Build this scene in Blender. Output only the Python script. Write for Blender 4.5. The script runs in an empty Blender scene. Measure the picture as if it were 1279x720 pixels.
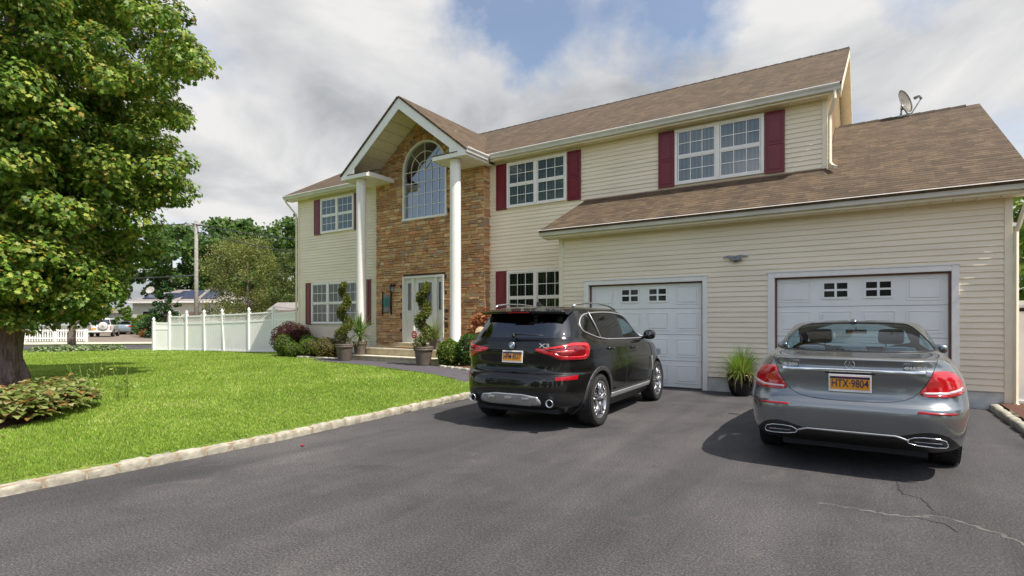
import bpy, bmesh, math, random
import numpy as np
from mathutils import Vector, Matrix
R = math.radians
random.seed(7); RNG = np.random.default_rng(7)
SC = bpy.context.scene
COL = SC.collection

# ---------------------------------------------------------------- materials
MATS = {}
def newmat(name):
    m = bpy.data.materials.new(name); m.use_nodes = True
    nt = m.node_tree
    b = nt.nodes['Principled BSDF']
    MATS[name] = m
    return m, nt, b
def link(nt, a, b): nt.links.new(a, b)
def node(nt, t, **kw):
    n = nt.nodes.new(t)
    for k, v in kw.items(): setattr(n, k, v)
    return n
def ramp(nt, stops, fac):
    r = node(nt, 'ShaderNodeValToRGB')
    e = r.color_ramp.elements
    while len(e) < len(stops): e.new(0.5)
    for el, (p, c) in zip(e, stops):
        el.position = p; el.color = (*c, 1)
    link(nt, fac, r.inputs[0])
    return r
def noise(nt, vec, scale, detail=4, rough=0.55, dist=0.0):
    n = node(nt, 'ShaderNodeTexNoise')
    n.inputs['Scale'].default_value = scale; n.inputs['Detail'].default_value = detail
    n.inputs['Roughness'].default_value = rough; n.inputs['Distortion'].default_value = dist
    if vec is not None: link(nt, vec, n.inputs['Vector'])
    return n
def bump(nt, b, height, strength, dist=0.01):
    bp = node(nt, 'ShaderNodeBump'); bp.inputs['Strength'].default_value = strength
    bp.inputs['Distance'].default_value = dist
    link(nt, height, bp.inputs['Height']); link(nt, bp.outputs[0], b.inputs['Normal'])
    return bp
def mixc(nt, fac, a, b, mode='MIX'):
    m = node(nt, 'ShaderNodeMix'); m.data_type = 'RGBA'; m.blend_type = mode
    for sock, v in ((m.inputs[0], fac), (m.inputs[6], a), (m.inputs[7], b)):
        if hasattr(v, 'is_linked'): link(nt, v, sock)
        elif isinstance(v, tuple): sock.default_value = (*v, 1)
        else: sock.default_value = v
    return m.outputs[2]
def plain(name, col, rough=0.6, metal=0.0, var=0.12, scale=6.0, bmp=0.0, bscale=60, **kw):
    """colour with some procedural unevenness"""
    m, nt, b = newmat(name)
    tc = node(nt, 'ShaderNodeTexCoord')
    n = noise(nt, tc.outputs['Object'], scale, 5)
    lo = tuple(max(0, c*(1-var)) for c in col); hi = tuple(min(1, c*(1+var)) for c in col)
    r = ramp(nt, [(0.3, lo), (0.7, hi)], n.outputs[0])
    link(nt, r.outputs[0], b.inputs['Base Color'])
    b.inputs['Roughness'].default_value = rough; b.inputs['Metallic'].default_value = metal
    for k, v in kw.items(): b.inputs[k.replace('_', ' ')].default_value = v
    if bmp:
        n2 = noise(nt, tc.outputs['Object'], bscale, 4); bump(nt, b, n2.outputs[0], bmp)
    return m

def siding_mat(name, col):
    m, nt, b = newmat(name)
    tc = node(nt, 'ShaderNodeTexCoord')
    mp = node(nt, 'ShaderNodeMapping'); mp.inputs['Scale'].default_value = (0.5, 0.5, 3)
    link(nt, tc.outputs['Object'], mp.inputs[0])
    n = noise(nt, mp.outputs[0], 1.2, 6, 0.65)
    r = ramp(nt, [(0.3, tuple(c*0.88 for c in col)), (0.6, col), (0.8, tuple(min(1, c*1.05) for c in col))], n.outputs[0])
    link(nt, r.outputs[0], b.inputs['Base Color']); b.inputs['Roughness'].default_value = 0.45
    mp2 = node(nt, 'ShaderNodeMapping'); mp2.inputs['Scale'].default_value = (3, 3, 60)
    link(nt, tc.outputs['Object'], mp2.inputs[0])
    n2 = noise(nt, mp2.outputs[0], 4, 4); bump(nt, b, n2.outputs[0], 0.12, 0.004)
    return m
siding_mat('siding', (0.89, 0.76, 0.58))
plain('cream_trim', (0.84, 0.74, 0.56), 0.45, var=0.05)
plain('white_trim', (0.86, 0.81, 0.76), 0.4, var=0.04)
plain('gutter', (0.66, 0.62, 0.57), 0.35, var=0.12, scale=2)
plain('garage_white', (0.88, 0.86, 0.83), 0.4, var=0.05, scale=1.4)
plain('foundation', (0.55, 0.55, 0.52), 0.85, var=0.25, scale=3, bmp=0.4, bscale=14)
plain('brown_liner', (0.16, 0.075, 0.05), 0.6)
plain('shutter_red', (0.165, 0.006, 0.015), 0.38, var=0.12, scale=3)
plain('black_plastic', (0.015, 0.015, 0.016), 0.45, var=0.2, scale=20)
plain('door_white', (0.70, 0.69, 0.63), 0.4, var=0.03)
plain('step_concrete', (0.50, 0.43, 0.29), 0.8, var=0.18, scale=5, bmp=0.3, bscale=30)
plain('step_top', (0.62, 0.55, 0.42), 0.8, var=0.15, scale=5, bmp=0.3, bscale=30)
plain('mortar', (0.10, 0.065, 0.04), 0.95)
plain('vinyl_fence', (0.80, 0.78, 0.73), 0.4, var=0.05, scale=1)
plain('vinyl_post', (0.88, 0.86, 0.82), 0.4, var=0.04)
plain('wood_pole', (0.27, 0.25, 0.22), 0.9, var=0.3, scale=8)
plain('wire', (0.03, 0.03, 0.035), 0.6)
plain('terracotta', (0.13, 0.10, 0.08), 0.6, var=0.2, scale=10)
plain('pot_glaze', (0.006, 0.006, 0.007), 0.15)
plain('mulch', (0.11, 0.045, 0.025), 0.95, var=0.5, scale=60, bmp=1.0, bscale=60)
plain('kerb_stone', (0.37, 0.335, 0.26), 0.85, var=0.35, scale=9, bmp=0.7, bscale=35)
plain('kerb_mortar', (0.40, 0.30, 0.20), 0.95, var=0.3, scale=20, bmp=0.5)
plain('iron', (0.02, 0.02, 0.02), 0.5, 0.6)
plain('plaque_green', (0.03, 0.17, 0.16), 0.5)
plain('plaque_grey', (0.22, 0.19, 0.18), 0.6)
plain('gull_grey', (0.25, 0.26, 0.27), 0.5, var=0.5, scale=25)
plain('dish_grey', (0.33, 0.30, 0.26), 0.5, 0.1)
plain('metal_grey', (0.35, 0.36, 0.38), 0.4, 0.7)
plain('red_sign', (0.55, 0.02, 0.03), 0.4)
plain('doormat', (0.35, 0.22, 0.09), 0.95, var=0.3, scale=40, bmp=0.6)
plain('plaster_white', (0.72, 0.70, 0.64), 0.6)
plain('rock_brown', (0.20, 0.11, 0.08), 0.8, var=0.4, scale=8, bmp=0.6, bscale=12)
plain('asphalt_walk', (0.085, 0.075, 0.085), 0.9, var=0.2, scale=6, bmp=0.5, bscale=120)
plain('sidewalk', (0.62, 0.54, 0.40), 0.85, var=0.12, scale=1.5)
plain('brown_paving', (0.21, 0.165, 0.13), 0.9, var=0.2, scale=1)
plain('solar_blue', (0.05, 0.058, 0.10), 0.15)
plain('house_grey', (0.55, 0.54, 0.50), 0.7, var=0.06)
plain('house_cream', (0.62, 0.58, 0.46), 0.7, var=0.06)
plain('roof_grey', (0.25, 0.22, 0.20), 0.9, var=0.2, scale=5)
plain('crack_dark', (0.035, 0.031, 0.030), 0.95)
plain('dust_tan', (0.125, 0.113, 0.102), 0.95, var=0.25, scale=14)
plain('petal_red', (0.45, 0.02, 0.05), 0.6)
plain('flower_orange', (0.75, 0.16, 0.03), 0.7)

def shingle_mat():
    m, nt, b = newmat('shingles')
    uv = node(nt, 'ShaderNodeUVMap')
    br = node(nt, 'ShaderNodeTexBrick')
    br.offset = 0.37; br.squash = 0.7; br.squash_frequency = 3
    br.inputs['Scale'].default_value = 1.0
    br.inputs['Brick Width'].default_value = 0.24; br.inputs['Row Height'].default_value = 0.13
    br.inputs['Mortar Size'].default_value = 0.004; br.inputs['Mortar Smooth'].default_value = 0.3
    br.inputs['Bias'].default_value = 0.0
    br.inputs['Color1'].default_value = (0.075, 0.048, 0.026, 1)
    br.inputs['Color2'].default_value = (0.140, 0.092, 0.050, 1)
    br.inputs['Mortar'].default_value = (0.07, 0.043, 0.027, 1)
    # wobble so courses are not ruler straight
    nz = noise(nt, uv.outputs[0], 2.2, 3)
    vm = node(nt, 'ShaderNodeVectorMath', operation='MULTIPLY_ADD')
    vm.inputs[1].default_value = (0.05, 0.02, 0); link(nt, nz.outputs['Color'], vm.inputs[0]); link(nt, uv.outputs[0], vm.inputs[2])
    link(nt, vm.outputs[0], br.inputs['Vector'])
    n1 = noise(nt, uv.outputs[0], 0.7, 6, 0.7)
    r1 = ramp(nt, [(0.3, (0.82, 0.80, 0.78)), (0.55, (1, 1, 1)), (0.75, (1.10, 1.05, 1.0))], n1.outputs[0])
    c = mixc(nt, 1.0, br.outputs['Color'], r1.outputs[0], 'MULTIPLY')
    # worn streaks running down the slope
    mp = node(nt, 'ShaderNodeMapping'); mp.inputs['Scale'].default_value = (1.6, 0.15, 1)
    link(nt, uv.outputs[0], mp.inputs[0])
    n3 = noise(nt, mp.outputs[0], 2.0, 6, 0.7)
    r3 = ramp(nt, [(0.35, (0.78, 0.78, 0.78)), (0.6, (1.06, 1.05, 1.03))], n3.outputs[0])
    c = mixc(nt, 1.0, c, r3.outputs[0], 'MULTIPLY')
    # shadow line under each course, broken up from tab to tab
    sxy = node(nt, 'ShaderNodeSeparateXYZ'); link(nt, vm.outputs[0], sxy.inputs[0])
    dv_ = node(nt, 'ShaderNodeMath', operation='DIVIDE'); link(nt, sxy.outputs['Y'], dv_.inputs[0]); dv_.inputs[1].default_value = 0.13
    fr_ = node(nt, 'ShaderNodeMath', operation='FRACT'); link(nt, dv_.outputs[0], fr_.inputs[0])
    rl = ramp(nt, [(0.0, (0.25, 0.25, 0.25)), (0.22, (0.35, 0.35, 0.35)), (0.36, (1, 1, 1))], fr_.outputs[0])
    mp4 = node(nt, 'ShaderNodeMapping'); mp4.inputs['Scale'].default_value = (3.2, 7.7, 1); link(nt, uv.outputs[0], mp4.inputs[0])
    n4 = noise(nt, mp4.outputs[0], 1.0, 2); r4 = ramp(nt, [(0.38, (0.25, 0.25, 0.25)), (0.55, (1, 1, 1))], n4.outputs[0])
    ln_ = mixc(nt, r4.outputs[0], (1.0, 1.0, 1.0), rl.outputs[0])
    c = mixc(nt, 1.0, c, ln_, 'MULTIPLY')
    n2 = noise(nt, uv.outputs[0], 55, 3)
    r2 = ramp(nt, [(0.3, (0.72, 0.72, 0.72)), (0.7, (1.3, 1.3, 1.3))], n2.outputs[0])
    c = mixc(nt, 1.0, c, r2.outputs[0], 'MULTIPLY')
    link(nt, c, b.inputs['Base Color']); b.inputs['Roughness'].default_value = 0.95
    bump(nt, b, br.outputs['Fac'], -0.8, 0.012)
    return m
shingle_mat()

def attr_mat(name, rough=0.7, transl=0.0, bmp=0.0, bscale=40, spec=0.3, var=0.25):
    """base colour from the per-leaf / per-stone colour attribute"""
    m, nt, b = newmat(name)
    a = node(nt, 'ShaderNodeAttribute', attribute_name='Col')
    tc = node(nt, 'ShaderNodeTexCoord')
    n = noise(nt, tc.outputs['Object'], bscale, 4)
    r = ramp(nt, [(0.3, (1-var,)*3), (0.7, (1+var,)*3)], n.outputs[0])
    c = mixc(nt, 1.0, a.outputs['Color'], r.outputs[0], 'MULTIPLY')
    link(nt, c, b.inputs['Base Color']); b.inputs['Roughness'].default_value = rough
    b.inputs['Specular IOR Level'].default_value = spec
    if bmp: bump(nt, b, n.outputs[0], bmp, 0.02)
    if transl:
        t = node(nt, 'ShaderNodeBsdfTranslucent'); link(nt, c, t.inputs[0])
        mx = node(nt, 'ShaderNodeMixShader'); mx.inputs[0].default_value = transl
        out = nt.nodes['Material Output']
        link(nt, b.outputs[0], mx.inputs[1]); link(nt, t.outputs[0], mx.inputs[2]); link(nt, mx.outputs[0], out.inputs[0])
    return m
attr_mat('stone', 0.85, bmp=0.6, bscale=22)
attr_mat('leaf', 0.5, transl=0.42, spec=0.4, var=0.1, bscale=8)
attr_mat('grass_blade', 0.6, transl=0.3, spec=0.25, var=0.1, bscale=8)

def bark_mat():
    m, nt, b = newmat('bark')
    tc = node(nt, 'ShaderNodeTexCoord')
    mp = node(nt, 'ShaderNodeMapping'); mp.inputs['Scale'].default_value = (1, 1, 0.18)
    link(nt, tc.outputs['Object'], mp.inputs[0])
    n = noise(nt, mp.outputs[0], 22, 6, 0.7, 0.5)
    r = ramp(nt, [(0.3, (0.07, 0.048, 0.040)), (0.5, (0.24, 0.17, 0.145)), (0.75, (0.42, 0.33, 0.29))], n.outputs[0])
    link(nt, r.outputs[0], b.inputs['Base Color']); b.inputs['Roughness'].default_value = 0.95
    bump(nt, b, n.outputs[0], 1.0, 0.05)
bark_mat()

def asphalt_mat():
    m, nt, b = newmat('asphalt')
    tc = node(nt, 'ShaderNodeTexCoord')
    o = tc.outputs['Object']
    big = noise(nt, o, 0.45, 5, 0.6, 0.4)
    r = ramp(nt, [(0.30, (0.046, 0.043, 0.045)), (0.5, (0.066, 0.062, 0.062)), (0.72, (0.092, 0.086, 0.083))], big.outputs[0])
    fine = noise(nt, o, 62, 5, 0.95)
    rf = ramp(nt, [(0.38, (0.30, 0.30, 0.31)), (0.5, (0.88, 0.88, 0.88)), (0.63, (2.7, 2.6, 2.55))], fine.outputs[0])
    c = mixc(nt, 1.0, r.outputs[0], rf.outputs[0], 'MULTIPLY')
    v = node(nt, 'ShaderNodeTexVoronoi'); v.inputs['Scale'].default_value = 90; link(nt, o, v.inputs['Vector'])
    rv = ramp(nt, [(0.0, (1, 1, 1)), (0.16, (0, 0, 0))], v.outputs['Distance'])
    sel = noise(nt, o, 31, 2); rs = ramp(nt, [(0.52, (0, 0, 0)), (0.62, (1, 1, 1))], sel.outputs[0])
    f = mixc(nt, 1.0, rv.outputs[0], rs.outputs[0], 'MULTIPLY')
    c = mixc(nt, f, c, (0.42, 0.40, 0.38))
    # scuffs and drip stains
    st = noise(nt, o, 1.7, 4, 0.7, 1.2); r2 = ramp(nt, [(0.58, (0, 0, 0)), (0.72, (0.35, 0.35, 0.35))], st.outputs[0])
    c = mixc(nt, r2.outputs[0], c, (0.15, 0.135, 0.12))
    dk = noise(nt, o, 0.9, 5, 0.75, 2.0); r5 = ramp(nt, [(0.30, (0.78, 0.78, 0.80)), (0.48, (1, 1, 1))], dk.outputs[0])
    c = mixc(nt, 1.0, c, r5.outputs[0], 'MULTIPLY')
    mp6 = node(nt, 'ShaderNodeMapping'); mp6.inputs['Scale'].default_value = (1.4, 0.16, 1); link(nt, o, mp6.inputs[0])
    tk = noise(nt, mp6.outputs[0], 1.3, 4, 0.6, 0.3); r6 = ramp(nt, [(0.4, (0.88, 0.88, 0.88)), (0.6, (1.14, 1.13, 1.12))], tk.outputs[0])
    c = mixc(nt, 1.0, c, r6.outputs[0], 'MULTIPLY')
    link(nt, c, b.inputs['Base Color']); b.inputs['Roughness'].default_value = 0.8
    b.inputs['Specular IOR Level'].default_value = 0.35
    bump(nt, b, fine.outputs[0], 0.9, 0.008)
asphalt_mat()

def lawn_mat(name, far=False):
    m, nt, b = newmat(name)
    tc = node(nt, 'ShaderNodeTexCoord'); o = tc.outputs['Object']
    n1 = noise(nt, o, 0.9, 5, 0.6)
    r = ramp(nt, [(0.3, (0.11, 0.18, 0.028)), (0.5, (0.16, 0.235, 0.040)), (0.75, (0.27, 0.29, 0.08))], n1.outputs[0])
    n2 = noise(nt, o, 38, 4, 0.7)
    r2 = ramp(nt, [(0.3, (0.5, 0.5, 0.5)), (0.7, (1.5, 1.5, 1.5))], n2.outputs[0])
    c = mixc(nt, 1.0, r.outputs[0], r2.outputs[0], 'MULTIPLY')
    link(nt, c, b.inputs['Base Color']); b.inputs['Roughness'].default_value = 0.9
    b.inputs['Specular IOR Level'].default_value = 0.1
    bump(nt, b, n2.outputs[0], 1.0, 0.03)
lawn_mat('lawn')
plain('far_ground', (0.13, 0.13, 0.085), 0.95, var=0.3, scale=.3)

def glass_mat(name, tint, mult=0.6, rough=0.0, base=0.06):
    """thin window glass: mirror of the surroundings over a tinted see-through"""
    m, nt, b = newmat(name)
    nt.nodes.remove(b)
    tr = node(nt, 'ShaderNodeBsdfTransparent'); tr.inputs[0].default_value = (*tint, 1)
    gl = node(nt, 'ShaderNodeBsdfGlossy'); gl.inputs['Roughness'].default_value = rough
    gl.inputs[0].default_value = (0.95, 0.97, 1, 1)
    fr = node(nt, 'ShaderNodeLayerWeight'); fr.inputs[0].default_value = 0.35
    mm = node(nt, 'ShaderNodeMath', operation='MULTIPLY_ADD')
    mm.inputs[1].default_value = mult; mm.inputs[2].default_value = base; mm.use_clamp = True
    link(nt, fr.outputs['Fresnel'], mm.inputs[0])
    mx = node(nt, 'ShaderNodeMixShader'); link(nt, mm.outputs[0], mx.inputs[0])
    link(nt, tr.outputs[0], mx.inputs[1]); link(nt, gl.outputs[0], mx.inputs[2])
    link(nt, mx.outputs[0], nt.nodes['Material Output'].inputs[0])
    return m
glass_mat('window_glass', (0.62, 0.68, 0.70), base=0.05)
glass_mat('car_glass', (0.80, 0.97, 1.0), mult=0.5, base=0.02)
glass_mat('arch_glass', (0.62, 0.68, 0.70), mult=0.22, base=0.02)
glass_mat('privacy_glass', (0.05, 0.055, 0.06), base=0.10)

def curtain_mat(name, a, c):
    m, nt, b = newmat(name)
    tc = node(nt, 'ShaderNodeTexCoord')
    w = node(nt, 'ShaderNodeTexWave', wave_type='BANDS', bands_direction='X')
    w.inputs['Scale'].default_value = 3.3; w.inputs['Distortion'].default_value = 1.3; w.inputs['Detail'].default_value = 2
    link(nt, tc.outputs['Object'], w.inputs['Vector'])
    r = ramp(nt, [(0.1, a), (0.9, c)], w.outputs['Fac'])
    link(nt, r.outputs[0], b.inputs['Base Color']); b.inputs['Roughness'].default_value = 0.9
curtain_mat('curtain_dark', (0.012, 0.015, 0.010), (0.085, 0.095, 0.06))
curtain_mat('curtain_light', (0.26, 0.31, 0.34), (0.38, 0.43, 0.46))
plain('room_dark', (0.12, 0.165, 0.185), 0.9, var=0.4, scale=1.2)

def paint_mat(name, col, metal=0.0, rough=0.35, flake=True):
    m, nt, b = newmat(name)
    tc = node(nt, 'ShaderNodeTexCoord')
    n = noise(nt, tc.outputs['Object'], 3, 4)
    dust = ramp(nt, [(0.4, (0, 0, 0)), (0.9, (0.02, 0.02, 0.02))], n.outputs[0])
    c = mixc(nt, dust.outputs[0], col, (0.30, 0.27, 0.22))
    geo = node(nt, 'ShaderNodeNewGeometry')
    c = mixc(nt, geo.outputs['Backfacing'], c, (0.006, 0.006, 0.006))
    link(nt, c, b.inputs['Base Color'])
    b.inputs['Metallic'].default_value = metal; b.inputs['Roughness'].default_value = rough
    b.inputs['Coat Weight'].default_value = 1.0; b.inputs['Coat Roughness'].default_value = 0.02; b.inputs['Specular IOR Level'].default_value = 0.1
    return m
paint_mat('paint_black', (0.006, 0.0055, 0.0045), 0.0, 0.4)
paint_mat('paint_grey', (0.22, 0.235, 0.245), 0.75, 0.27)
paint_mat('paint_white', (0.62, 0.63, 0.62), 0.0, 0.4)
paint_mat('paint_silver', (0.28, 0.33, 0.38), 0.5, 0.35)
plain('tyre', (0.018, 0.017, 0.016), 0.8, var=0.3, scale=30)
plain('alloy', (0.55, 0.55, 0.56), 0.25, 0.9, var=0.1)
plain('chrome', (0.82, 0.83, 0.85), 0.12, 1.0, var=0.02)
plain('satin_silver', (0.42, 0.42, 0.42), 0.4, 0.5)
plain('cladding', (0.035, 0.034, 0.033), 0.55)
plain('taillight_red', (0.50, 0.006, 0.012), 0.12, var=0.15, scale=12, Coat_Weight=1.0)
plain('taillight_clear', (0.75, 0.55, 0.55), 0.15, Coat_Weight=1.0)
plain('lamp_deep', (0.20, 0.003, 0.006), 0.12, var=0.2, scale=12, Coat_Weight=1.0)
plain('lamp_bright', (0.75, 0.10, 0.10), 0.15, Coat_Weight=1.0)
plain('reflector_red', (0.35, 0.004, 0.01), 0.2)
plain('interior_dark', (0.02, 0.022, 0.026), 0.8)
plain('badge_silver', (0.72, 0.72, 0.72), 0.3, 0.4)
plain('seat_leather', (0.03, 0.042, 0.06), 0.6)
plain('plate_orange', (0.80, 0.33, 0.02), 0.5, var=0.05)
plain('plate_navy', (0.02, 0.02, 0.09), 0.4)
plain('plate_white', (0.8, 0.8, 0.8), 0.4)
plain('badge_blue', (0.05, 0.25, 0.65), 0.3)
plain('sticker_tan', (0.65, 0.48, 0.28), 0.6)
plain('brake_disc', (0.12, 0.11, 0.11), 0.4, 0.8)

# ---------------------------------------------------------------- objects
def tag(o, label=None, cat=None, group=None, kind=None):
    if label: o['label'] = label
    if cat: o['category'] = cat
    if group: o['group'] = group
    if kind: o['kind'] = kind
    return o
def thing(name, loc, label, cat, group=None, rz=0.0):
    o = bpy.data.objects.new(name, None); COL.objects.link(o)
    o.location = loc; o.rotation_euler = (0, 0, rz); o.empty_display_size = 0.2
    return tag(o, label, cat, group)
def put(name, me, mat, parent=None, world=True):
    """link a mesh; world=True: mesh is in world coordinates, else in the parent's own"""
    if isinstance(me, bmesh.types.BMesh):
        bm = me; me = bpy.data.meshes.new(name); bm.to_mesh(me); bm.free()
    o = bpy.data.objects.new(name, me); COL.objects.link(o)
    for m in (mat if isinstance(mat, (list, tuple)) else [mat]):
        me.materials.append(MATS[m] if isinstance(m, str) else m)
    if parent is not None:
        o.parent = parent
        if world and parent.parent is None and parent.type == 'EMPTY':
            o.matrix_parent_inverse = (Matrix.Translation(parent.location) @ Matrix.Rotation(parent.rotation_euler[2], 4, 'Z')).inverted()
    return o
def put_split(name, bm, mat, parent):
    """one object per separate piece"""
    left = set(bm.faces); groups = []
    while left:
        st = [left.pop()]; g = [st[0]]
        while st:
            f = st.pop()
            for e in f.edges:
                for h in e.link_faces:
                    if h in left: left.discard(h); st.append(h); g.append(h)
        groups.append(g)
    out = []
    for g in groups:
        nb = bmesh.new(); mp = {}
        for f in g:
            for v in f.verts:
                if v not in mp: mp[v] = nb.verts.new(v.co)
            q = nb.faces.new([mp[v] for v in f.verts]); q.smooth = f.smooth
        out.append(put(name, nb, mat, parent, world=False))
    bm.free(); return out
def struct(name, me, mat):
    o = put(name, me, mat); o['kind'] = 'structure'; return o
def copy_tree(o, parent=None):
    c = o.copy(); COL.objects.link(c)
    c.parent = parent
    if parent is not None: c.matrix_parent_inverse = o.matrix_parent_inverse.copy()
    for ch in [x for x in SC.objects if x.parent == o]: copy_tree(ch, c)
    return c

# ---------------------------------------------------------------- shapes (all add to a bmesh)
def BM(): return bmesh.new()
def box(bm, x0, x1, y0, y1, z0, z1, bev=0.0):
    vs = [bm.verts.new((x, y, z)) for z in (z0, z1) for y in (y0, y1) for x in (x0, x1)]
    fs = [(0, 2, 3, 1), (4, 5, 7, 6), (0, 1, 5, 4), (2, 6, 7, 3), (0, 4, 6, 2), (1, 3, 7, 5)]
    f = [bm.faces.new([vs[i] for i in q]) for q in fs]
    if bev:
        es = {e for q in f for e in q.edges}
        bmesh.ops.bevel(bm, geom=list(es), offset=bev, segments=2, affect='EDGES', profile=0.6)
    return vs
def prism(bm, pts, d):
    """polygon pts (3D, planar) extruded by vector d"""
    d = Vector(d)
    a = [bm.verts.new(p) for p in pts]; b = [bm.verts.new(Vector(p)+d) for p in pts]
    n = len(pts)
    bm.faces.new(a[::-1]); bm.faces.new(b)
    for i in range(n): bm.faces.new((a[i], a[(i+1) % n], b[(i+1) % n], b[i]))
    return a+b
def frames(path, closed=False):
    P = [Vector(p) for p in path]; n = len(P); out = []
    up = Vector((0, 0, 1)); prev = None
    for i in range(n):
        if closed: t = (P[(i+1) % n]-P[i-1])
        else: t = P[min(i+1, n-1)]-P[max(i-1, 0)]
        t = t.normalized() if t.length > 1e-9 else Vector((0, 0, 1))
        if prev is None:
            a = up if abs(t.z) < 0.95 else Vector((1, 0, 0))
            u = t.cross(a).normalized()
        else:
            u = (prev - t*prev.dot(t)); u = u.normalized() if u.length > 1e-6 else t.orthogonal().normalized()
        prev = u; out.append((P[i], u, t.cross(u)))
    return out
def tube(bm, path, r, seg=8, closed=False, caps=True, flat=None, smooth=True):
    """tube along path; r number or list; flat=(ru, rv) scale factors"""
    fr = frames(path, closed); n = len(fr)
    rr = r if isinstance(r, (list, tuple)) else [r]*n
    fu, fv = flat or (1, 1)
    rings = []
    for (p, u, v), q in zip(fr, rr):
        rings.append([bm.verts.new(p+u*(math.cos(2*math.pi*k/seg)*q*fu)+v*(math.sin(2*math.pi*k/seg)*q*fv)) for k in range(seg)])
    m = n if closed else n-1
    for i in range(m):
        a, b = rings[i], rings[(i+1) % n]
        for k in range(seg):
            f = bm.faces.new((a[k], a[(k+1) % seg], b[(k+1) % seg], b[k])); f.smooth = smooth
    if caps and not closed:
        bm.faces.new(rings[0][::-1]); bm.faces.new(rings[-1])
    return rings
def lathe(bm, prof, seg=24, axis='Z', c=(0, 0, 0), smooth=True, cap=True):
    """prof list of (radius, height)"""
    rings = []; c = Vector(c)
    for r, h in prof:
        ring = []
        for k in range(seg):
            a = 2*math.pi*k/seg; x, y = r*math.cos(a), r*math.sin(a)
            v = {'Z': (x, y, h), 'X': (h, x, y), 'Y': (x, h, y)}[axis]
            ring.append(bm.verts.new(c+Vector(v)))
        rings.append(ring)
    for a, b in zip(rings, rings[1:]):
        for k in range(seg):
            f = bm.faces.new((a[k], a[(k+1) % seg], b[(k+1) % seg], b[k])); f.smooth = smooth
    if cap:
        for ring, rv in ((rings[0], True), (rings[-1], False)):
            try: bm.faces.new(ring[::-1] if rv else ring)
            except ValueError: pass
    return rings
def text_mesh(s, size, depth=0.002, bold=0.0, align='CENTER'):
    """flat lettering in the XZ plane facing -Y, centred at the origin"""
    cu = bpy.data.curves.new('txt', 'FONT'); cu.body = s; cu.size = size; cu.extrude = depth; cu.offset = bold
    cu.align_x = align; cu.align_y = 'CENTER'; cu.resolution_u = 3
    o = bpy.data.objects.new('txt', cu); COL.objects.link(o)
    bpy.context.view_layer.update()
    me = bpy.data.meshes.new_from_object(o.evaluated_get(bpy.context.evaluated_depsgraph_get()))
    bpy.data.objects.remove(o)
    me.materials.clear()
    me.transform(Matrix.Rotation(R(90), 4, 'X'))
    return me
def bm_fix(bm):
    bmesh.ops.recalc_face_normals(bm, faces=bm.faces[:]); return bm
def mesh_np(name, V, k, cols=None, mat='leaf', parent=None, world=True, smooth=False):
    """N polygons of k corners each, V (N*k,3); cols (N,3)"""
    N = len(V)//k
    me = bpy.data.meshes.new(name)
    me.vertices.add(N*k); me.vertices.foreach_set('co', V.astype(np.float32).ravel())
    me.loops.add(N*k); me.loops.foreach_set('vertex_index', np.arange(N*k, dtype=np.int32))
    me.polygons.add(N); me.polygons.foreach_set('loop_start', np.arange(0, N*k, k, dtype=np.int32))
    try: me.polygons.foreach_set('loop_total', np.full(N, k, dtype=np.int32))
    except Exception: pass
    me.update(calc_edges=True)
    if cols is not None:
        a = me.color_attributes.new('Col', 'FLOAT_COLOR', 'POINT')
        c4 = np.ones((N, k, 4), np.float32); c4[:, :, :3] = cols[:, None, :]
        a.data.foreach_set('color', c4.ravel())
    return put(name, me, mat, parent, world)

# leaf outlines (x across, y along)
MAPLE = np.array([(0, -.5), (.16, -.28), (.46, -.30), (.34, -.08), (.52, .14), (.22, .16), (0, .52), (-.22, .16), (-.52, .14), (-.34, -.08), (-.46, -.30), (-.16, -.28)])
OVAL = np.array([(0, -.5), (.24, -.2), (.24, .18), (0, .5), (-.24, .18), (-.24, -.2)])
CLUMP = np.array([(0, -.5), (.25, -.35), (.5, -.12), (.3, .1), (.42, .36), (.05, .3), (-.2, .5), (-.3, .18), (-.5, .05), (-.3, -.25)])
def leafcloud(name, P, shape, size, pal, mat='leaf', parent=None, up=0.5, sizevar=0.35, droop=None, N_=None, rng=RNG):
    """P (N,3) centres -> one mesh of leaf polygons; pal list of (weight, colour)"""
    N = len(P)
    nrm = rng.normal(size=(N, 3)); nrm /= np.linalg.norm(nrm, axis=1)[:, None]
    if N_ is not None: nrm = nrm*(1-up) + N_*up
    else: nrm[:, 2] = np.abs(nrm[:, 2])*(1-up) + up
    nrm /= np.linalg.norm(nrm, axis=1)[:, None]
    t = rng.normal(size=(N, 3)); t -= nrm*(t*nrm).sum(1)[:, None]; t /= np.linalg.norm(t, axis=1)[:, None]
    b = np.cross(nrm, t)
    s = size*(1+sizevar*rng.uniform(-1, 1, N))
    k = len(shape)
    V = P[:, None, :] + s[:, None, None]*(shape[None, :, 0, None]*t[:, None, :] + shape[None, :, 1, None]*b[:, None, :])
    # cup the leaf a little
    rad = (shape**2).sum(1)
    V += (s[:, None]*rad[None, :]*rng.uniform(-.5, .1, N)[:, None])[:, :, None]*nrm[:, None, :]
    w = np.array([p[0] for p in pal], float); w /= w.sum()
    ci = rng.choice(len(pal), N, p=w); C = np.array([p[1] for p in pal])[ci]
    C = C*rng.uniform(0.75, 1.25, (N, 1))
    return mesh_np(name, V.reshape(-1, 3), k, C, mat, parent)
def ellips(n, c, r, shell=0.55, rng=RNG):
    """points in the outer part of an ellipsoid"""
    d = rng.normal(size=(n, 3)); d /= np.linalg.norm(d, axis=1)[:, None]
    q = shell+(1-shell)*rng.uniform(0, 1, n)**0.6
    return np.array(c)+d*q[:, None]*np.array(r)
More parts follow.
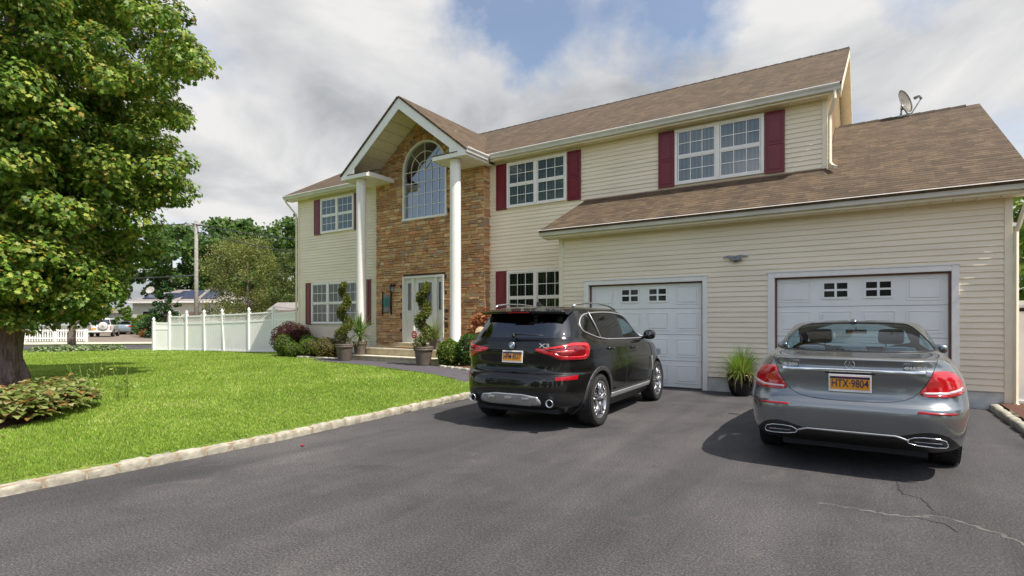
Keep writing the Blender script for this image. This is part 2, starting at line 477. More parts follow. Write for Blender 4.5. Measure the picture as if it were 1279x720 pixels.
# ================================================================= SETTING
def ss(t): t = min(1, max(0, t)); return t*t*(3-2*t)
def gz(x, y):
    """height of the lawn above the drive"""
    z = 0.113+0.117*ss((-6.3-x)/2.6)
    z -= 0.16*ss((-x-15)/9)
    return z
# far ground
bm = BM()
vs = [bm.verts.new(p) for p in ((-260, -160, -0.10), (260, -160, -0.10), (260, 260, -0.10), (-260, 260, -0.10))]
bm.faces.new(vs); struct('ground', bm, 'far_ground')
# driveway
bm = BM()
pts = [(-6.02, -14), (1.62, -14), (1.62, 11.98), (-6.45, 11.98), (-6.42, 9.0), (-6.2, 6.5), (-6.02, 4)]
bm.faces.new([bm.verts.new((x, y, 0)) for x, y in pts]); struct('driveway', bm, 'asphalt')
bm = BM()
bm.faces.new([bm.verts.new((x, y, -0.04)) for x, y in ((-60, -24), (60, -24), (60, -14), (-60, -14))]); struct('road', bm, 'asphalt')
# lawn grid, right edge follows the kerb
def kerb_x(y):
    if y < 4: return -6.0
    if y < 8: return -6.0-0.38*(y-4)/4
    return -6.38
bm = BM(); rows = []
ys = [-13.9+i*0.45 for i in range(61)]
for y in ys:
    xr = kerb_x(y)-0.10
    row = []
    for j in range(60):
        t = (j/59)**1.6; x = xr+( -48-xr)*t
        z = gz(x, y)
        z += 0.012*math.sin(x*1.3+y*0.7)*math.cos(y*1.1-x*.4)
        if j == 0: z = .096; row.append(bm.verts.new((x, y, .02)))
        row.append(bm.verts.new((x, y, z)))
    rows.append(row)
for a, b in zip(rows, rows[1:]):
    for j in range(60):
        # leave out what lies beyond the edge of the street
        cx = (a[j].co+b[j+1].co)/2
        f = bm.faces.new((a[j], a[j+1], b[j+1], b[j])); f.smooth = True
def far_line(p, q, off):
    d = Vector((q[0]-p[0], q[1]-p[1])).normalized(); n = Vector((-d.y, d.x)); return n
SA, SB = Vector((-33.0, 10.05)), Vector((-28.0, 14.85))       # near edge of the side street
sd = (SB-SA).normalized(); sn = Vector((-sd.y, sd.x))
kill = [f for f in bm.faces if (Vector(f.calc_center_median()[:2])-SA).dot(sn) > 0.1]
bmesh.ops.delete(bm, geom=kill, context='FACES')
struct('lawn', bm, 'lawn')
def strip(name, o0, o1, z, mat, a=-70, b=60):
    bm = BM()
    P = [SA+sd*a+sn*o0, SA+sd*b+sn*o0, SA+sd*b+sn*o1, SA+sd*a+sn*o1]
    bm.faces.new([bm.verts.new((p.x, p.y, z)) for p in P]); return struct(name, bm, mat)
strip('street', -0.4, 7.3, 0.02, 'asphalt')
strip('verge', 7.3, 7.7, 0.05, 'lawn')
strip('sidewalk', 7.7, 11.0, 0.08, 'sidewalk')
# neighbour's paved drive
bm = BM()
def sp(along, out, z=0.09):
    p = SA+sd*along+sn*out; return (p.x, p.y, z)
bm.faces.new([bm.verts.new(sp(*q)) for q in ((-6.5, 11.0), (4, 11.0), (-7, 46), (-21, 46))]); struct('paved_drive', bm, 'brown_paving')

# front walk (asphalt path) from drive to the steps
def ribbon(bm, path, w, dz, zf=gz):
    L = []; Rr = []
    for i, p in enumerate(path):
        a = Vector(path[max(i-1, 0)]); b = Vector(path[min(i+1, len(path)-1)])
        d = (b-a).normalized(); n = Vector((-d.y, d.x)); ww = w[i] if isinstance(w, list) else w
        for lst, s_ in ((L, 1), (Rr, -1)):
            q = Vector(p)+n*s_*ww/2; lst.append(bm.verts.new((q.x, q.y, zf(q.x, q.y)+dz)))
    for i in range(len(path)-1): bm.faces.new((L[i], Rr[i], Rr[i+1], L[i+1]))
def walkz(x, y): return gz(x, y)-0.10*ss((x+7.6)/1.2) if x > -7.6 else gz(x, y)
bm = BM()
ribbon(bm, [(-6.35, 9.55), (-6.9, 9.72), (-7.6, 9.9), (-8.6, 10.15), (-9.7, 10.55), (-11, 10.95), (-12.4, 11.2), (-13.8, 11.25), (-15.0, 11.35)], [1.3, 1.2, 1.1, 1.1, 1.3, 1.42, 1.38, 1.1, .5], 0.022, walkz)
struct('front_walk', bm, 'asphalt_walk')
# planting beds
def bed(name, pts, dz=0.03):
    bm = BM(); c = Vector((sum(p[0] for p in pts)/len(pts), sum(p[1] for p in pts)/len(pts)))
    vs = [bm.verts.new((x, y, gz(x, y)+0.008)) for x, y in pts]
    cv = bm.verts.new((c.x, c.y, gz(c.x, c.y)+dz+0.05))
    for i in range(len(vs)): bm.faces.new((vs[i], vs[(i+1) % len(vs)], cv))
    return struct(name, bm, 'mulch')
bed('mulch_bed', [(-6.45, 10.35), (-8.2, 10.75), (-9.7, 11.15), (-9.7, 13.2), (-6.45, 13.2)], .06)
bed('mulch_bed', [(-14.4, 11.95), (-16.0, 11.8), (-18.2, 12.1), (-19.6, 12.8), (-19.4, 13.8), (-14.2, 13.4)], .06)
bed('mulch_bed', [(-9.5, 2.95), (-9.0, 2.7), (-8.6, 2.5), (-8.3, 2.0), (-8.8, 1.3), (-10.5, 0.4), (-12.5, 0.6), (-14.4, 2.6), (-14.2, 3.8), (-12.5, 3.8), (-10.6, 3.25)], .05)
bed('mulch_bed', [(1.75, 12), (1.75, 5), (3.2, 5), (3.2, 12)], .02)

# belgian-block kerb: every block its own thing
def kerb_block(name, p0, p1, w, h, z0, seed):
    rr = random.Random(seed)
    bm = BM(); p0 = Vector(p0); p1 = Vector(p1); d = (p1-p0); L = d.length; d.normalize(); n = Vector((-d.y, d.x))
    nx, ny, nz_ = 5, 3, 3
    g = {}
    c = (p0+p1)/2
    for i in range(nx+1):
        for j in range(ny+1):
            for k in range(nz_+1):
                if 0 < i < nx and 0 < j < ny and 0 < k < nz_: continue
                u = (i/nx-.5)*L; v = (j/ny-.5)*w; z = h*k/nz_
                e = (1 if i in (0, nx) else 0)+(1 if j in (0, ny) else 0)+(1 if k == nz_ else 0)
                sh = 1-0.035*max(0, e-1)
                u *= sh; v *= 1-0.12*max(0, e-1); z -= 0.012*max(0, e-1)
                q = p0*0+c+d*(u+rr.uniform(-.006, .006))+n*(v+rr.uniform(-.007, .007))
                g[i, j, k] = bm.verts.new((q.x, q.y, z0+z+rr.uniform(-.006, .006)))
    def quad(a, b_, c_, d_):
        f = bm.faces.new((g[a], g[b_], g[c_], g[d_])); f.smooth = True
    for i in range(nx):
        for j in range(ny): quad((i, j, nz_), (i+1, j, nz_), (i+1, j+1, nz_), (i, j+1, nz_))
    for i in range(nx):
        for k in range(nz_):
            quad((i, 0, k), (i+1, 0, k), (i+1, 0, k+1), (i, 0, k+1)); quad((i, ny, k+1), (i+1, ny, k+1), (i+1, ny, k), (i, ny, k))
    for j in range(ny):
        for k in range(nz_):
            quad((0, j, k+1), (0, j+1, k+1), (0, j+1, k), (0, j, k)); quad((nx, j, k), (nx, j+1, k), (nx, j+1, k+1), (nx, j, k+1))
    o = put(name, bm, 'kerb_stone')
    return o
y = -1.3; i = 0
mort = BM()
while y < 9.0:
    L = random.uniform(.24, .33); y2 = y+L
    a = (kerb_x(y)-.065, y+.009); b = (kerb_x(y2)-.065, y2-.009)
    o = kerb_block('kerb_stone', a, b, .12, .100+random.uniform(-.008, .01), -0.005, i)
    vis = y > 1.2
    tag(o, 'pale rough granite block in the row between lawn and driveway', 'kerb stone', 'granite blocks of the kerb along the lawn')
    y = y2; i += 1
box(mort, -6.12, -6.02, -1.3, 4, -.01, .083)
vs = prism(mort, [(-6.12, 4, -.01), (-6.02, 4, -.01), (-6.40, 8, -.01), (-6.50, 8, -.01)], (0, 0, .093))
prism(mort, [(-6.50, 8, -.01), (-6.40, 8, -.01), (-6.40, 9, -.01), (-6.50, 9, -.01)], (0, 0, .093))
struct('kerb_mortar', bm_fix(mort), 'kerb_mortar')
# edging blocks of the flower bed beside the walk
P0, P1 = Vector((-6.5, 10.28)), Vector((-9.55, 11.07)); n = 10
for k in range(n):
    a = P0.lerp(P1, k/n+.004); b = P0.lerp(P1, (k+1)/n-.004)
    o = kerb_block('edging_stone', a, b, .12, .09, gz((a.x+b.x)/2, a.y)-.02, 300+k)
    tag(o, 'low grey stone edging the mulch bed beside the dark front walk', 'edging stone', 'edging stones of the bed by the walk')
P0, P1 = Vector((-14.3, 11.72)), Vector((-16.6, 11.75)); n = 7
for k in range(n):
    a = P0.lerp(P1, k/n+.004); b = P0.lerp(P1, (k+1)/n-.004)
    o = kerb_block('edging_stone', a, b, .12, .07, gz((a.x+b.x)/2, a.y)-.02, 400+k)
    tag(o, 'flat pale stone edging the shrub bed left of the potted topiary', 'edging stone', 'edging stones of the bed by the left shrubs')
# right hand kerb slabs
ybr = 5.2
k = 0
while ybr < 11.3:
    o = kerb_block('kerb_slab', (1.69, ybr+.006), (1.69, ybr+.6), .13, .11, -.005, 500+k); ybr += .61; k += 1
    tag(o, 'tan stone slab edging the drive at the right corner of the garage', 'kerb slab', 'stone slabs edging the right of the drive')

# cracks and dusty seam in the asphalt
def crackline(name, pts, w, mat, z=0.004, jit=0.012, seed=1):
    rr = random.Random(seed); bm = BM(); path = []
    for a, b in zip(pts, pts[1:]):
        n = max(2, int((Vector(b)-Vector(a)).length/.03))
        for i in range(n):
            p = Vector(a).lerp(Vector(b), i/n); path.append((p.x+rr.uniform(-jit, jit), p.y+rr.uniform(-jit, jit)))
    ws = [w*rr.uniform(.3, 1.3) for _ in path]
    ribbon(bm, path, ws, z, lambda x, y: 0.0); return struct(name, bm, mat)

crackline('asphalt_crack', [(0.19, 6.11), (0.2, 5.83), (0.23, 5.64), (0.33, 5.6), (0.37, 5.44), (0.40, 5.24)], .012, 'crack_dark', seed=2)
crackline('asphalt_crack', [(0.24, 5.03), (0.44, 4.97), (0.51, 4.79)], .010, 'crack_dark', seed=3)
crackline('asphalt_crack', [(0.37, 5.2), (0.6, 5.1), (0.8, 4.9), (1.0, 4.5), (1.1, 4.1)], .007, 'crack_dark', z=0.008, seed=5)
crackline('dust_seam', [(-0.34, 5.02), (-0.04, 4.99), (0.21, 5.0), (0.43, 5.16), (0.62, 5.04), (0.77, 4.9), (0.95, 4.6)], .038, 'dust_tan', z=0.002, jit=.022, seed=4)
# ================================================================= HOUSE
G, M, S = 11.85, 13.30, 13.05        # garage front, main front, stone front (Y)
PX = -11.9                            # middle of the entrance gable
GF = 11.88                            # front of the entrance gable
house = thing('house', (-8.4, 13.3, 0.0), 'two-storey cream siding house with brown shingle roof, stone entrance and double garage', 'house')
def hp(name, me, mat, parent=house):
    if isinstance(me, bmesh.types.BMesh): bm_fix(me)
    return put(name, me, mat, parent)

# ---- lap siding: real courses, with openings
COURSE = 0.104
def siding_x(bm, x0, x1, Y, z0, z1, holes=(), clip=None):
    """wall facing -Y"""
    z = z0
    while z < z1-1e-4:
        zt = min(z+COURSE, z1)
        cuts = sorted({z, zt}|{h for H in holes for h in (H[2], H[3]) if z < h < zt})
        for a, b in zip(cuts, cuts[1:]):
            segs = [(x0, x1)]
            for hx0, hx1, hz0, hz1 in holes:
                if hz0 < (a+b)/2 < hz1:
                    ns = []
                    for s0, s1 in segs:
                        if hx1 <= s0 or hx0 >= s1: ns.append((s0, s1)); continue
                        if s0 < hx0: ns.append((s0, hx0))
                        if hx1 < s1: ns.append((hx1, s1))
                    segs = ns
            jx = x0+(x1-x0)*(((int(z/COURSE+.5)*0.6180339+Y) % 1)*.8+.1); nseg = []
            for s0, s1 in segs:
                if s0+.3 < jx < s1-.3 and x1-x0 > 3: nseg += [(s0, jx, 0), (jx, s1, .0035)]
                else: nseg.append((s0, s1, 0))
            for s0, s1, lap in nseg:
                pa = .017*(1-(a-z)/COURSE)+lap; pb = .017*(1-(b-z)/COURSE)+lap*.5
                v = [bm.verts.new(p) for p in ((s0, Y-pa, a), (s1, Y-pa, a), (s1, Y-pb, b), (s0, Y-pb, b))]
                bm.faces.new(v)
                if a == z:
                    w = [bm.verts.new(p) for p in ((s0, Y, a), (s1, Y, a), (s1, Y-pa, a), (s0, Y-pa, a))]; bm.faces.new(w)
        z = zt
def siding_y(bm, y0f, y1f, X, z0, z1, sgn=1):
    """wall facing sgn*X, y limits as functions of z"""
    z = z0
    while z < z1-1e-4:
        zt = min(z+COURSE, z1)
        zm = (z+zt)/2; a, b = y0f(zm), y1f(zm)
        if b > a:
            v = [bm.verts.new(p) for p in ((X+sgn*.016, a, z), (X+sgn*.016, b, z), (X, b, zt), (X, a, zt))]; bm.faces.new(v)
            v = [bm.verts.new(p) for p in ((X, a, z), (X, b, z), (X+sgn*.016, b, z), (X+sgn*.016, a, z))]; bm.faces.new(v)
        z = zt
MS = .55                               # main roof pitch
def mroof(y): return 6.30+MS*(min(y, 36-y)-12.95)
RZ = mroof(18)
def wall(bm, fn, *a, **k): fn(bm, *a, **k)

# main front wall
bm = BM()
siding_x(bm, -18.68, -14.05, M, .34, 6.16)
hp('siding_wall', bm, 'siding'); bm = BM()
siding_x(bm, -9.62, -.81, M, .34, 6.16, holes=[(-6.3, 0, 0, 4.6)])
hp('siding_wall', bm, 'siding')
bm = BM()
siding_y(bm, lambda z: max(13.3, 12.95+(z-6.30+.1)/MS if z > 6.3 else 0), lambda z: min(22.7, 36-(12.95+(z-6.2)/MS) if z > 6.2 else 99), -.81, 4.0, RZ-.12, 1)
hp('siding_wall', bm, 'siding')
bm = BM()
siding_y(bm, lambda z: max(13.3, 12.95+(z-6.30+.1)/MS if z > 6.3 else 0), lambda z: min(22.7, 36-(12.95+(z-6.2)/MS) if z > 6.2 else 99), -18.68, .34, RZ-.12, -1)
hp('siding_wall', bm, 'siding')
# garage walls
bm = BM()
D1 = (-5.60, -2.97, -0.1, 2.31); D2 = (-1.59, 1.14, -0.1, 2.31)
siding_x(bm, -6.34, 1.86, G, .30, 3.50, holes=[D1, D2])
hp('siding_wall', bm, 'siding')
GM = .54
def groof(y): return 3.62+GM*(min(y, 33.8-y)-11.45)
GRZ = groof(16.9)
bm = BM()
siding_y(bm, lambda z: max(G, 11.45+(z-3.62+.1)/GM if z > 3.5 else 0), lambda z: min(21.9, 33.8-(11.45+(z-3.5)/GM) if z > 3.5 else 99), 1.89, .30, GRZ-.1, 1)
hp('siding_wall', bm, 'siding')
bm = BM()
siding_y(bm, lambda z: G, lambda z: 13.3, -6.36, .30, 3.9, -1)
hp('siding_wall', bm, 'siding')
# backs (never seen, but the house is a closed volume)
bm = BM()
box(bm, -18.66, -.83, 14.1, 22.7, .2, 6.1); hp('rear_wall', bm, 'siding'); bm = BM(); box(bm, -6.3, 1.86, 13.5, 21.9, .2, 3.5)
hp('rear_wall', bm, 'siding')
# garage room behind the doors, dark
bm = BM(); box(bm, -6.3, 1.84, G+.14, G+.24, .0, 3.5); hp('inner_wall', bm, 'brown_liner')
# foundations
for q in ((-6.33, -5.76, G+.012, G+.14, -.1, .30), (-2.89, -1.70, G+.012, G+.14, -.1, .30), (1.23, 1.88, G+.012, G+.14, -.1, .30),
          (-18.66, -14.1, M+.01, M+.3, -.1, .36), (-9.5, -6.36, M+.01, M+.3, -.1, .36), (1.75, 1.88, G+.141, 21.9, -.1, .30)):
    bm = BM(); box(bm, *q); hp('foundation', bm, 'foundation')
# corner posts, starter strips
bm = BM()
for x0, x1, y0, z0, z1 in ((-18.74, -18.64, M-.028, .34, 6.15), (-.87, -.77, M-.028, 4.0, 6.15), (-9.60, -9.52, M-.024, .34, 6.15), (-14.17, -14.07, M-.024, .34, 6.15)):
    box(bm, x0, x1, y0, y0+.10, z0, z1, .006); hp('corner_post', bm, 'cream_trim'); bm = BM()
box(bm, 1.81, 1.915, G-.03, G+.08, .04, 3.48, .006); hp('corner_post', bm, 'cream_trim'); bm = BM(); box(bm, -6.39, -6.28, G-.03, G+.08, .30, 3.48, .006)
hp('corner_post', bm, 'cream_trim')

# ---- roofs
def slab(name, pts, th, ulen, mat='shingles', parent=house):
    """thick roof plane; pts 3D; ulen = unit vector along the courses; uv in metres"""
    bm = BM(); uvl = bm.loops.layers.uv.new('UVMap')
    n = (Vector(pts[1])-Vector(pts[0])).cross(Vector(pts[2])-Vector(pts[0])).normalized()
    if n.z < 0: n = -n
    u = Vector(ulen); v = n.cross(u)
    prism(bm, [Vector(p) for p in pts], n*th); bm_fix(bm)
    for f in bm.faces:
        for l in f.loops: l[uvl].uv = (l.vert.co.dot(u), l.vert.co.dot(v))
    o = put(name, bm, mat, parent); return o
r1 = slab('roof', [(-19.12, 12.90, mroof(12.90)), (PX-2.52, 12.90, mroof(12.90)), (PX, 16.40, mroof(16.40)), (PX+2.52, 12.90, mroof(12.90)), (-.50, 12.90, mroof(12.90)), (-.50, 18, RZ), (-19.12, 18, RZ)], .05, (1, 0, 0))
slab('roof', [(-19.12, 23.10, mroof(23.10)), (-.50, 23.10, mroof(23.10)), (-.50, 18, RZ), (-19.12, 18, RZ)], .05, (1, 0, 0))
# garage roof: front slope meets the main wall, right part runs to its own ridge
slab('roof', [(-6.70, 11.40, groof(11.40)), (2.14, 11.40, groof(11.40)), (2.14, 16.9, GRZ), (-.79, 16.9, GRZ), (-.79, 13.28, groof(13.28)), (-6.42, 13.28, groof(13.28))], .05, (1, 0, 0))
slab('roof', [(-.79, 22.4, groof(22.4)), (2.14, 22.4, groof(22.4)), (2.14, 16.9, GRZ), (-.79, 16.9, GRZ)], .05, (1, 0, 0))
# entrance gable
EZ, AZ = 6.17, 8.20; HW = 2.60
PS = (AZ-EZ)/HW
yb = 12.95+(AZ-6.30)/MS; 
for s_ in (-1, 1):
    ye = 12.9+(EZ-6.27)/MS
    slab('roof', [(PX+s_*HW, GF-.03, EZ), (PX, GF-.03, AZ), (PX, yb+.1, AZ), (PX+s_*HW, ye+.25, EZ)], .05, (0, 1, 0))
# ridge caps
bm = BM()
for x in np.arange(-19.1, -.6, .3): prism(bm, [(x, 17.86, RZ-.02), (x, 18, RZ+.075), (x, 18.14, RZ-.02)], (.29, 0, .012))
hp('ridge_cap', bm, 'shingles')
bm = BM()
for x in np.arange(-.72, 1.75, .29): prism(bm, [(x, 16.76, GRZ-.02), (x, 16.9, GRZ+.075), (x, 17.04, GRZ-.02)], (.29, 0, .012))
hp('ridge_cap', bm, 'shingles')
# metal flashing / drip edge lines
bm = BM()
box(bm, -6.42, -.79, 13.255, 13.30-.004, groof(13.28)+.04, groof(13.28)+.075)
hp('flashing', bm, 'brown_liner')

# ---- gutters: K profile swept along an axis
GP = [(0, 0), (0, .125), (-.012, .135), (-.115, .135), (-.125, .12), (-.118, .095), (-.085, .05), (-.072, .0)]
def gutter_x(x0, x1, Y, z):
    bm = BM()
    prism(bm, [(x0, Y+p[0], z+p[1]) for p in GP], (x1-x0, 0, 0)); hp('gutter', bm, 'gutter')
def gutter_y(y0, y1, X, z, s_):
    bm = BM()
    prism(bm, [(X-s_*p[0], y0, z+p[1]) for p in GP], (0, y1-y0, 0)); hp('gutter', bm, 'gutter')
gutter_x(-9.34, -.53, 12.99, 6.175); gutter_x(-19.14, -14.47, 12.99, 6.175)
gutter_x(-6.73, 2.12, 11.51, 3.52)
gutter_y(11.86, 12.86, PX+2.55, 6.05+.075, 1); 
# fascia + soffits
for q in ((-9.30, -.53, 12.992, 13.03, 6.13, 6.31), (-19.10, -14.4, 12.992, 13.03, 6.13, 6.31), (-6.68, 2.10, 11.513, 11.54, 3.47, 3.66)):
    bm = BM(); box(bm, *q); hp('fascia', bm, 'cream_trim')
def soffit(bm, x0, x1, y0, y1, z, step=.30):
    """vented vinyl panels, each butt jointed"""
    x = x0
    while x < x1-1e-3:
        xe = min(x+step, x1); box(bm, x+.004, xe-.004, y0, y1, z, z+.012)
        box(bm, x+.004, x+.02, y0, y1, z-.008, z-.001); x = xe
bm = BM()
soffit(bm, -9.3, -.53, 13.03, 13.285, 6.145); hp('soffit', bm, 'cream_trim'); bm = BM(); soffit(bm, -19.10, -14.4, 13.03, 13.285, 6.145); hp('soffit', bm, 'cream_trim'); bm = BM()
box(bm, -6.68, 2.10, 11.54, G-.018, 3.475, 3.49)
soffit(bm, -6.66, 2.10, 11.545, G-.02, 3.46)
hp('soffit', bm, 'cream_trim')
# end returns of the eaves
bm = BM()
def nx():
    global bm
    hp('eave_end', bm, 'cream_trim'); bm = BM()
prism(bm, [(-.52, 12.96, 6.14), (-.52, 13.32, 6.14), (-.52, 13.32, mroof(13.32)-.01), (-.52, 12.96, mroof(12.96)-.01)], (-.035, 0, 0)); nx()
prism(bm, [(2.09, 11.5, 3.46), (2.09, 11.93, 3.46), (2.09, 11.93, groof(11.93)-.01), (2.09, 11.5, groof(11.5)-.01)], (.03, 0, 0)); nx()
prism(bm, [(-6.66, 11.5, 3.46), (-6.5, 13.28, groof(13.28)-.2), (-6.5, 13.28, groof(13.28)-.01), (-6.66, 11.5, groof(11.5)-.01)], (-.03, 0, 0)); nx()
# raking boards of main and garage gables
def rakeboard(X, roof, y0, y1, ym, w=.20, t=.03):
    for a, b in ((y0, ym), (ym, y1)):
        prism(bm, [(X, a, roof(a)-.004), (X, b, roof(b)-.004), (X, b, roof(b)-w), (X, a, roof(a)-w)], (t, 0, 0))
for q in ((-.53, mroof, 12.96, 23.05, 18.0), (-19.12, mroof, 12.96, 23.05, 18.0), (2.10, groof, 11.5, 22.3, 16.9)):
    bm = BM(); rakeboard(*q); hp('rake_board', bm, 'cream_trim')
bm = BM()
for a, b in ((13.0, 18.0), (18.0, 23.0)):
    prism(bm, [(-.80, a, mroof(a)-.06), (-.80, b, mroof(b)-.06), (-.80, b, mroof(b)-.09), (-.80, a, mroof(a)-.09)], (.265, 0, 0))
hp('rake_soffit', bm, 'cream_trim'); bm = BM()
for a, b in ((11.6, 16.9), (16.9, 22.2)):
    prism(bm, [(1.90, a, groof(a)-.06), (1.90, b, groof(b)-.06), (1.90, b, groof(b)-.09), (1.90, a, groof(a)-.09)], (.2, 0, 0))
hp('rake_soffit', bm, 'cream_trim')

# ---- entrance gable: raking boards, sloped soffit, eave boxes
bm = BM()
for s_ in (-1, 1):
    prism(bm, [(PX+s_*(HW-.005), GF, EZ-.01), (PX, GF, AZ-.01), (PX, GF, AZ-.34), (PX+s_*(HW-.40), GF, EZ+.012)], (0, .035, 0))
    # board below the return
    prism(bm, [(PX+s_*(HW-.005), GF-.004, EZ-.015), (PX+s_*(HW-.62), GF-.004, EZ+.30), (PX+s_*(HW-.62), GF-.004, EZ-.015)], (0, .03, 0))
hp('rake_board', bm, 'white_trim')
bm = BM()
for s_ in (-1, 1):
    n = 9
    for i in range(n):
        a, b = i/n, (i+1)/n
        p = lambda t, dz: (PX+s_*HW*(1-t), AZ*t+EZ*(1-t)-.045-dz)
        (xa, za), (xb, zb) = p(a+.003, 0), p(b-.003, 0)
        prism(bm, [(xa, GF+.036, za), (xb, GF+.036, zb), (xb, GF+.036, zb-.012), (xa, GF+.036, za-.012)], (0, S-GF+.1, 0))
hp('sloped_soffit', bm, 'cream_trim')
for s_ in (-1, 1):
    bm = BM()
    xo, xi = PX+s_*2.575, PX+s_*1.37
    x0, x1 = min(xo, xi), max(xo, xi)
    box(bm, x0, x1, GF+.002-.02, GF+.036, 6.05, 6.165); 
    box(bm, (xi if s_ < 0 else xi-.0), (xi if s_ < 0 else xi)+.03, GF+.036, S-.01, 6.05, 6.19) if s_ < 0 else box(bm, xi-.03, xi, GF+.036, S-.01, 6.05, 6.19)
    box(bm, x0, x1, GF+.036, S-.01, 6.06, 6.075)
    if s_ > 0: box(bm, -9.62, PX+2.55, S-.01, 13.29, 6.06, 6.075); box(bm, PX+2.53, PX+2.56, GF+.036, 12.99, 6.05, 6.18)
    else: box(bm, -14.47, -14.0, S-.01, 13.29, 6.06, 6.075); box(bm, -14.48, -14.455, GF+.036, 12.99, 6.05, 6.18)
    hp('eave_return', bm, 'white_trim')
    slab('return_roof', [(x0-.02 if s_ > 0 else x0+.3, GF-.03, 6.17), (x1+.02 if s_ < 0 else x1-.3, GF-.03, 6.17), (x1+.02 if s_ < 0 else x1-.3, GF+.55, 6.36), (x0-.02 if s_ > 0 else x0+.3, GF+.55, 6.36)], .02, (1, 0, 0))
# columns
for x in (-13.80, -9.89):
    bm = BM()
    lathe(bm, [(.165, .64), (.165, .70), (.16, .72), (.158, 2.5), (.155, 5.90), (.155, 5.97), (.165, 5.975), (.165, 6.055)], 28, c=(x, 12.12, 0))
    hp('column', bm, 'white_trim')

# ---- stone front
def in_rect(x, z, r, pad=0): return r[0]-pad < x < r[1]+pad and r[2]-pad < z < r[3]+pad
ARCH = (-11.91, .93, 4.80, 6.30)       # centre, half width, sill, spring
DOOR = (-12.85, -11.09, .78, 2.92)
def in_arch(x, z, pad=0.0):
    if ARCH[2]-pad < z < ARCH[3]: return abs(x-ARCH[0]) < ARCH[1]+pad
    return z >= ARCH[3] and math.hypot(x-ARCH[0], z-ARCH[3]) < ARCH[1]+pad
def gable_z(x): return AZ-.05-PS*abs(x-PX)
SX0, SX1 = -14.11, -9.55
rs = random.Random(5)
bm = BM(); cl = bm.loops.layers.float_color.new('Col')
def stone_col():
    t = rs.random()
    base = [(.54, .31, .15), (.60, .38, .19), (.46, .24, .115), (.62, .43, .24), (.38, .25, .16), (.54, .26, .12), (.44, .31, .21)][rs.choices(range(7), [5, 4, 3, 2.5, 1.2, 2.2, .9])[0]]
    k = rs.uniform(.85, 1.15); return tuple(c*k for c in base)
def stone_box(x0, x1, z0, z1, d, y=S, ang=None, cen=None):
    j = lambda: rs.uniform(-.006, .006)
    P = [(x0+j(), z0+j()), (x1+j(), z0+j()), (x1+j(), z1+j()), (x0+j(), z1+j())]
    if ang is not None:
        c_, s2 = math.cos(ang), math.sin(ang)
        P = [(cen[0]+p[0]*c_-p[1]*s2, cen[1]+p[0]*s2+p[1]*c_) for p in P]
    dd = [d+rs.uniform(-.008, .008) for _ in range(4)]
    cx_ = sum(p[0] for p in P)/4; cz_ = sum(p[1] for p in P)/4
    b0 = [bm.verts.new((p[0], y+.03, p[1])) for p in P]
    f1 = [bm.verts.new((p[0]+(cx_-p[0])*.05, y-q+.006, p[1]+(cz_-p[1])*.14)) for p, q in zip(P, dd)]
    m0 = [bm.verts.new((p[0], y-q*.55+.012, p[1])) for p, q in zip(P, dd)]
    col = stone_col()
    fs = [bm.faces.new(f1)]
    for i in range(4):
        k = (i+1) % 4
        fs.append(bm.faces.new((m0[i], m0[k], f1[k], f1[i]))); fs.append(bm.faces.new((b0[i], b0[k], m0[k], m0[i])))
    for f in fs:
        for l in f.loops: l[cl] = (*col, 1)
z = .60
while z < 8.2:
    h = rs.choice([.05, .06, .07, .085, .10, .115]); x = SX0-rs.uniform(0, .1)
    while x < SX1:
        w = rs.uniform(.12, .42); xe = min(x+w, SX1)
        if xe-x < .03: break
        cx_, cz_ = (x+xe)/2, z+h/2
        xa, xb = max(x, SX0), xe
        ok = cz_ < gable_z(cx_)-.02 or cz_ < 6.1
        if cz_ > 6.08 and not (PX-2.3 < cx_ < PX+2.3): ok = False
        # trim against openings
        for (a, b, lo, hi) in (DOOR,):
            if lo-h < z < hi and a < cx_ < b: ok = False
            elif lo-h < z < hi:
                if xa < a < xb: xb = a
                if xa < b < xb: xa = b
        if z+h > ARCH[2] and z < 7.5:
            zz = max(0, cz_-ARCH[3]); rr_ = ARCH[1] if zz == 0 else (ARCH[1]+.22 if zz < 1.15 else 0)
            hw = ARCH[1] if cz_ < ARCH[3] else (math.sqrt(max(0, rr_**2-zz**2)))
            if hw > 0:
                a, b = ARCH[0]-hw, ARCH[0]+hw
                if a < cx_ < b: ok = False
                else:
                    if xa < a < xb: xb = a
                    if xa < b < xb: xa = b
        if ok and xb-xa > .03: stone_box(xa+.003, xb-.003, z+.003, z+h-.003, rs.uniform(.005, .032))
        x = xe
    z += h
# arch ring stones
n = 34
for i in range(n):
    a = math.pi*(i+.5)/n
    stone_box(.01+ARCH[1], ARCH[1]+.215, -.042, .042, rs.uniform(.012, .035), ang=a, cen=(ARCH[0], ARCH[3]))
# quoins on the right return
z = .6
while z < 6.0:
    h = rs.choice([.055, .07, .09]); col = stone_col()
    d = rs.uniform(.0, .025)
    vs = box(bm, SX1, SX1+.02+d, S-.012-d*.5, 13.29, z+.003, z+h-.003)
    for f in {f for v in vs for f in v.link_faces}:
        for l in f.loops: l[cl] = (*col, 1)
    z += h
bm.normal_update()
hp('stone_facing', bm, 'stone')
bm = BM()
box(bm, SX0, SX1, S+.015, S+.05, .5, DOOR[2]) ; box(bm, SX0, DOOR[0], S+.015, S+.05, DOOR[2], DOOR[3]); box(bm, DOOR[1], SX1, S+.015, S+.05, DOOR[2], DOOR[3])
box(bm, SX0, SX1, S+.015, S+.05, DOOR[3], ARCH[2]); 
box(bm, SX0, ARCH[0]-ARCH[1], S+.015, S+.05, ARCH[2], 6.1); box(bm, ARCH[0]+ARCH[1], SX1, S+.015, S+.05, ARCH[2], 6.1)
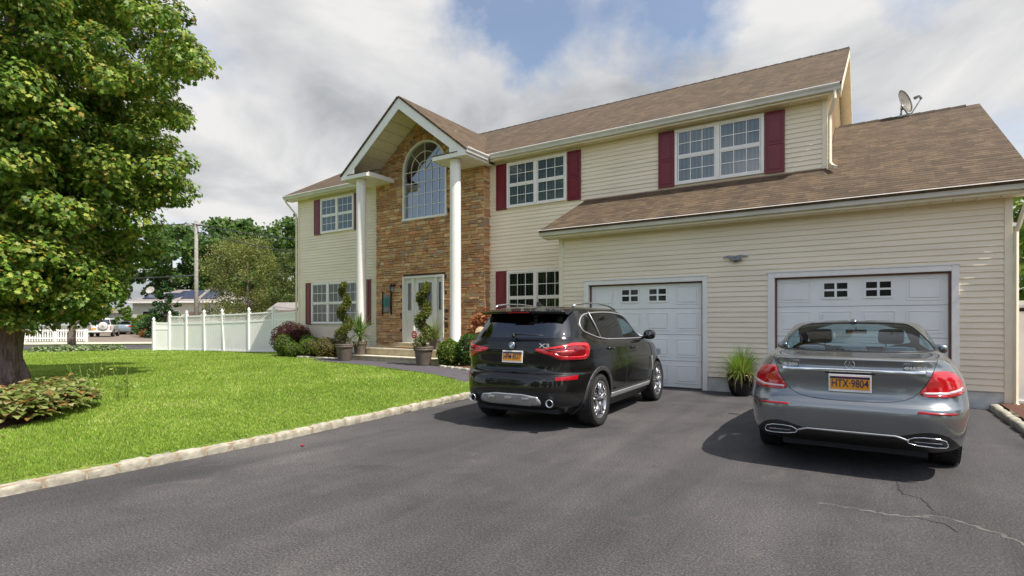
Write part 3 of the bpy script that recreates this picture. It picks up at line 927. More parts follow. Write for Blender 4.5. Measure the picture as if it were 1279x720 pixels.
for s_ in (-1, 1):
    pts = [(PX+s_*2.5, 6.1), (PX+s_*.02, gable_z(PX)-.0)]
    arc = [(ARCH[0]+s_*ARCH[1]*math.cos(t), ARCH[3]+ARCH[1]*math.sin(t)) for t in np.linspace(math.pi/2, 0, 14)]
    poly = pts+arc+[(ARCH[0]+s_*ARCH[1], 6.1)]
    prism(bm, [(p[0], S+.015, p[1]) for p in poly], (0, .035, 0))
hp('stone_backing', bm, 'mortar')
bm = BM(); box(bm, -12.98, -10.82, 13.95, 14.0, .5, 7.25); hp('inner_wall', bm, 'room_dark')

# ---- windows
def window(xl, xr, zb, zt, n, curtain='curtain_light', Y=M, rows=2, cols=3):
    fr = BM(); c = .045
    yf = Y-.075
    box(fr, xl-c*.6, xr+c*.6, yf, Y, zb-c*.8, zb+.02, .004); box(fr, xl-c*.6, xr+c*.6, yf, Y, zt-.02, zt+c*.8, .004)
    box(fr, xl-c*.6, xl+.03, yf+.002, Y, zb+.02, zt-.02); box(fr, xr-.03, xr+c*.6, yf+.002, Y, zb+.02, zt-.02)
    W = (xr-xl-.04)/n; gl = []; gr = []
    for i in range(n):
        a = xl+.02+i*W; b = a+W
        if i: box(fr, a-.045, a+.045, yf-.006, Y, zb+.02, zt-.02)
        a += .05 if i else .02; b -= .05 if i < n-1 else .02
        zm = (zb+zt)/2
        box(fr, a, b, yf+.012, Y-.01, zm-.022, zm+.022)
        for z0, z1, dy in ((zb+.02, zm-.02, .02), (zm+.02, zt-.02, .012)):
            t = .028
            box(fr, a, b, yf+dy, Y-.01, z0, z0+t); box(fr, a, b, yf+dy, Y-.01, z1-t, z1)
            box(fr, a, a+t, yf+dy, Y-.01, z0+t, z1-t); box(fr, b-t, b, yf+dy, Y-.01, z0+t, z1-t)
            gl.append((a+t, b-t, z0+t, z1-t, yf+dy+.014))
    w = hp('window', fr, 'white_trim')
    g = BM(); m = BM()
    for a, b, z0, z1, y in gl:
        g.faces.new([g.verts.new(p) for p in ((a, y, z0), (b, y, z0), (b, y, z1), (a, y, z1))])
        for k in range(1, cols):
            x = a+(b-a)*k/cols; box(m, x-.009, x+.009, y-.007, y-.001, z0, z1)
        for k in range(1, rows):
            z = z0+(z1-z0)*k/rows; box(m, a, b, y-.0075, y-.0015, z-.009, z+.009)
    put('pane', g, 'window_glass', w); put('muntins', bm_fix(m), 'white_trim', w)
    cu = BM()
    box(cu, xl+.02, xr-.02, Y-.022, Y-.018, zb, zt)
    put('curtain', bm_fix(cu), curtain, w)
    return w
def shutter(xl, xr, zb, zt, Y=M):
    bm = BM(); y = Y-.020
    box(bm, xl, xr, y-.022, y, zb, zt, .003)
    zm = zb+(zt-zb)*.47
    t = .055
    for z0, z1 in ((zb+t, zm-t*.5), (zm+t*.5, zt-t)):
        box(bm, xl+t, xr-t, y-.026, y-.0225, z0, z1)
        box(bm, xl+t+.03, xr-t-.03, y-.036, y-.0265, z0+.03, z1-.03, .004)
    # stiles/rails stand proud
    box(bm, xl, xl+t-.012, y-.034, y-.0225, zb, zt, .003); box(bm, xr-t+.012, xr, y-.034, y-.0225, zb, zt, .003)
    for z0, z1 in ((zb, zb+t-.012), (zm-t*.5+.012, zm+t*.5-.012), (zt-t+.012, zt)): box(bm, xl+t-.011, xr-t+.011, y-.034, y-.0225, z0, z1, .003)
    return hp('shutter', bm, 'shutter_red')
for xl, xr, zb, zt, n, cu, sh in (
        (-17.29, -15.50, 4.79, 6.01, 2, 'curtain_light', ((-17.72, -17.34), (-15.45, -15.07))),
        (-8.85, -6.95, 4.79, 6.02, 2, 'curtain_light', ((-9.27, -8.90), (-6.90, -6.51))),
        (-3.95, -2.02, 4.79, 6.05, 2, 'curtain_light', ((-4.39, -4.00), (-1.98, -1.58))),
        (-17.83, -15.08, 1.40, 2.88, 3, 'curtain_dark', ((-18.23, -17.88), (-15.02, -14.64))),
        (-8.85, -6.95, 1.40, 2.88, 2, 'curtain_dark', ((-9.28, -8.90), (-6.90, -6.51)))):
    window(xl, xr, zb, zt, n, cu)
    for a, b in sh: shutter(a, b, zb-.06, zt+.05)
# arched window
ax, ar, az0, az1 = ARCH
bm = BM()
def archpath(r, n=24): return [(ax-r, az0)]+[(ax-r, az1-.0)]+[(ax-r*math.cos(t), az1+r*math.sin(t)) for t in np.linspace(0, math.pi, n)[1:-1]]+[(ax+r, az1), (ax+r, az0)]
o_, i_ = archpath(ar), archpath(ar-.06)
for k in range(len(o_)-1):
    prism(bm, [(o_[k][0], S-.045, o_[k][1]), (o_[k+1][0], S-.045, o_[k+1][1]), (i_[k+1][0], S-.045, i_[k+1][1]), (i_[k][0], S-.045, i_[k][1])], (0, .12, 0))
box(bm, ax-ar-.03, ax+ar+.03, S-.06, S+.07, az0-.07, az0)
aw = hp('arched_window', bm, 'white_trim')
g = BM(); ip = archpath(ar-.06)
g.faces.new([g.verts.new((p[0], S+.03, p[1] if 0 < k < len(ip)-1 else az0)) for k, p in enumerate(ip)]); put('pane', g, 'arch_glass', aw)
m = BM(); r0 = ar-.055; y0 = S+.014
for k in range(1, 6):
    x = ax-r0+2*r0*k/6; box(m, x-.009, x+.009, y0, y0+.012, az0, az1+.0)
for k in range(1, 5):
    z = az0+(az1-az0)*k/4; w_ = .009; box(m, ax-r0, ax+r0, y0-.002, y0+.01, z-w_, z+w_)
for rr_ in (r0*.34, r0*.68):
    tube(m, [(ax-rr_*math.cos(t), y0+.004, az1+rr_*math.sin(t)) for t in np.linspace(0, math.pi, 20)], .011, 6)
for a in (math.pi/4, math.pi/2, 3*math.pi/4):
    tube(m, [(ax, y0+.006, az1), (ax+r0*math.cos(a), y0+.006, az1+r0*math.sin(a))], .012, 6)
put('muntins', bm_fix(m), 'white_trim', aw)

# ---- front door with sidelights
bm = BM(); a, b, z0, z1 = DOOR
box(bm, a, a+.07, S-.05, S+.08, z0, z1, .006); box(bm, b-.07, b, S-.05, S+.08, z0, z1, .006); box(bm, a+.07, b-.07, S-.05, S+.08, z1-.07, z1, .006)
for x in (-12.40, -11.42): box(bm, x-.05, x+.05, S-.03, S+.08, z0+.0, z1-.07)
box(bm, a, b, S-.06, S+.08, z0-.05, z0, .004)
dfm = hp('door_frame', bm, 'door_white')
def glazed(name, x0, x1, gx0, gx1, gz0, gz1, parent, y=S+.03):
    bm = BM()
    box(bm, x0, gx0, y, y+.045, z0, z1-.07); box(bm, gx1, x1, y, y+.045, z0, z1-.07)
    box(bm, gx0, gx1, y, y+.045, z0, gz0); box(bm, gx0, gx1, y, y+.045, gz1, z1-.07)
    t = .025
    for q in ((gx0-t, gx0, gz0-t, gz1+t), (gx1, gx1+t, gz0-t, gz1+t), (gx0, gx1, gz0-t, gz0), (gx0, gx1, gz1, gz1+t)): box(bm, q[0], q[1], y-.012, y-.001, q[2], q[3])
    if x1-x0 > .5:
        for p in ((gx0+.0, (gx0+gx1)/2-.04), ((gx0+gx1)/2+.04, gx1)): box(bm, p[0], p[1], y-.010, y-.001, z0+.18, gz0-.12, .004)
    d = hp(name, bm, 'door_white', parent)
    g = BM(); g.faces.new([g.verts.new(p) for p in ((gx0, y+.02, gz0), (gx1, y+.02, gz0), (gx1, y+.02, gz1), (gx0, y+.02, gz1))])
    put('pane', g, 'window_glass', d)
    return d
glazed('sidelight', -12.78, -12.45, -12.66, -12.50, 1.82, 2.70, house)
glazed('sidelight', -11.37, -11.16, -11.34, -11.19, 1.82, 2.70, house)
fd = glazed('front_door', -12.35, -11.47, -12.20, -11.62, 1.82, 2.70, house)
m = BM(); yy = S+.045
cxg, czg = -11.91, 2.26
for d in (.10, .17): tube(m, [(cxg, yy, czg+d*1.7), (cxg+d, yy, czg), (cxg, yy, czg-d*1.7), (cxg-d, yy, czg)], .006, 5, closed=True)
for k in (-1, 1): tube(m, [(cxg+k*.2, yy, 1.84), (cxg+k*.2, yy, 2.68)], .005, 5)
put('leaded_pattern', m, 'metal_grey', fd)
m = BM(); lathe(m, [(.0, .0), (.03, .0), (.03, -.01), (.012, -.02), (.012, -.05), (.03, -.06), (.03, -.085), (.0, -.09)], 14, axis='Y', c=(-12.28, S+.03, 1.62)); put('door_knob', m, 'metal_grey', fd)

# ---- garage doors
def garage_door(D, lites):
    x0, x1, _, z1 = D; z0 = .02
    Y = G+.085
    tr = BM()
    box(tr, x0-.12, x0, G-.035, G+.13, -.0, z1+.10, .006); box(tr, x1, x1+.10, G-.035, G+.13, -.0, z1+.10, .006); box(tr, x0, x1, G-.035, G+.13, z1, z1+.10, .006)
    box(tr, x0-.13, x1+.11, G-.05, G-.02, z1+.10, z1+.125)
    hp('garage_door_trim', tr, 'white_trim')
    ln = BM(); box(ln, x0, x0+.035, Y-.035, Y+.02, 0, z1-.0); box(ln, x1-.035, x1, Y-.035, Y+.02, 0, z1); box(ln, x0+.035, x1-.035, Y-.035, Y+.02, z1-.03, z1)
    hp('door_stop', ln, 'brown_liner')
    bm = BM(); h = (z1-z0)/4; W = (x1-x0-.06)/4; xs = x0+.03
    win = []
    for r_ in range(4):
        a, b = z0+r_*h+.004, z0+(r_+1)*h-.004
        box(bm, xs, x1-.03, Y, Y+.04, a, b)
        for c_ in range(4):
            p0, p1 = xs+c_*W+.075, xs+(c_+1)*W-.075; q0, q1 = a+.085, b-.085
            if r_ == 3 and c_ in (1, 2):
                # framed lite
                pm_, qm_ = (p0+p1)/2, (q0+q1)/2+.02; p0, p1, q0, q1 = pm_-.20, pm_+.20, qm_-.138, qm_+.138
                f = .035
                box(bm, p0-.02, p1+.02, Y-.018, Y-.001, q0-.03, q0+.008); box(bm, p0-.02, p1+.02, Y-.018, Y-.001, q1-.008, q1+.03)
                box(bm, p0-.02, p0+.012, Y-.018, Y-.001, q0+.008, q1-.008); box(bm, p1-.012, p1+.02, Y-.018, Y-.001, q0+.008, q1-.008)
                win.append((p0+.012, p1-.012, q0+.008, q1-.008))
            else:
                # raised panel: groove ring then a bevelled field
                t = .018
                for rr_ in ((p0, p1, q0, q0+t), (p0, p1, q1-t, q1), (p0, p0+t, q0+t, q1-t), (p1-t, p1, q0+t, q1-t)):
                    box(bm, rr_[0], rr_[1], Y-.010, Y-.001, rr_[2], rr_[3], .003)
                box(bm, p0+.045, p1-.045, Y-.012, Y-.001, q0+.045, q1-.045, .008)
    d = hp('garage_door', bm, 'garage_white')
    for p0, p1, q0, q1 in win:
        g = BM(); box(g, p0, p1, Y-.006, Y-.0015, q0, q1); pn = put('lite', bm_fix(g), lites, d)
        xm, zm = (p0+p1)/2, (q0+q1)/2
        box_ = BM(); box(box_, xm-.02, xm+.02, Y-.016, Y-.007, q0, q1); box(box_, p0, xm-.02, Y-.015, Y-.007, zm-.018, zm+.018); box(box_, xm+.02, p1, Y-.015, Y-.007, zm-.018, zm+.018)
        put('lite_grille', bm_fix(box_), 'garage_white', d)
    s = BM(); box(s, xs, x1-.03, Y-.01, Y+.04, .0, .022); put('bottom_seal', bm_fix(s), 'black_plastic', d)
    return d
plain('garage_lite', (0.02, 0.02, 0.018), 0.08)
garage_door(D1, 'garage_lite'); garage_door(D2, 'garage_lite')

# ---- porch steps
bm = BM()
def stepbox(x0, x1, y0, y1, z0, z1, mat, name): 
    b = BM(); box(b, x0, x1, y0, y1, z0, z1, .008); return hp(name, b, mat)
stepbox(-13.75, -9.72, 11.98, S+.02, .1, .585, 'step_concrete', 'porch'); stepbox(-13.78, -9.70, 11.95, S+.01, .586, .625, 'step_top', 'porch_slab')
stepbox(-13.72, -9.75, 11.62, 11.975, .1, .37, 'step_concrete', 'step'); stepbox(-13.75, -9.73, 11.59, 11.949, .371, .408, 'step_top', 'tread')
stepbox(-13.0, -10.95, S-.32, S-.012, .626, .77, 'step_concrete', 'threshold')
bm = BM(); box(bm, -12.75, -11.35, 12.15, 12.70, .628, .655, .008)
tag(put('doormat', bm_fix(bm), 'doormat'), 'tan doormat lying on the porch before the front door', 'doormat')

# ---- downspouts
def spout(path, mat='cream_trim'):
    bm = BM(); tube(bm, path, .038, 4, flat=(1.2, .9), smooth=False); return hp('downspout', bm, mat)
spout([(-19.03, 12.94, 6.18), (-19.03, 12.96, 6.08), (-18.86, 13.2, 5.72), (-18.80, 13.25, 5.6), (-18.80, 13.25, .4), (-18.85, 13.05, .3)])
spout([(-.62, 12.92, 6.17), (-.62, 12.94, 6.02), (-.72, 13.2, 5.78), (-.72, 13.24, 5.68), (-.72, 13.24, 4.78), (-.66, 13.05, 4.66), (-.6, 12.92, 4.6)])
spout([(2.04, 11.45, 3.53), (2.04, 11.48, 3.40), (1.97, 11.76, 2.98), (1.95, 11.81, 2.90), (1.945, 11.81, .14), (1.97, 11.66, .08)])

# ---- things fixed to or standing on the house
lt = thing('wall_lantern', (-13.22, S-.02, 2.55), 'small black iron lantern on the stone wall left of the front door', 'wall lantern')
bm = BM(); tube(bm, [(-13.22, S-.02, 2.66), (-13.22, S-.10, 2.76), (-13.22, S-.16, 2.74), (-13.22, S-.16, 2.68)], .009, 6); lathe(bm, [(.0, .0), (.05, .0), (.05, -.015), (0, -.02)], 12, axis='Y', c=(-13.22, S-.02, 2.66)); put('bracket', bm, 'iron', lt)
bm = BM(); lathe(bm, [(0, 2.69), (.02, 2.69), (.075, 2.63), (.078, 2.61), (.0, 2.61)], 6, c=(-13.22, S-.16, 0), smooth=False); lathe(bm, [(.0, 2.40), (.035, 2.405), (.045, 2.42), (0, 2.42)], 6, c=(-13.22, S-.16, 0), smooth=False)
for k in range(6):
    a = k*math.pi/3; tube(bm, [(-13.22+.045*math.cos(a), S-.16+.045*math.sin(a), 2.42), (-13.22+.07*math.cos(a), S-.16+.07*math.sin(a), 2.61)], .006, 4)
put('cage', bm, 'iron', lt)
bm = BM(); lathe(bm, [(.038, 2.42), (.062, 2.61)], 6, c=(-13.22, S-.16, 0), smooth=False, cap=False); put('lantern_glass', bm, 'window_glass', lt)

pq = thing('address_plaque', (-13.55, S-.05, 1.74), 'green address plaque between two dark scroll posts on the stone wall', 'address plaque')
bm = BM(); box(bm, -13.70, -13.40, S-.06, S-.045, 1.78, 2.36, .004); put('backboard', bm_fix(bm), 'plaque_grey', pq)
bm = BM()
pts = [(-13.68, 1.95), (-13.42, 1.95), (-13.42, 2.18)]+[(-13.55+.13*math.cos(t), 2.18+.09*math.sin(t)) for t in np.linspace(0, math.pi, 9)[1:-1]]+[(-13.68, 2.18)]
prism(bm, [(p[0], S-.062, p[1]) for p in pts], (0, -.012, 0)); put('panel', bm_fix(bm), 'plaque_green', pq)
bm = BM()
for x in (-13.75, -13.35):
    tube(bm, [(x, S-.05, 1.72), (x, S-.05, 2.42)], .022, 8)
    lathe(bm, [(0, 2.40), (.032, 2.41), (.035, 2.44), (0, 2.47)], 8, c=(x, S-.05, 0)); lathe(bm, [(0, 1.68), (.03, 1.70), (.03, 1.73), (0, 1.745)], 8, c=(x, S-.05, 0))
put('post', bm, 'iron', pq)
bm = BM()
for z, w in ((2.16, .05), (2.08, .075), (2.03, .06)): box(bm, -13.55-w, -13.55+w, S-.078, S-.0745, z-.008, z+.008)
put('engraving', bm_fix(bm), 'iron', pq)

gl = thing('gull_ornament', (-2.30, G-.03, 2.72), 'grey bird ornament with spread wings on the wall between the garage doors', 'wall ornament')
bm = BM()
body = [(-2.42, .012), (-2.36, .035), (-2.28, .045), (-2.22, .03), (-2.18, .012)]
tube(bm, [(x, G-.07, 2.72-.004*i) for i, (x, r_) in enumerate(body)], [r_ for x, r_ in body], 10)
for k in (0, 1, 2): tube(bm, [(-2.31, G-.075, 2.765), (-2.31, G-.08, 2.66)], .03, 8)
put('body', bm, 'gull_grey', gl)
for s_, nm in ((-1, 0), (1, 1)):
    bm = BM()
    P = [(-2.31+s_*t*.24, G-.07-.02*math.sin(t*3), 2.735+.045*math.sin(t*2.2)-.01*t) for t in np.linspace(.1, 1, 8)]
    tube(bm, P, [.045*(1-.75*i/7) for i in range(8)], 8, flat=(.35, 1.0)); put('wing', bm, 'gull_grey', gl)

ds = thing('satellite_dish', (.72, 16.9, GRZ+.03), 'grey oval satellite dish with feed arm on the garage roof ridge', 'satellite dish')
bm = BM(); c0 = Vector((.66, 16.85, GRZ+.38))
# dish faces right and a little towards the street
nrm = Vector((.80, -.55, .25)).normalized(); uu = nrm.cross(Vector((0, 0, 1))).normalized(); vv = nrm.cross(uu)*-1
rings = []
for i in range(7):
    r_ = i/6; ring = []
    for k in range(28):
        a = 2*math.pi*k/28; ring.append(bm.verts.new(c0+uu*(.24*r_*math.cos(a))+vv*(.31*r_*math.sin(a))+nrm*(.07*r_*r_)))
    rings.append(ring)
for a_, b_ in zip(rings[1:], rings[2:]):
    for k in range(28): f = bm.faces.new((a_[k], a_[(k+1) % 28], b_[(k+1) % 28], b_[k])); f.smooth = True
bm.faces.new(rings[1])
geo = bmesh.ops.solidify(bm, geom=bm.faces[:], thickness=.012)
put('reflector', bm, 'dish_grey', ds)
bm = BM(); tube(bm, [c0+uu*.05-nrm*.03-vv*.12, Vector((.62, 16.9, GRZ+.02))], .022, 8); tube(bm, [c0-nrm*.03-vv*.1, Vector((.80, 16.9, GRZ+.02))], .018, 8); box(bm, .56, .86, 16.84, 16.96, GRZ+.03, GRZ+.075)
lathe(bm, [(.0, -.06), (.07, -.05), (.07, .0), (0, .0)], 12, axis='X', c=c0-nrm*.02-vv*.12)
put('mount', bm_fix(bm), 'metal_grey', ds)
e = c0+nrm*.40-vv*.12
bm = BM(); tube(bm, [c0-vv*.33+nrm*.02, c0-vv*.38+nrm*.12, e-vv*.05], .014, 8); put('feed_arm', bm, 'metal_grey', ds)
bm = BM(); tube(bm, [e-vv*.05, e+vv*.03, e-nrm*.03+vv*.05, e-nrm*.13+vv*.055], [.03, .028, .03, .04], 8); put('feed_horn', bm, 'gull_grey', ds)
# ================================================================= CARS
def pchip(xs, ys, x):
    """monotone cubic through the key values"""
    xs = np.array(xs, float); ys = np.array(ys, float); h = np.diff(xs); d = np.diff(ys)/h
    m = np.zeros_like(ys)
    for i in range(1, len(xs)-1):
        if d[i-1]*d[i] > 0:
            w1, w2 = 2*h[i]+h[i-1], h[i]+2*h[i-1]; m[i] = (w1+w2)/(w1/d[i-1]+w2/d[i])
    m[0], m[-1] = d[0], d[-1]
    i = np.clip(np.searchsorted(xs, x)-1, 0, len(h)-1); t = (x-xs[i])/h[i]
    return (2*t**3-3*t**2+1)*ys[i]+(t**3-2*t**2+t)*h[i]*m[i]+(-2*t**3+3*t**2)*ys[i+1]+(t**3-t**2)*h[i]*m[i+1]
def quad_arc(w, L, n, K):
    """superellipse quadrant from (w,0) to (0,L), K+1 points evenly spaced by length"""
    t = np.linspace(0, 1, 400); t = np.where(t < .5, .5*(2*t)**3, 1-.5*(2*(1-t))**3)*math.pi/2
    x = w*np.cos(t)**(2/n); y = L*np.sin(t)**(2/n)
    s = np.concatenate([[0], np.cumsum(np.hypot(np.diff(x), np.diff(y)))]); q = np.linspace(0, s[-1], K+1)
    return np.interp(q, s, x), np.interp(q, s, y)
def car_shell(keys, yc, top, K=34, sub=4):
    """keys: (z, y_rear, y_front, half width, n_rear, n_front); horizontal slices of the body"""
    k = np.array(keys, float); n = len(k); u = np.arange(n); q = np.linspace(0, n-1, (n-1)*sub+1)
    S_ = np.stack([np.array([pchip(u, k[:, j], v) for v in q]) for j in range(6)], 1)
    bm = BM(); rings = []
    for z, yr, yf, w, nr, nf in S_:
        xr, yr_ = quad_arc(w, yc-yr, nr, K); xf, yf_ = quad_arc(w, yf-yc, nf, K)
        P = [(x, yc+y) for x, y in zip(xf, yf_)]                    # right side -> front centre
        P += [(-x, yc+y) for x, y in zip(xf[-2::-1], yf_[-2::-1])]   # -> left side
        P += [(-x, yc-y) for x, y in zip(xr[1:], yr_[1:])]           # -> rear centre
        P += [(x, yc-y) for x, y in zip(xr[-2:0:-1], yr_[-2:0:-1])]
        rings.append([bm.verts.new((x, y, z)) for x, y in P])
    N = len(rings[0])
    for a, b in zip(rings, rings[1:]):
        for i in range(N):
            f = bm.faces.new((a[i], a[(i+1) % N], b[(i+1) % N], b[i])); f.smooth = True
    # domed cap
    prev = rings[-1]; c = Vector(top); base = [v.co.copy() for v in prev]
    for t in (.25, .5, .75):
        ring = [bm.verts.new((p.x+(c.x-p.x)*t, p.y+(c.y-p.y)*t, p.z+(c.z-p.z)*(1-(1-t)**2))) for p in base]
        for i in range(N): f = bm.faces.new((prev[i], prev[(i+1) % N], ring[(i+1) % N], ring[i])); f.smooth = True
        prev = ring
    cv = bm.verts.new(c)
    for i in range(N): f = bm.faces.new((prev[i], prev[(i+1) % N], cv)); f.smooth = True
    bm.faces.new(rings[0][::-1])
    bmesh.ops.recalc_face_normals(bm, faces=bm.faces[:])
    bm.faces.layers.int.new('part')
    return bm
def pip(p, poly):
    x, y = p; c = False; j = len(poly)-1
    for i in range(len(poly)):
        (xi, yi), (xj, yj) = poly[i], poly[j]
        if (yi > y) != (yj > y) and x < (xj-xi)*(y-yi)/(yj-yi)+xi: c = not c
        j = i
    return c
def smooth_poly(pts, it=2):
    for _ in range(it):
        out = []
        for i in range(len(pts)):
            a, b = pts[i], pts[(i+1) % len(pts)]
            out += [(a[0]*.75+b[0]*.25, a[1]*.75+b[1]*.25), (a[0]*.25+b[0]*.75, a[1]*.25+b[1]*.75)]
        pts = out
    return pts
def inset(poly, d):
    n = len(poly); A = sum(poly[i][0]*poly[(i+1) % n][1]-poly[(i+1) % n][0]*poly[i][1] for i in range(n)); s_ = 1 if A > 0 else -1
    out = []
    for i in range(n):
        a, b, c = Vector(poly[i-1]), Vector(poly[i]), Vector(poly[(i+1) % n])
        e1 = (b-a); e2 = (c-b)
        if e1.length < 1e-9 or e2.length < 1e-9: out.append(tuple(b)); continue
        e1.normalize(); e2.normalize()
        nn = Vector((-e1.y-e2.y, e1.x+e2.x))*s_; L = nn.length
        if L < 1e-6: out.append(tuple(b)); continue
        nn /= L; k = d/max(.35, nn.dot(Vector((-e1.y, e1.x))*s_)); out.append(tuple(b+nn*k))
    return out
def cut(bm, poly, u, filt, tagv, o=(0, 0)):
    """split the shell along a closed outline (u, z) projected horizontally; faces inside get tagv.
       Only faces whose tag is in 'o' are retagged."""
    u = Vector(u); lay = bm.faces.layers.int['part']; n = len(poly)
    zmin = min(p[1] for p in poly); zmax = max(p[1] for p in poly); umin = min(p[0] for p in poly); umax = max(p[0] for p in poly)
    def bb(f):
        us = [v.co.dot(u) for v in f.verts]; zs = [v.co.z for v in f.verts]; return min(us), max(us), min(zs), max(zs)
    cand = {}
    for f in bm.faces:
        if filt(f.calc_center_median()):
            a = bb(f)
            if a[1] >= umin-1e-3 and a[0] <= umax+1e-3 and a[3] >= zmin-1e-3 and a[2] <= zmax+1e-3: cand[f] = a
    for i in range(n):
        p, q = Vector(poly[i]), Vector(poly[(i+1) % n]); d = q-p
        if d.length < 1e-6: continue
        nn = Vector((-d.y, d.x)).normalized()
        lo = (min(p.x, q.x)-1e-4, max(p.x, q.x)+1e-4, min(p.y, q.y)-1e-4, max(p.y, q.y)+1e-4)
        fs = [f for f, a in cand.items() if not (a[1] < lo[0] or a[0] > lo[1] or a[3] < lo[2] or a[2] > lo[3])]
        if not fs: continue
        ge = set(fs)|{e for f in fs for e in f.edges}|{v for f in fs for v in f.verts}
        res = bmesh.ops.bisect_plane(bm, geom=list(ge), dist=1e-5, plane_co=u*p.x/u.dot(u)+Vector((0, 0, p.y)), plane_no=u*nn.x+Vector((0, 0, nn.y)))
        for f in fs: cand.pop(f, None)
        for g in res['geom']:
            if isinstance(g, bmesh.types.BMFace) and g.is_valid: cand[g] = bb(g)
        for g in fs:
            if g.is_valid: cand[g] = bb(g)
    for f in list(cand):
        if not f.is_valid: continue
        c = f.calc_center_median()
        if filt(c) and f[lay] in o:
            uu_ = c.dot(u)
            if umin <= uu_ <= umax and zmin <= c.z <= zmax and pip((uu_, c.z), poly): f[lay] = tagv
def take(bm, tagv):
    """copy the faces tagged tagv into a new bmesh"""
    lay = bm.faces.layers.int['part']; nb = BM(); mp = {}
    bm.normal_update(); nl = nb.verts.layers.float_vector.new('nrm')
    for f in bm.faces:
        if f[lay] != tagv: continue
        vs = []
        for v in f.verts:
            if v not in mp: w = nb.verts.new(v.co); w[nl] = v.normal; mp[v] = w
            vs.append(mp[v])
        try: g = nb.faces.new(vs); g.smooth = f.smooth
        except ValueError: pass
    return nb
def loops_of(nb):
    """ordered boundary loops"""
    be = [e for e in nb.edges if len(e.link_faces) == 1]; adj = {}
    for e in be:
        for v in e.verts: adj.setdefault(v, []).append(e.other_vert(v))
    seen = set(); out = []
    for s0 in adj:
        if s0 in seen: continue
        lp = [s0]; seen.add(s0); cur = s0
        while True:
            nx = [w for w in adj[cur] if w not in seen]
            if not nx: break
            cur = nx[0]; seen.add(cur); lp.append(cur)
        if len(lp) > 5: out.append(lp)
    return out
def proud(nb, d, back=.01):
    """push a patch outward by d and close its rim back to the shell"""
    nl = nb.verts.layers.float_vector['nrm']
    for v in nb.verts: v.co += Vector(v[nl])*d
    be = [e for e in nb.edges if len(e.link_faces) == 1]
    r_ = bmesh.ops.extrude_edge_only(nb, edges=be)
    for v in [g for g in r_['geom'] if isinstance(g, bmesh.types.BMVert)]:
        v.co -= Vector(v[nl])*(d+back)
    return nb
def trim(nb, r, off=.0, zmin=None):
    """bead along the outline of a patch"""
    nl = nb.verts.layers.float_vector['nrm']; t = BM()
    for lp in loops_of(nb):
        P = [v.co+Vector(v[nl])*off for v in lp]; Q = [P[0]]
        for p in P[1:]:
            if (p-Q[-1]).length > .012: Q.append(p)
        if len(Q) > 3: tube(t, Q, r, 6, closed=(Q[-1]-Q[0]).length < .12)
    return t
def circ(c, r, n=36, a0=0, a1=2*math.pi): return [(c[0]+r*math.cos(a0+(a1-a0)*i/n), c[1]+r*math.sin(a0+(a1-a0)*i/n)) for i in range(n)]
def wheel(car, x, y, r, w, rim_r, s_, spokes=5, name='wheel'):
    """s_ = +1 right side (outer face towards +x)"""
    c = Vector((x, y, r)); hb = w/2
    bm = BM(); 
    prof = [(rim_r-.005, -hb*.8), (rim_r+.02, -hb*.95), (r-.035, -hb), (r-.010, -hb*.88), (r, -hb*.62), (r, hb*.62), (r-.010, hb*.88), (r-.035, hb), (rim_r+.02, hb*.95), (rim_r-.005, hb*.80)]
    lathe(bm, prof, 56, axis='X', c=c, cap=False)
    # tread grooves
    ty = put(name, bm_fix(bm), 'tyre', car, world=False)
    bm = BM()
    for gx in (-.45, -.15, .15, .45):
        lathe(bm, [(r+.0008, gx*w-.006*1), (r+.0012, gx*w), (r+.0008, gx*w+.006)], 40, axis='X', c=c, cap=False)
    for k in range(64):
        a = 2*math.pi*k/64
        for gx in (-.34, .34):
            p = c+Vector((gx*w, math.cos(a)*(r+.001), math.sin(a)*(r+.001))); q = c+Vector((gx*w+.10*w, math.cos(a+.04)*(r+.001), math.sin(a+.04)*(r+.001))); p2 = c+Vector((gx*w-.10*w, math.cos(a-.02)*(r+.001), math.sin(a-.02)*(r+.001)))
            tube(bm, [p2, p, q], .003, 3)
    put('tread', bm, 'black_plastic', ty, world=False)
    bm = BM()
    lathe(bm, [(rim_r, s_*hb*.82), (rim_r+.012, s_*hb*.90), (rim_r-.012, s_*hb*.88), (rim_r-.02, s_*hb*.7), (rim_r-.035, s_*hb*.1), (rim_r-.045, -s_*hb*.8)], 48, axis='X', c=c, cap=False)
    xo = s_*hb*.74
    for k in range(spokes):
        for da in (-.17, .17):
            a = 2*math.pi*k/spokes+.3; a1 = a+da; a0 = a+da*.45
            tng = Vector((0, -math.sin(a1), math.cos(a1)))
            p0 = c+Vector((xo*.8, math.cos(a0)*.045, math.sin(a0)*.045)); p1 = c+Vector((xo, math.cos(a1)*(rim_r-.02), math.sin(a1)*(rim_r-.02)))
            pm = p0.lerp(p1, .5)+Vector((s_*.012, 0, 0))
            tube(bm, [p0, pm, p1], [.026, .019, .021], 6, flat=(1, .75))
    lathe(bm, [(.075, xo*.45), (.075, xo*.80), (.055, xo*.92), (.0, xo*.95)], 24, axis='X', c=c)
    put('rim', bm, 'alloy', ty, world=False)
    bm = BM(); lathe(bm, [(.0, xo*.1), (.155, xo*.1), (.155, xo*.0), (0, 0)], 32, axis='X', c=c); put('brake_disc', bm, 'brake_disc', ty, world=False)
    bm = BM(); lathe(bm, [(.032, xo*.955), (.034, xo*1.0), (.0, xo*1.02)], 16, axis='X', c=c); put('hub_cap', bm, 'black_plastic', ty, world=False)
    return ty
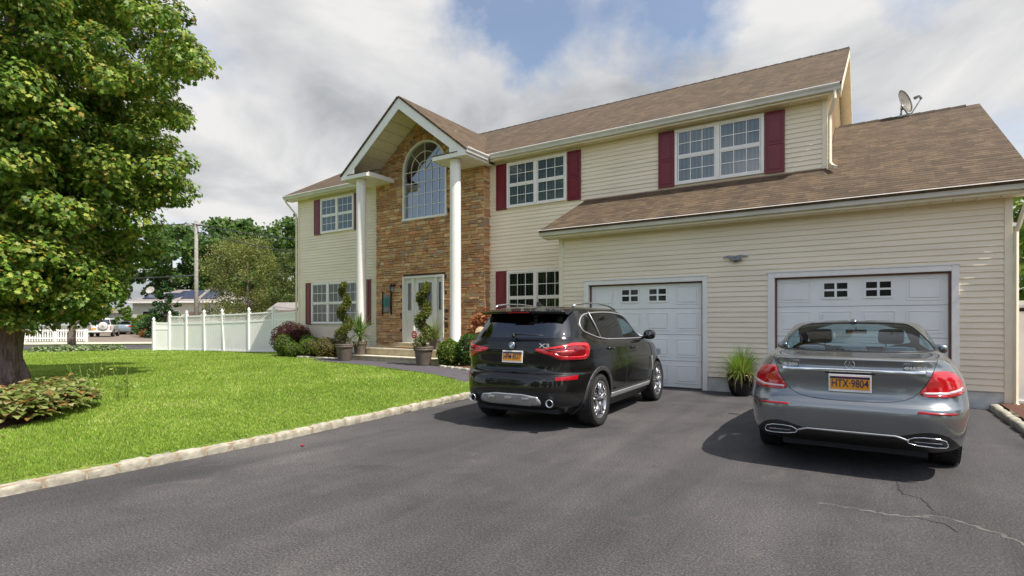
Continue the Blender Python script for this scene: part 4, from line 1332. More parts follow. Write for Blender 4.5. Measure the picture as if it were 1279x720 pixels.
def plate(car, x, y, z, w, h, text, tilt=0.0, state=True, frame='plate_white'):
    bm = BM(); box(bm, -w/2, w/2, -.010, .0, -h/2, h/2, .003); M4 = Matrix.Translation((x, y, z)) @ Matrix.Rotation(tilt, 4, 'X')
    bm_fix(bm); bm.transform(M4); pl = put('licence_plate', bm, frame, car, world=False)
    bm = BM(); box(bm, -w/2+.012, w/2-.012, -.013, -.0102, -h/2+.024, h/2-.018); bm_fix(bm); bm.transform(M4); put('plate_face', bm, 'plate_orange', pl, world=False)
    bm = BM(); box(bm, -w/2+.012, w/2-.012, -.0145, -.0132, h/2-.040, h/2-.018); bm_fix(bm); bm.transform(M4); put('plate_band', bm, 'plate_navy', pl, world=False)
    me = text_mesh(text, h*.62, .0012, .0006); 
    xs = [v.co.x for v in me.vertices]; sc = (w-.05)/(max(xs)-min(xs)); me.transform(Matrix.Diagonal((sc, 1, 1.0, 1))); me.transform(M4 @ Matrix.Translation((0, -.0150, -.004))); put('plate_number', me, 'plate_navy', pl, world=False)
    return pl
def lettering(car, s, x, y, z, size, mat='chrome', tilt=0.0, rz=0.0, sx=1.2, name='badge_lettering', depth=.003):
    me = text_mesh(s, size, depth, .0012); me.transform(Matrix.Diagonal((sx, 1, 1, 1)))
    me.transform(Matrix.Translation((x, y, z)) @ Matrix.Rotation(rz, 4, 'Z') @ Matrix.Rotation(tilt, 4, 'X'))
    return put(name, me, mat, car, world=False)
def mirror(car, x, y, z, s_, paint, k=1.0):
    bm = BM(); P = [(x-s_*.10, y, z-.03), (x-s_*.02, y+.0, z-.02), (x+s_*.02, y, z)]
    tube(bm, P, [.03, .026, .03], 8)
    rings = tube(bm, [(x+s_*.00, y+.005, z+.03), (x+s_*.03*k, y+.005, z+.03), (x+s_*.10*k, y+.0, z+.035), (x+s_*.17*k, y-.01, z+.03), (x+s_*.19*k, y-.01, z+.03)], [.05*k, .075*k, .085*k, .07*k, .045*k], 14, flat=(.75, 1.0))
    m = put('door_mirror', bm, paint, car, world=False)
    bm = BM(); lathe(bm, [(0, 0), (.052*k, 0), (.052*k, -.004), (0, -.004)], 16, axis='Y', c=(x+s_*.10*k, y-.068*k, z+.035)); put('mirror_glass', bm, 'privacy_glass', m, world=False)
def seat(car, x, y, z, mat='seat_leather', head=True, w=.25):
    bm = BM()
    box(bm, x-w, x+w, y-.06, y+.45, z-.10, z+.06, .03)
    vs = box(bm, x-w, x+w, y-.14, y+.0, z, z+.60, .04)
    s0 = put('seat', bm_fix(bm), mat, car, world=False)
    if head:
        bm = BM(); box(bm, x-.13, x+.13, y-.20, y-.08, z+.64, z+.82, .05); 
        for k in (-.05, .05): tube(bm, [(x+k, y-.12, z+.55), (x+k, y-.13, z+.68)], .007, 6)
        put('headrest', bm_fix(bm), mat, s0, world=False)
    return s0
def wells(car, yw, r, x, depth=.30):
    bm = BM()
    for y in yw:
        for s_ in (-1, 1):
            P = circ((y, r+.0), r+.045, 20, -.25, math.pi+.25)+[(y-(r+.045)*math.cos(.25), r-(r+.045)*math.sin(.25))]
            a = [bm.verts.new((s_*x, p[0], p[1])) for p in P]; b = [bm.verts.new((s_*(x-depth), p[0], p[1])) for p in P]
            for i in range(len(P)-1): bm.faces.new((a[i], a[i+1], b[i+1], b[i]))
            bm.faces.new(b)
    put_split('wheel_well', bm, 'interior_dark', car)

RIGHT = lambda c: c.x > .3
LEFT = lambda c: c.x < -.3

def build_suv():
    car = thing('parked_car', (-4.07, 7.0, 0), 'glossy black SUV parked with its rear to the street before the left garage door', 'car', rz=R(2.8))
    keys = [(.20, -.60, 3.40, .78, 5, 4), (.30, -.80, 3.58, .86, 5, 4), (.36, -.90, 3.64, .90, 5, 4), (.46, -.945, 3.69, .925, 5, 4), (.58, -.965, 3.72, .935, 5, 4),
            (.70, -.95, 3.72, .942, 5, 4), (.755, -.925, 3.71, .945, 5, 4), (.785, -.885, 3.70, .945, 5, 4), (.88, -.865, 3.66, .940, 5.5, 4),
            (.97, -.885, 3.60, .935, 5.5, 4), (1.03, -.90, 3.48, .935, 5.5, 4), (1.08, -.895, 3.28, .937, 5.5, 4), (1.12, -.885, 3.02, .930, 5.5, 4), (1.155, -.865, 2.76, .912, 5.5, 4.5), (1.19, -.84, 2.52, .885, 5.5, 5),
            (1.22, -.815, 2.36, .868, 5.5, 5), (1.32, -.745, 2.16, .838, 5.5, 4.5), (1.42, -.665, 1.96, .802, 5.5, 4.5), (1.52, -.575, 1.72, .762, 5.5, 4.5), (1.59, -.50, 1.52, .725, 5.5, 4.5),
            (1.63, -.45, 1.36, .675, 5, 4), (1.655, -.38, 1.20, .60, 4.5, 4), (1.668, -.28, 1.05, .50, 4, 4)]
    bm = car_shell(keys, 1.1, (0, .5, 1.685))
    Y = (0, 1, 0)
    # wheel openings (tag 9 = removed) and their cladding (tag 2)
    WR, WB = .362, 2.864
    for yw in (0, WB):
        for F in (RIGHT, LEFT):
            cut(bm, circ((yw, .37), .405, 30), Y, F, 9)
            arch = circ((yw, .37), .465, 30, -.45, math.pi+.45)+[(yw-.42, .10), (yw+.42, .10)]
            cut(bm, arch, Y, F, 2)
    for F in (RIGHT, LEFT):
        cut(bm, [(.36, .15), (2.50, .15), (2.50, .44), (.36, .44)], Y, F, 2)
    # side glass
    sidewin = smooth_poly([(-.36, 1.36), (-.30, 1.30), (.18, 1.20), (.9, 1.185), (2.05, 1.175), (2.17, 1.19), (2.00, 1.32), (1.55, 1.515), (1.2, 1.575), (.7, 1.592), (.1, 1.575), (-.18, 1.545), (-.33, 1.45)], 1)
    wins = [[(-.36, 1.1), (.13, 1.1), (-.05, 1.7), (-.6, 1.7)], [(.16, 1.1), (1.02, 1.1), (1.02, 1.7), (-.02, 1.7)], [(1.10, 1.1), (2.4, 1.1), (2.4, 1.7), (1.10, 1.7)]]
    for F in (RIGHT, LEFT): cut(bm, sidewin, Y, F, 3)
    for F, t in ((RIGHT, 20), (LEFT, 23)):
        for k, w in enumerate(wins): cut(bm, w, Y, F, t+k, o=(3,))
    # rear glass
    REAR = lambda c: c.y < -.1
    rw = smooth_poly([(-.72, 1.235), (.72, 1.235), (.74, 1.27), (.66, 1.46), (.60, 1.565), (-.60, 1.565), (-.66, 1.46), (-.74, 1.27)], 2)
    cut(bm, inset(rw, -.055), (1, 0, 0), REAR, 17); cut(bm, rw, (1, 0, 0), REAR, 4, o=(17,))
    FR = lambda c: c.y > 1.2
    cut(bm, smooth_poly([(-.76, 1.20), (.76, 1.20), (.62, 1.585), (-.62, 1.585)], 1), (1, 0, 0), FR, 26)
    # tail lamps, wrapping round the corner
    ca = math.cos(R(45)); 
    tl = [(.25, 1.088), (.262, 1.095), (.45, 1.120), (.62, 1.150), (.72, 1.170), (.93, 1.170), (.975, 1.160), (1.0, 1.13), (1.0, 1.06), (.985, 1.0), (.95, .965), (.90, .955), (.56, .955), (.50, .965), (.42, 1.010), (.30, 1.045), (.262, 1.060)]
    tli = [(.36, 1.082), (.50, 1.098), (.66, 1.130), (.90, 1.130), (.93, 1.10), (.925, 1.02), (.90, 1.0), (.60, 1.0), (.54, 1.008), (.46, 1.045), (.38, 1.06)]
    tlb = [(.44, 1.062), (.56, 1.075), (.72, 1.085), (.72, 1.060), (.56, 1.05)]
    for s_, t in ((1, 5), (-1, 6)):
        F = (lambda c, s_=s_: c.y < -.05 and c.x*s_ > .2)
        # u = x*cos + (y+.88)*sin with y offset folded into the outline
        cut(bm, [(p[0]-.88*ca, p[1]) for p in tl], (s_*ca, ca, 0), F, t)
        cut(bm, [(p[0]-.88*ca, p[1]) for p in tli], (s_*ca, ca, 0), F, 15, o=(t,)); cut(bm, [(p[0]-.88*ca, p[1]) for p in tlb], (s_*ca, ca, 0), F, 16, o=(15,))
    # low reflectors and silver corner
    for s_, t in ((1, 7), (-1, 7)):
        F = (lambda c, s_=s_: c.y < -.3 and c.x*s_ > .3)
        cut(bm, [(p[0]-.88*ca, p[1]) for p in [(.46, .735), (.80, .755), (.785, .70), (.46, .69)]], (s_*ca, ca, 0), F, 7)
    # tailgate outline: a narrow gap
    tg = smooth_poly([(-.64, .80), (.64, .80), (.70, .90), (.70, 1.14), (.775, 1.24), (.70, 1.50), (.60, 1.60), (-.60, 1.60), (-.70, 1.50), (-.775, 1.24), (-.70, 1.14), (-.70, .90)], 1)
    cut(bm, tg, (1, 0, 0), REAR, 8); cut(bm, inset(tg, .007), (1, 0, 0), REAR, 10, o=(8,))
    # bumper centre insert (black) and skid plate
    lo = smooth_poly([(-.80, .33), (.80, .33), (.86, .42), (.80, .52), (.50, .545), (0, .55), (-.50, .545), (-.80, .52), (-.86, .42)], 1)
    cut(bm, lo, (1, 0, 0), REAR, 11)
    sk = smooth_poly([(-.43, .355), (.43, .355), (.47, .40), (.40, .50), (-.40, .50), (-.47, .40)], 1)
    cut(bm, sk, (1, 0, 0), REAR, 12, o=(11,))
    # doors
    d1 = [(-.02+.02, 1.19), (1.06, 1.165), (1.06, .46), (.62, .46), (.50, .60), (.30, .78), (.16, .90), (.10, 1.05)]
    d2 = [(1.06, 1.165), (2.14, 1.15), (2.26, 1.05), (2.30, .80), (2.24, .46), (1.06, .46)]
    for F, (ta, tb) in ((RIGHT, (30, 31)), (LEFT, (32, 33))):
        cut(bm, d1, Y, F, 8); cut(bm, inset(d1, .005), Y, F, ta, o=(8,))
        cut(bm, d2, Y, F, 8); cut(bm, inset(d2, .005), Y, F, tb, o=(8,))
    cut(bm, [(.42, .462), (2.34, .462), (2.34, .475), (.42, .475)], Y, RIGHT, 34); cut(bm, [(.44, .35), (2.36, .35), (2.36, .415), (.44, .415)], Y, RIGHT, 35, o=(2,))
    # --- parts
    body = put('body', take(bm, 0), 'paint_black', car, world=False)
    put('panel_gap', take(bm, 8), 'interior_dark', body, world=False)
    put('tailgate', take(bm, 10), 'paint_black', car, world=False)
    put('arch_cladding', proud(take(bm, 2), .007), 'cladding', car, world=False)
    put('bumper_insert', take(bm, 11), 'black_plastic', car, world=False)
    skp = put('skid_plate', proud(take(bm, 12), .018), 'satin_silver', car, world=False)
    b2 = BM()
    for x in (-.26, 0, .26): box(b2, x-.05, x+.05, -.985, -.95, .43, .458, .006)
    put('skid_vent', bm_fix(b2), 'alloy', skp, world=False)
    for k in range(2):
        for j, tg_ in enumerate((30+2*k, 31+2*k)):
            d = put('door', take(bm, tg_), 'paint_black', car, world=False)
            s_ = 1 if k == 0 else -1
            hy = (.36, 1.40)[j]; hz = (1.065, 1.035)[j]
            h = BM(); tube(h, [(s_*.925, hy-.12, hz), (s_*.962, hy-.09, hz+.004), (s_*.966, hy+.02, hz+.004), (s_*.962, hy+.09, hz), (s_*.925, hy+.12, hz-.002)], .013, 8, flat=(.8, 1.3)); put('handle', h, 'paint_black', d, world=False)
    for t in (20, 21, 23, 24): put('side_window', take(bm, t), 'privacy_glass', car, world=False)
    for t in (22, 25): put('side_window', take(bm, t), 'car_glass', car, world=False)
    put('windscreen', take(bm, 26), 'car_glass', car, world=False)
    put_split('window_pillar', take(bm, 3), 'black_plastic', car)
    # chrome line round the side glass
    lay = bm.faces.layers.int['part']
    for sgn, ids in ((1, (20, 21, 22)), (-1, (23, 24, 25))):
        for f in bm.faces:
            if f[lay] in ids or (f[lay] == 3 and f.calc_center_median().x*sgn > 0): f[lay] = 50+(sgn > 0)
        put('window_trim', trim(take(bm, 50+(sgn > 0)), .011, .004), 'satin_silver', car, world=False)
    # D pillar split bar
    b2 = BM(); 
    for s_ in (1, -1): tube(b2, [(s_*.880, .145, 1.195), (s_*.815, .06, 1.40), (s_*.742, -.02, 1.585)], .010, 6)
    put('window_bar', b2, 'satin_silver', car, world=False)
    rg = take(bm, 4)
    rgo = put('rear_window', rg, 'privacy_glass', car, world=False)
    for t in (5, 6):
        nb = take(bm, t); tlp = put('tail_light', proud(nb, .012), 'taillight_red', car, world=False)
        s_ = 1 if t == 5 else -1
    # lamp inner light bars: L-shaped clear strips following the lamp
    put_split('lamp_inner', proud(take(bm, 15), .006), 'lamp_deep', car); put_split('lamp_strip', proud(take(bm, 16), .008), 'lamp_bright', car)
    put_split('reflector', take(bm, 7), 'reflector_red', car)
    put('sill_strip', proud(take(bm, 35), .022), 'satin_silver', car, world=False)
    # spoiler over the rear window with side blades
    sp = BM()
    pts = []
    NX = 13
    top_, bot_ = [], []
    for i in range(NX):
        x = -.66+1.32*i/(NX-1); e = abs(x)/.66
        yb_ = -.70+.10*e**3; zb_ = 1.592-.012*e*e
        yf = -.34+.05*e*e; zf = 1.658-.04*e**3
        top_.append([sp.verts.new(p) for p in ((x, yf, zf), (x, (yf+yb_)/2, (zf+zb_)/2+.012), (x, yb_, zb_), (x, yb_+.012, zb_-.028), (x, -.50, zb_-.035))])
    for a, b in zip(top_, top_[1:]):
        for j in range(4): f = sp.faces.new((a[j], a[j+1], b[j+1], b[j])); f.smooth = j < 1
    sp.faces.new(top_[0][::-1]); sp.faces.new(top_[-1])
    put('roof_spoiler', bm_fix(sp), 'paint_black', car, world=False)
    sp = BM()
    for s_ in (-1, 1):
        prism(sp, [(s_*.665, -.60, 1.585), (s_*.655, -.40, 1.60), (s_*.70, -.55, 1.46), (s_*.765, -.68, 1.30), (s_*.755, -.76, 1.27), (s_*.685, -.68, 1.45)], (s_*.012, -.01, 0))
    sp.free(); put('window_surround', take(bm, 17), 'pot_glaze', car, world=False)
    # brake light bar glass band above the window is the dark shade of the spoiler
    b2 = BM(); box(b2, -.16, .16, -.712, -.694, 1.568, 1.578); put('brake_light', bm_fix(b2), 'reflector_red', car, world=False)
    # roof rails, aerial, wiper, handle of tailgate
    for s_ in (-1, 1):
        b2 = BM(); P = [(s_*.63, -.30, 1.655), (s_*.632, -.22, 1.69), (s_*.645, .1, 1.716), (s_*.655, .6, 1.722), (s_*.65, 1.0, 1.700), (s_*.64, 1.28, 1.655), (s_*.635, 1.36, 1.63)]
        tube(b2, P, .016, 8, flat=(1.2, .8)); put('roof_rail', b2, 'alloy', car, world=False)
    b2 = BM(); prism(b2, [(-.012, -.16, 1.675), (-.012, .04, 1.68), (-.012, -.10, 1.745), (-.012, -.15, 1.73)], (.024, 0, 0)); put('aerial_fin', bm_fix(b2), 'paint_black', car, world=False)
    b2 = BM(); tube(b2, [(.02, -.845, 1.262), (.03, -.855, 1.285), (.30, -.845, 1.275), (.46, -.838, 1.268)], [.02, .016, .009, .006], 6); tube(b2, [(0, -.835, 1.255), (.04, -.86, 1.275)], .026, 8)
    put('rear_wiper', b2, 'black_plastic', car, world=False)
    # sticker
    b2 = BM(); 
    prism(b2, [(-.66, -.775, 1.29), (-.56, -.782, 1.31), (-.53, -.748, 1.37), (-.61, -.738, 1.38), (-.66, -.752, 1.345)], (0, -.004, 0)); put('window_sticker', bm_fix(b2), 'sticker_tan', rgo, world=False)
    # exhausts
    for x in (-.58, .60):
        b2 = BM(); lathe(b2, [(.038, -.90), (.052, -.90), (.055, -.955), (.050, -.968), (.040, -.955), (.036, -.86)], 20, axis='Y', c=(x, -.0, .405), cap=False); put('exhaust', b2, 'chrome', car, world=False)
        b2 = BM(); lathe(b2, [(0, -.90), (.038, -.90)], 20, axis='Y', c=(x, 0, .405), cap=False); put('exhaust_bore', b2, 'interior_dark', car, world=False)
    # emblem: ring with four quarters
    b2 = BM(); lathe(b2, [(.0, -.008), (.034, -.008), (.041, -.004), (.041, .004)], 28, axis='Y', c=(.02, -.905, 1.135)); em = put('emblem', b2, 'black_plastic', car, world=False)
    for q in range(4):
        b2 = BM(); a0 = q*math.pi/2; pts = [(.02, -.915, 1.135)]+[(.02+.027*math.cos(a0+t), -.915, 1.135+.027*math.sin(a0+t)) for t in np.linspace(0, math.pi/2, 7)]
        prism(b2, pts, (0, -.002, 0)); put('emblem_quarter', bm_fix(b2), 'plate_white' if q % 2 == 0 else 'badge_blue', em, world=False)
    b2 = BM(); lathe(b2, [(.036, -.009), (.041, -.011), (.044, -.006)], 28, axis='Y', c=(.02, -.905, 1.135), cap=False); put('emblem_ring', b2, 'chrome', em, world=False)
    lettering(car, 'X3', .50, -.898, 1.135, .075, 'badge_silver', sx=1.7)
    plate(car, .03, -.905, .985, .315, .16, 'HFM\u00b78537', tilt=R(-6))
    for s_ in (-1, 1): mirror(car, s_*.93, 1.98, 1.20, s_, 'paint_black')
    for yw in (0, WB):
        for s_ in (-1, 1): wheel(car, s_*.81, yw, WR, .245, .255, s_, 5)
    wells(car, (0, WB), .37, .90, .34)
    b2 = BM(); box(b2, -.62, .62, -.75, 3.5, .24, .34); box(b2, -.84, .84, .40, 2.4, .26, .36)
    put('underbody', bm_fix(b2), 'interior_dark', car, world=False)
    b2 = BM(); box(b2, -.80, .80, -.6, 2.2, .80, .86); put('cabin_floor', bm_fix(b2), 'interior_dark', car, world=False)
    for x in (-.40, .40): seat(car, x, 1.15, .80); seat(car, x, .30, .80)
    # silver vent trim behind the front wheel
    b2 = BM(); prism(b2, [(.945, 2.36, .84), (.945, 2.42, .86), (.95, 2.44, .62), (.95, 2.40, .60)], (.008, 0, 0)); put('vent_trim', bm_fix(b2), 'satin_silver', car, world=False)
    # front grille and lamps
    b2 = BM(); box(b2, -.30, -.03, 3.66, 3.73, .66, .90, .02); box(b2, .03, .30, 3.66, 3.73, .66, .90, .02); put('grille', bm_fix(b2), 'chrome', car, world=False)
    for s_ in (-1, 1):
        b2 = BM(); box(b2, min(s_*.45, s_*.78), max(s_*.45, s_*.78), 3.42, 3.60, .80, .92, .03); put('headlight', bm_fix(b2), 'window_glass', car, world=False)
    return car
suv = build_suv()

def build_sedan():
    car = thing('parked_car', (-.17, 7.15, 0), 'metallic grey sedan parked in front of the right garage door', 'car')
    keys = [(.19, -.62, 3.40, .80, 7, 4), (.27, -.92, 3.60, .88, 7, 4), (.33, -1.06, 3.70, .915, 7, 4), (.40, -1.115, 3.76, .935, 6.5, 4), (.50, -1.135, 3.79, .945, 6.5, 4), (.60, -1.145, 3.80, .952, 6.5, 4),
            (.665, -1.13, 3.80, .955, 6.5, 4), (.70, -1.095, 3.79, .955, 6.5, 4), (.76, -1.065, 3.76, .953, 6.2, 4), (.85, -1.055, 3.68, .943, 6.0, 4), (.93, -1.075, 3.50, .925, 5.6, 4), (.985, -1.085, 3.22, .900, 5.2, 4),
            (1.03, -1.075, 2.92, .878, 5.0, 4), (1.065, -1.085, 2.68, .850, 5.0, 4.5), (1.09, -1.10, 2.50, .822, 5.0, 5), (1.105, -1.06, 2.40, .808, 5.0, 5), (1.118, -.86, 2.32, .798, 5.0, 5),
            (1.130, -.62, 2.26, .790, 5.0, 5), (1.145, -.46, 2.20, .782, 5.0, 4.5), (1.20, -.30, 2.08, .762, 4.8, 4.5), (1.28, -.06, 1.92, .730, 4.6, 4.5), (1.35, .20, 1.74, .695, 4.6, 4.5), (1.405, .44, 1.56, .655, 4.4, 4.2),
            (1.435, .62, 1.40, .605, 4.2, 4), (1.452, .78, 1.28, .51, 3.8, 3.8)]
    bm = car_shell(keys, 1.05, (0, 1.03, 1.468))
    Y = (0, 1, 0); WR, WB = .345, 2.94
    for yw in (0, WB):
        for F in (RIGHT, LEFT): cut(bm, circ((yw, .35), .385, 32), Y, F, 9)
    REAR = lambda c: c.y < .75
    sidewin = smooth_poly([(-.10, 1.13), (.4, 1.075), (1.2, 1.06), (1.95, 1.055), (2.08, 1.07), (1.85, 1.20), (1.5, 1.345), (1.05, 1.385), (.6, 1.37), (.25, 1.30), (-.02, 1.185)], 1)
    wins = [[(-.3, 1.0), (.98, 1.0), (.98, 1.5), (-.3, 1.5)], [(1.06, 1.0), (2.4, 1.0), (2.4, 1.5), (1.06, 1.5)]]
    SF = {1: (lambda c: c.x > .48), -1: (lambda c: c.x < -.48)}
    for s_, t in ((1, 20), (-1, 22)):
        cut(bm, sidewin, Y, SF[s_], 3)
        for k, w in enumerate(wins): cut(bm, w, Y, (lambda c, s_=s_: c.x*s_ > .48), t+k, o=(3,))
    rw = smooth_poly([(-.725, 1.152), (-.3, 1.140), (.3, 1.140), (.725, 1.152), (.71, 1.185), (.62, 1.315), (.54, 1.405), (.45, 1.428), (0, 1.436), (-.45, 1.428), (-.54, 1.405), (-.62, 1.315), (-.71, 1.185)], 1)
    cut(bm, rw, (1, 0, 0), REAR, 4)
    cut(bm, smooth_poly([(-.66, 1.08), (.66, 1.08), (.50, 1.415), (-.50, 1.415)], 1), (1, 0, 0), lambda c: c.y > 1.15, 26)
    # boot lid
    lid = smooth_poly([(-.68, 1.105), (-.63, .98), (-.56, .84), (-.47, .745), (-.3, .705), (0, .695), (.3, .705), (.47, .745), (.56, .84), (.63, .98), (.68, 1.105), (.69, 1.16), (-.69, 1.16)], 1)
    RB = lambda c: c.y < -.52
    cut(bm, lid, (1, 0, 0), RB, 8); cut(bm, inset(lid, .006), (1, 0, 0), RB, 10, o=(8,))
    # tail lamps
    ca, sa = math.cos(R(38)), math.sin(R(38))
    tl = smooth_poly([(.545, .785), (.59, .87), (.64, .965), (.665, .992), (.74, 1.004), (.88, .995), (.99, .955), (1.05, .90), (1.055, .85), (.98, .80), (.84, .778), (.66, .770)], 1)
    tls = [(.585, .797), (.585, .815), (.80, .822), (1.0, .858), (1.02, .853), (1.01, .838), (.82, .802)]
    # outlines follow the skin: rear-view x up to .78, then round the corner along the side
    def wrapx(x): return x*ca-1.075*sa if x < .70 else .70*ca-1.075*sa+(x-.70)*1.0
    for s_, t in ((1, 5), (-1, 6)):
        F = (lambda c, s_=s_: c.y < -.30 and c.x*s_ > .3)
        cut(bm, [(wrapx(p[0]), p[1]) for p in tl], (s_*ca, sa, 0), F, t, o=(0,))
        cut(bm, [(wrapx(p[0]), p[1]) for p in tls], (s_*ca, sa, 0), F, 13, o=(t,))
    # bumper reflectors, chrome bar, lower valance
    for s_ in (1, -1): cut(bm, [(s_*.51, .632), (s_*.52, .652), (s_*.80, .645), (s_*.80, .628)], (1, 0, 0), RB, 7)
    cut(bm, [(-.575, .975), (.575, .975), (.585, 1.0), (-.585, 1.0)], (1, 0, 0), RB, 14, o=(10,))
    val = smooth_poly([(-.83, .20), (.83, .20), (.86, .30), (.80, .385), (.72, .455), (.58, .475), (.42, .43), (.30, .405), (0, .395), (-.30, .405), (-.42, .43), (-.58, .475), (-.72, .455), (-.80, .385), (-.86, .30)], 1)
    cut(bm, val, (1, 0, 0), RB, 11)
    # doors
    d1 = [(.18, 1.10), (1.02, 1.045), (1.02, .32), (.50, .32), (.42, .55), (.30, .72), (.14, .86), (.08, 1.0)]
    d2 = [(1.02, 1.045), (2.05, 1.035), (2.20, .95), (2.24, .7), (2.18, .32), (1.02, .32)]
    for F, (ta, tb) in ((RIGHT, (30, 31)), (LEFT, (32, 33))):
        cut(bm, d1, Y, F, 8); cut(bm, inset(d1, .005), Y, F, ta, o=(8,)); cut(bm, d2, Y, F, 8); cut(bm, inset(d2, .005), Y, F, tb, o=(8,))
    body = put('body', take(bm, 0), 'paint_grey', car, world=False)
    put('panel_gap', take(bm, 8), 'interior_dark', body, world=False)
    ld = put('boot_lid', take(bm, 10), 'paint_grey', car, world=False)
    put('lower_valance', take(bm, 11), 'black_plastic', car, world=False)
    for k in range(2):
        for j, tg_ in enumerate((30+2*k, 31+2*k)):
            d = put('door', take(bm, tg_), 'paint_grey', car, world=False); s_ = 1 if k == 0 else -1
            hy = (.30, 1.30)[j]; hz = .93
            h = BM(); tube(h, [(s_*.895, hy-.11, hz), (s_*.935, hy-.08, hz+.004), (s_*.94, hy, hz+.004), (s_*.935, hy+.08, hz), (s_*.895, hy+.11, hz)], .012, 8, flat=(.8, 1.2)); put('handle', h, 'chrome', d, world=False)
    for t in (20, 21, 22, 23): put('side_window', take(bm, t), 'car_glass', car, world=False)
    put_split('window_pillar', take(bm, 3), 'black_plastic', car)
    put('windscreen', take(bm, 26), 'car_glass', car, world=False)
    rg = take(bm, 4); rgt = trim(rg, .008, .002)
    rgo = put('rear_window', rg, 'car_glass', car, world=False); put('window_seal', rgt, 'black_plastic', rgo, world=False)
    for t in (5, 6): put('tail_light', proud(take(bm, t), .010), 'taillight_red', car, world=False)
    put_split('lamp_strip', proud(take(bm, 13), .013), 'taillight_clear', car)
    put_split('reflector', proud(take(bm, 7), .003), 'reflector_red', car)
    put('chrome_bar', proud(take(bm, 14), .010), 'chrome', ld, world=False)
    # lower chrome strip joining the tail pipes
    b2 = BM(); P = [(x, -1.134+.01*(abs(x)/.5)**4, .420-.035*max(0, abs(x)-.36)/.1) for x in np.linspace(-.45, .45, 28)]
    tube(b2, [(p[0], p[1], p[2]-.004) for p in P], .009, 8, flat=(.8, 1)); put('chrome_strip', b2, 'satin_silver', car, world=False)
    for s_ in (-1, 1):
        o_ = smooth_poly([(.43, .388), (.46, .352), (.71, .335), (.74, .360), (.71, .415), (.51, .425)], 1)
        b2 = BM(); Q = [(s_*p[0], -1.118+.16*max(0, p[0]-.5)**1.5*3, p[1]) for p in o_]
        tube(b2, Q, .0045, 6, closed=True); ex = put('exhaust', b2, 'chrome', car, world=False)
        b2 = BM(); b2.faces.new([b2.verts.new((q[0], q[1]+.012, q[2])) for q in Q]); put('exhaust_bore', b2, 'interior_dark', ex, world=False)
        b2 = BM(); box(b2, min(s_*.50, s_*.69), max(s_*.50, s_*.69), -1.10, -1.085, .374, .380); put('exhaust_blade', bm_fix(b2), 'satin_silver', ex, world=False)
    # three pointed star in a ring
    b2 = BM(); c = Vector((0, -1.092, 1.045))
    tube(b2, [c+Vector((.040*math.cos(a), 0, .040*math.sin(a))) for a in np.linspace(0, 2*math.pi, 25)[:-1]], .0035, 6, closed=True)
    for k in range(3):
        a = math.pi/2+k*2*math.pi/3; d = Vector((math.cos(a), 0, math.sin(a))); e = Vector((-math.sin(a), 0, math.cos(a)))
        prism(b2, [c+d*.040, c+e*.008, c-d*.004, c-e*.008], (0, -.004, 0))
    put('emblem', bm_fix(b2), 'chrome', ld, world=False)
    lettering(ld, 'E 300', -.50, -1.086, 1.028, .042, 'badge_silver', sx=1.3, rz=R(-3)); lettering(ld, '4MATIC', .50, -1.086, 1.028, .036, 'badge_silver', sx=1.35, rz=R(3))
    plate(ld, 0.0, -1.085, .868, .345, .165, 'HTX\u00b79804', tilt=R(2))
    b2 = BM(); box(b2, -.20, .20, -1.086, -1.06, .953, .972, .004); put('plate_lamp_housing', bm_fix(b2), 'black_plastic', ld, world=False)
    for s_ in (-1, 1): mirror(car, s_*.86, 1.90, 1.06, s_, 'paint_grey', .72)
    for yw in (0, WB):
        for s_ in (-1, 1): wheel(car, s_*.79, yw, WR, .245, .235, s_, 5)
    wells(car, (0, WB), .35, .89, .34)
    b2 = BM(); box(b2, -.60, .60, -.85, 3.4, .20, .30); box(b2, -.82, .82, .42, 2.5, .20, .28)
    put('underbody', bm_fix(b2), 'interior_dark', car, world=False)
    b2 = BM(); box(b2, -.70, .70, -.45, .25, 1.02, 1.05); box(b2, -.80, .80, .2, 2.3, .55, .60); box(b2, -.68, .68, 1.75, 2.2, .95, 1.06, .03); put('cabin_floor', bm_fix(b2), 'interior_dark', car, world=False)
    for x in (-.37, .37): seat(car, x, 1.0, .54, w=.25)
    for x in (-.40, 0, .40): seat(car, x, .22, .36, w=.20, head=True)
    b2 = BM(); box(b2, -.12, .12, 1.50, 1.53, 1.29, 1.345, .01); tube(b2, [(0, 1.53, 1.33), (0, 1.60, 1.385)], .008, 6); put('interior_mirror', bm_fix(b2), 'interior_dark', car, world=False)
    # sun shade lines: high brake lamp
    b2 = BM(); tube(b2, [(0, .75, 1.462), (0, .60, 1.47), (0, .52, 1.445)], [.012, .03, .012], 8, flat=(1.2, .6)); put('aerial_fin', b2, 'paint_grey', car, world=False)
    for s_ in (-1, 1):
        b2 = BM(); box(b2, min(s_*.45, s_*.80), max(s_*.45, s_*.80), 3.48, 3.70, .66, .78, .03); put('headlight', bm_fix(b2), 'window_glass', car, world=False)
    b2 = BM(); box(b2, -.38, .38, 3.72, 3.80, .48, .70, .03); put('grille', bm_fix(b2), 'black_plastic', car, world=False)
    return car
sedan = build_sedan()

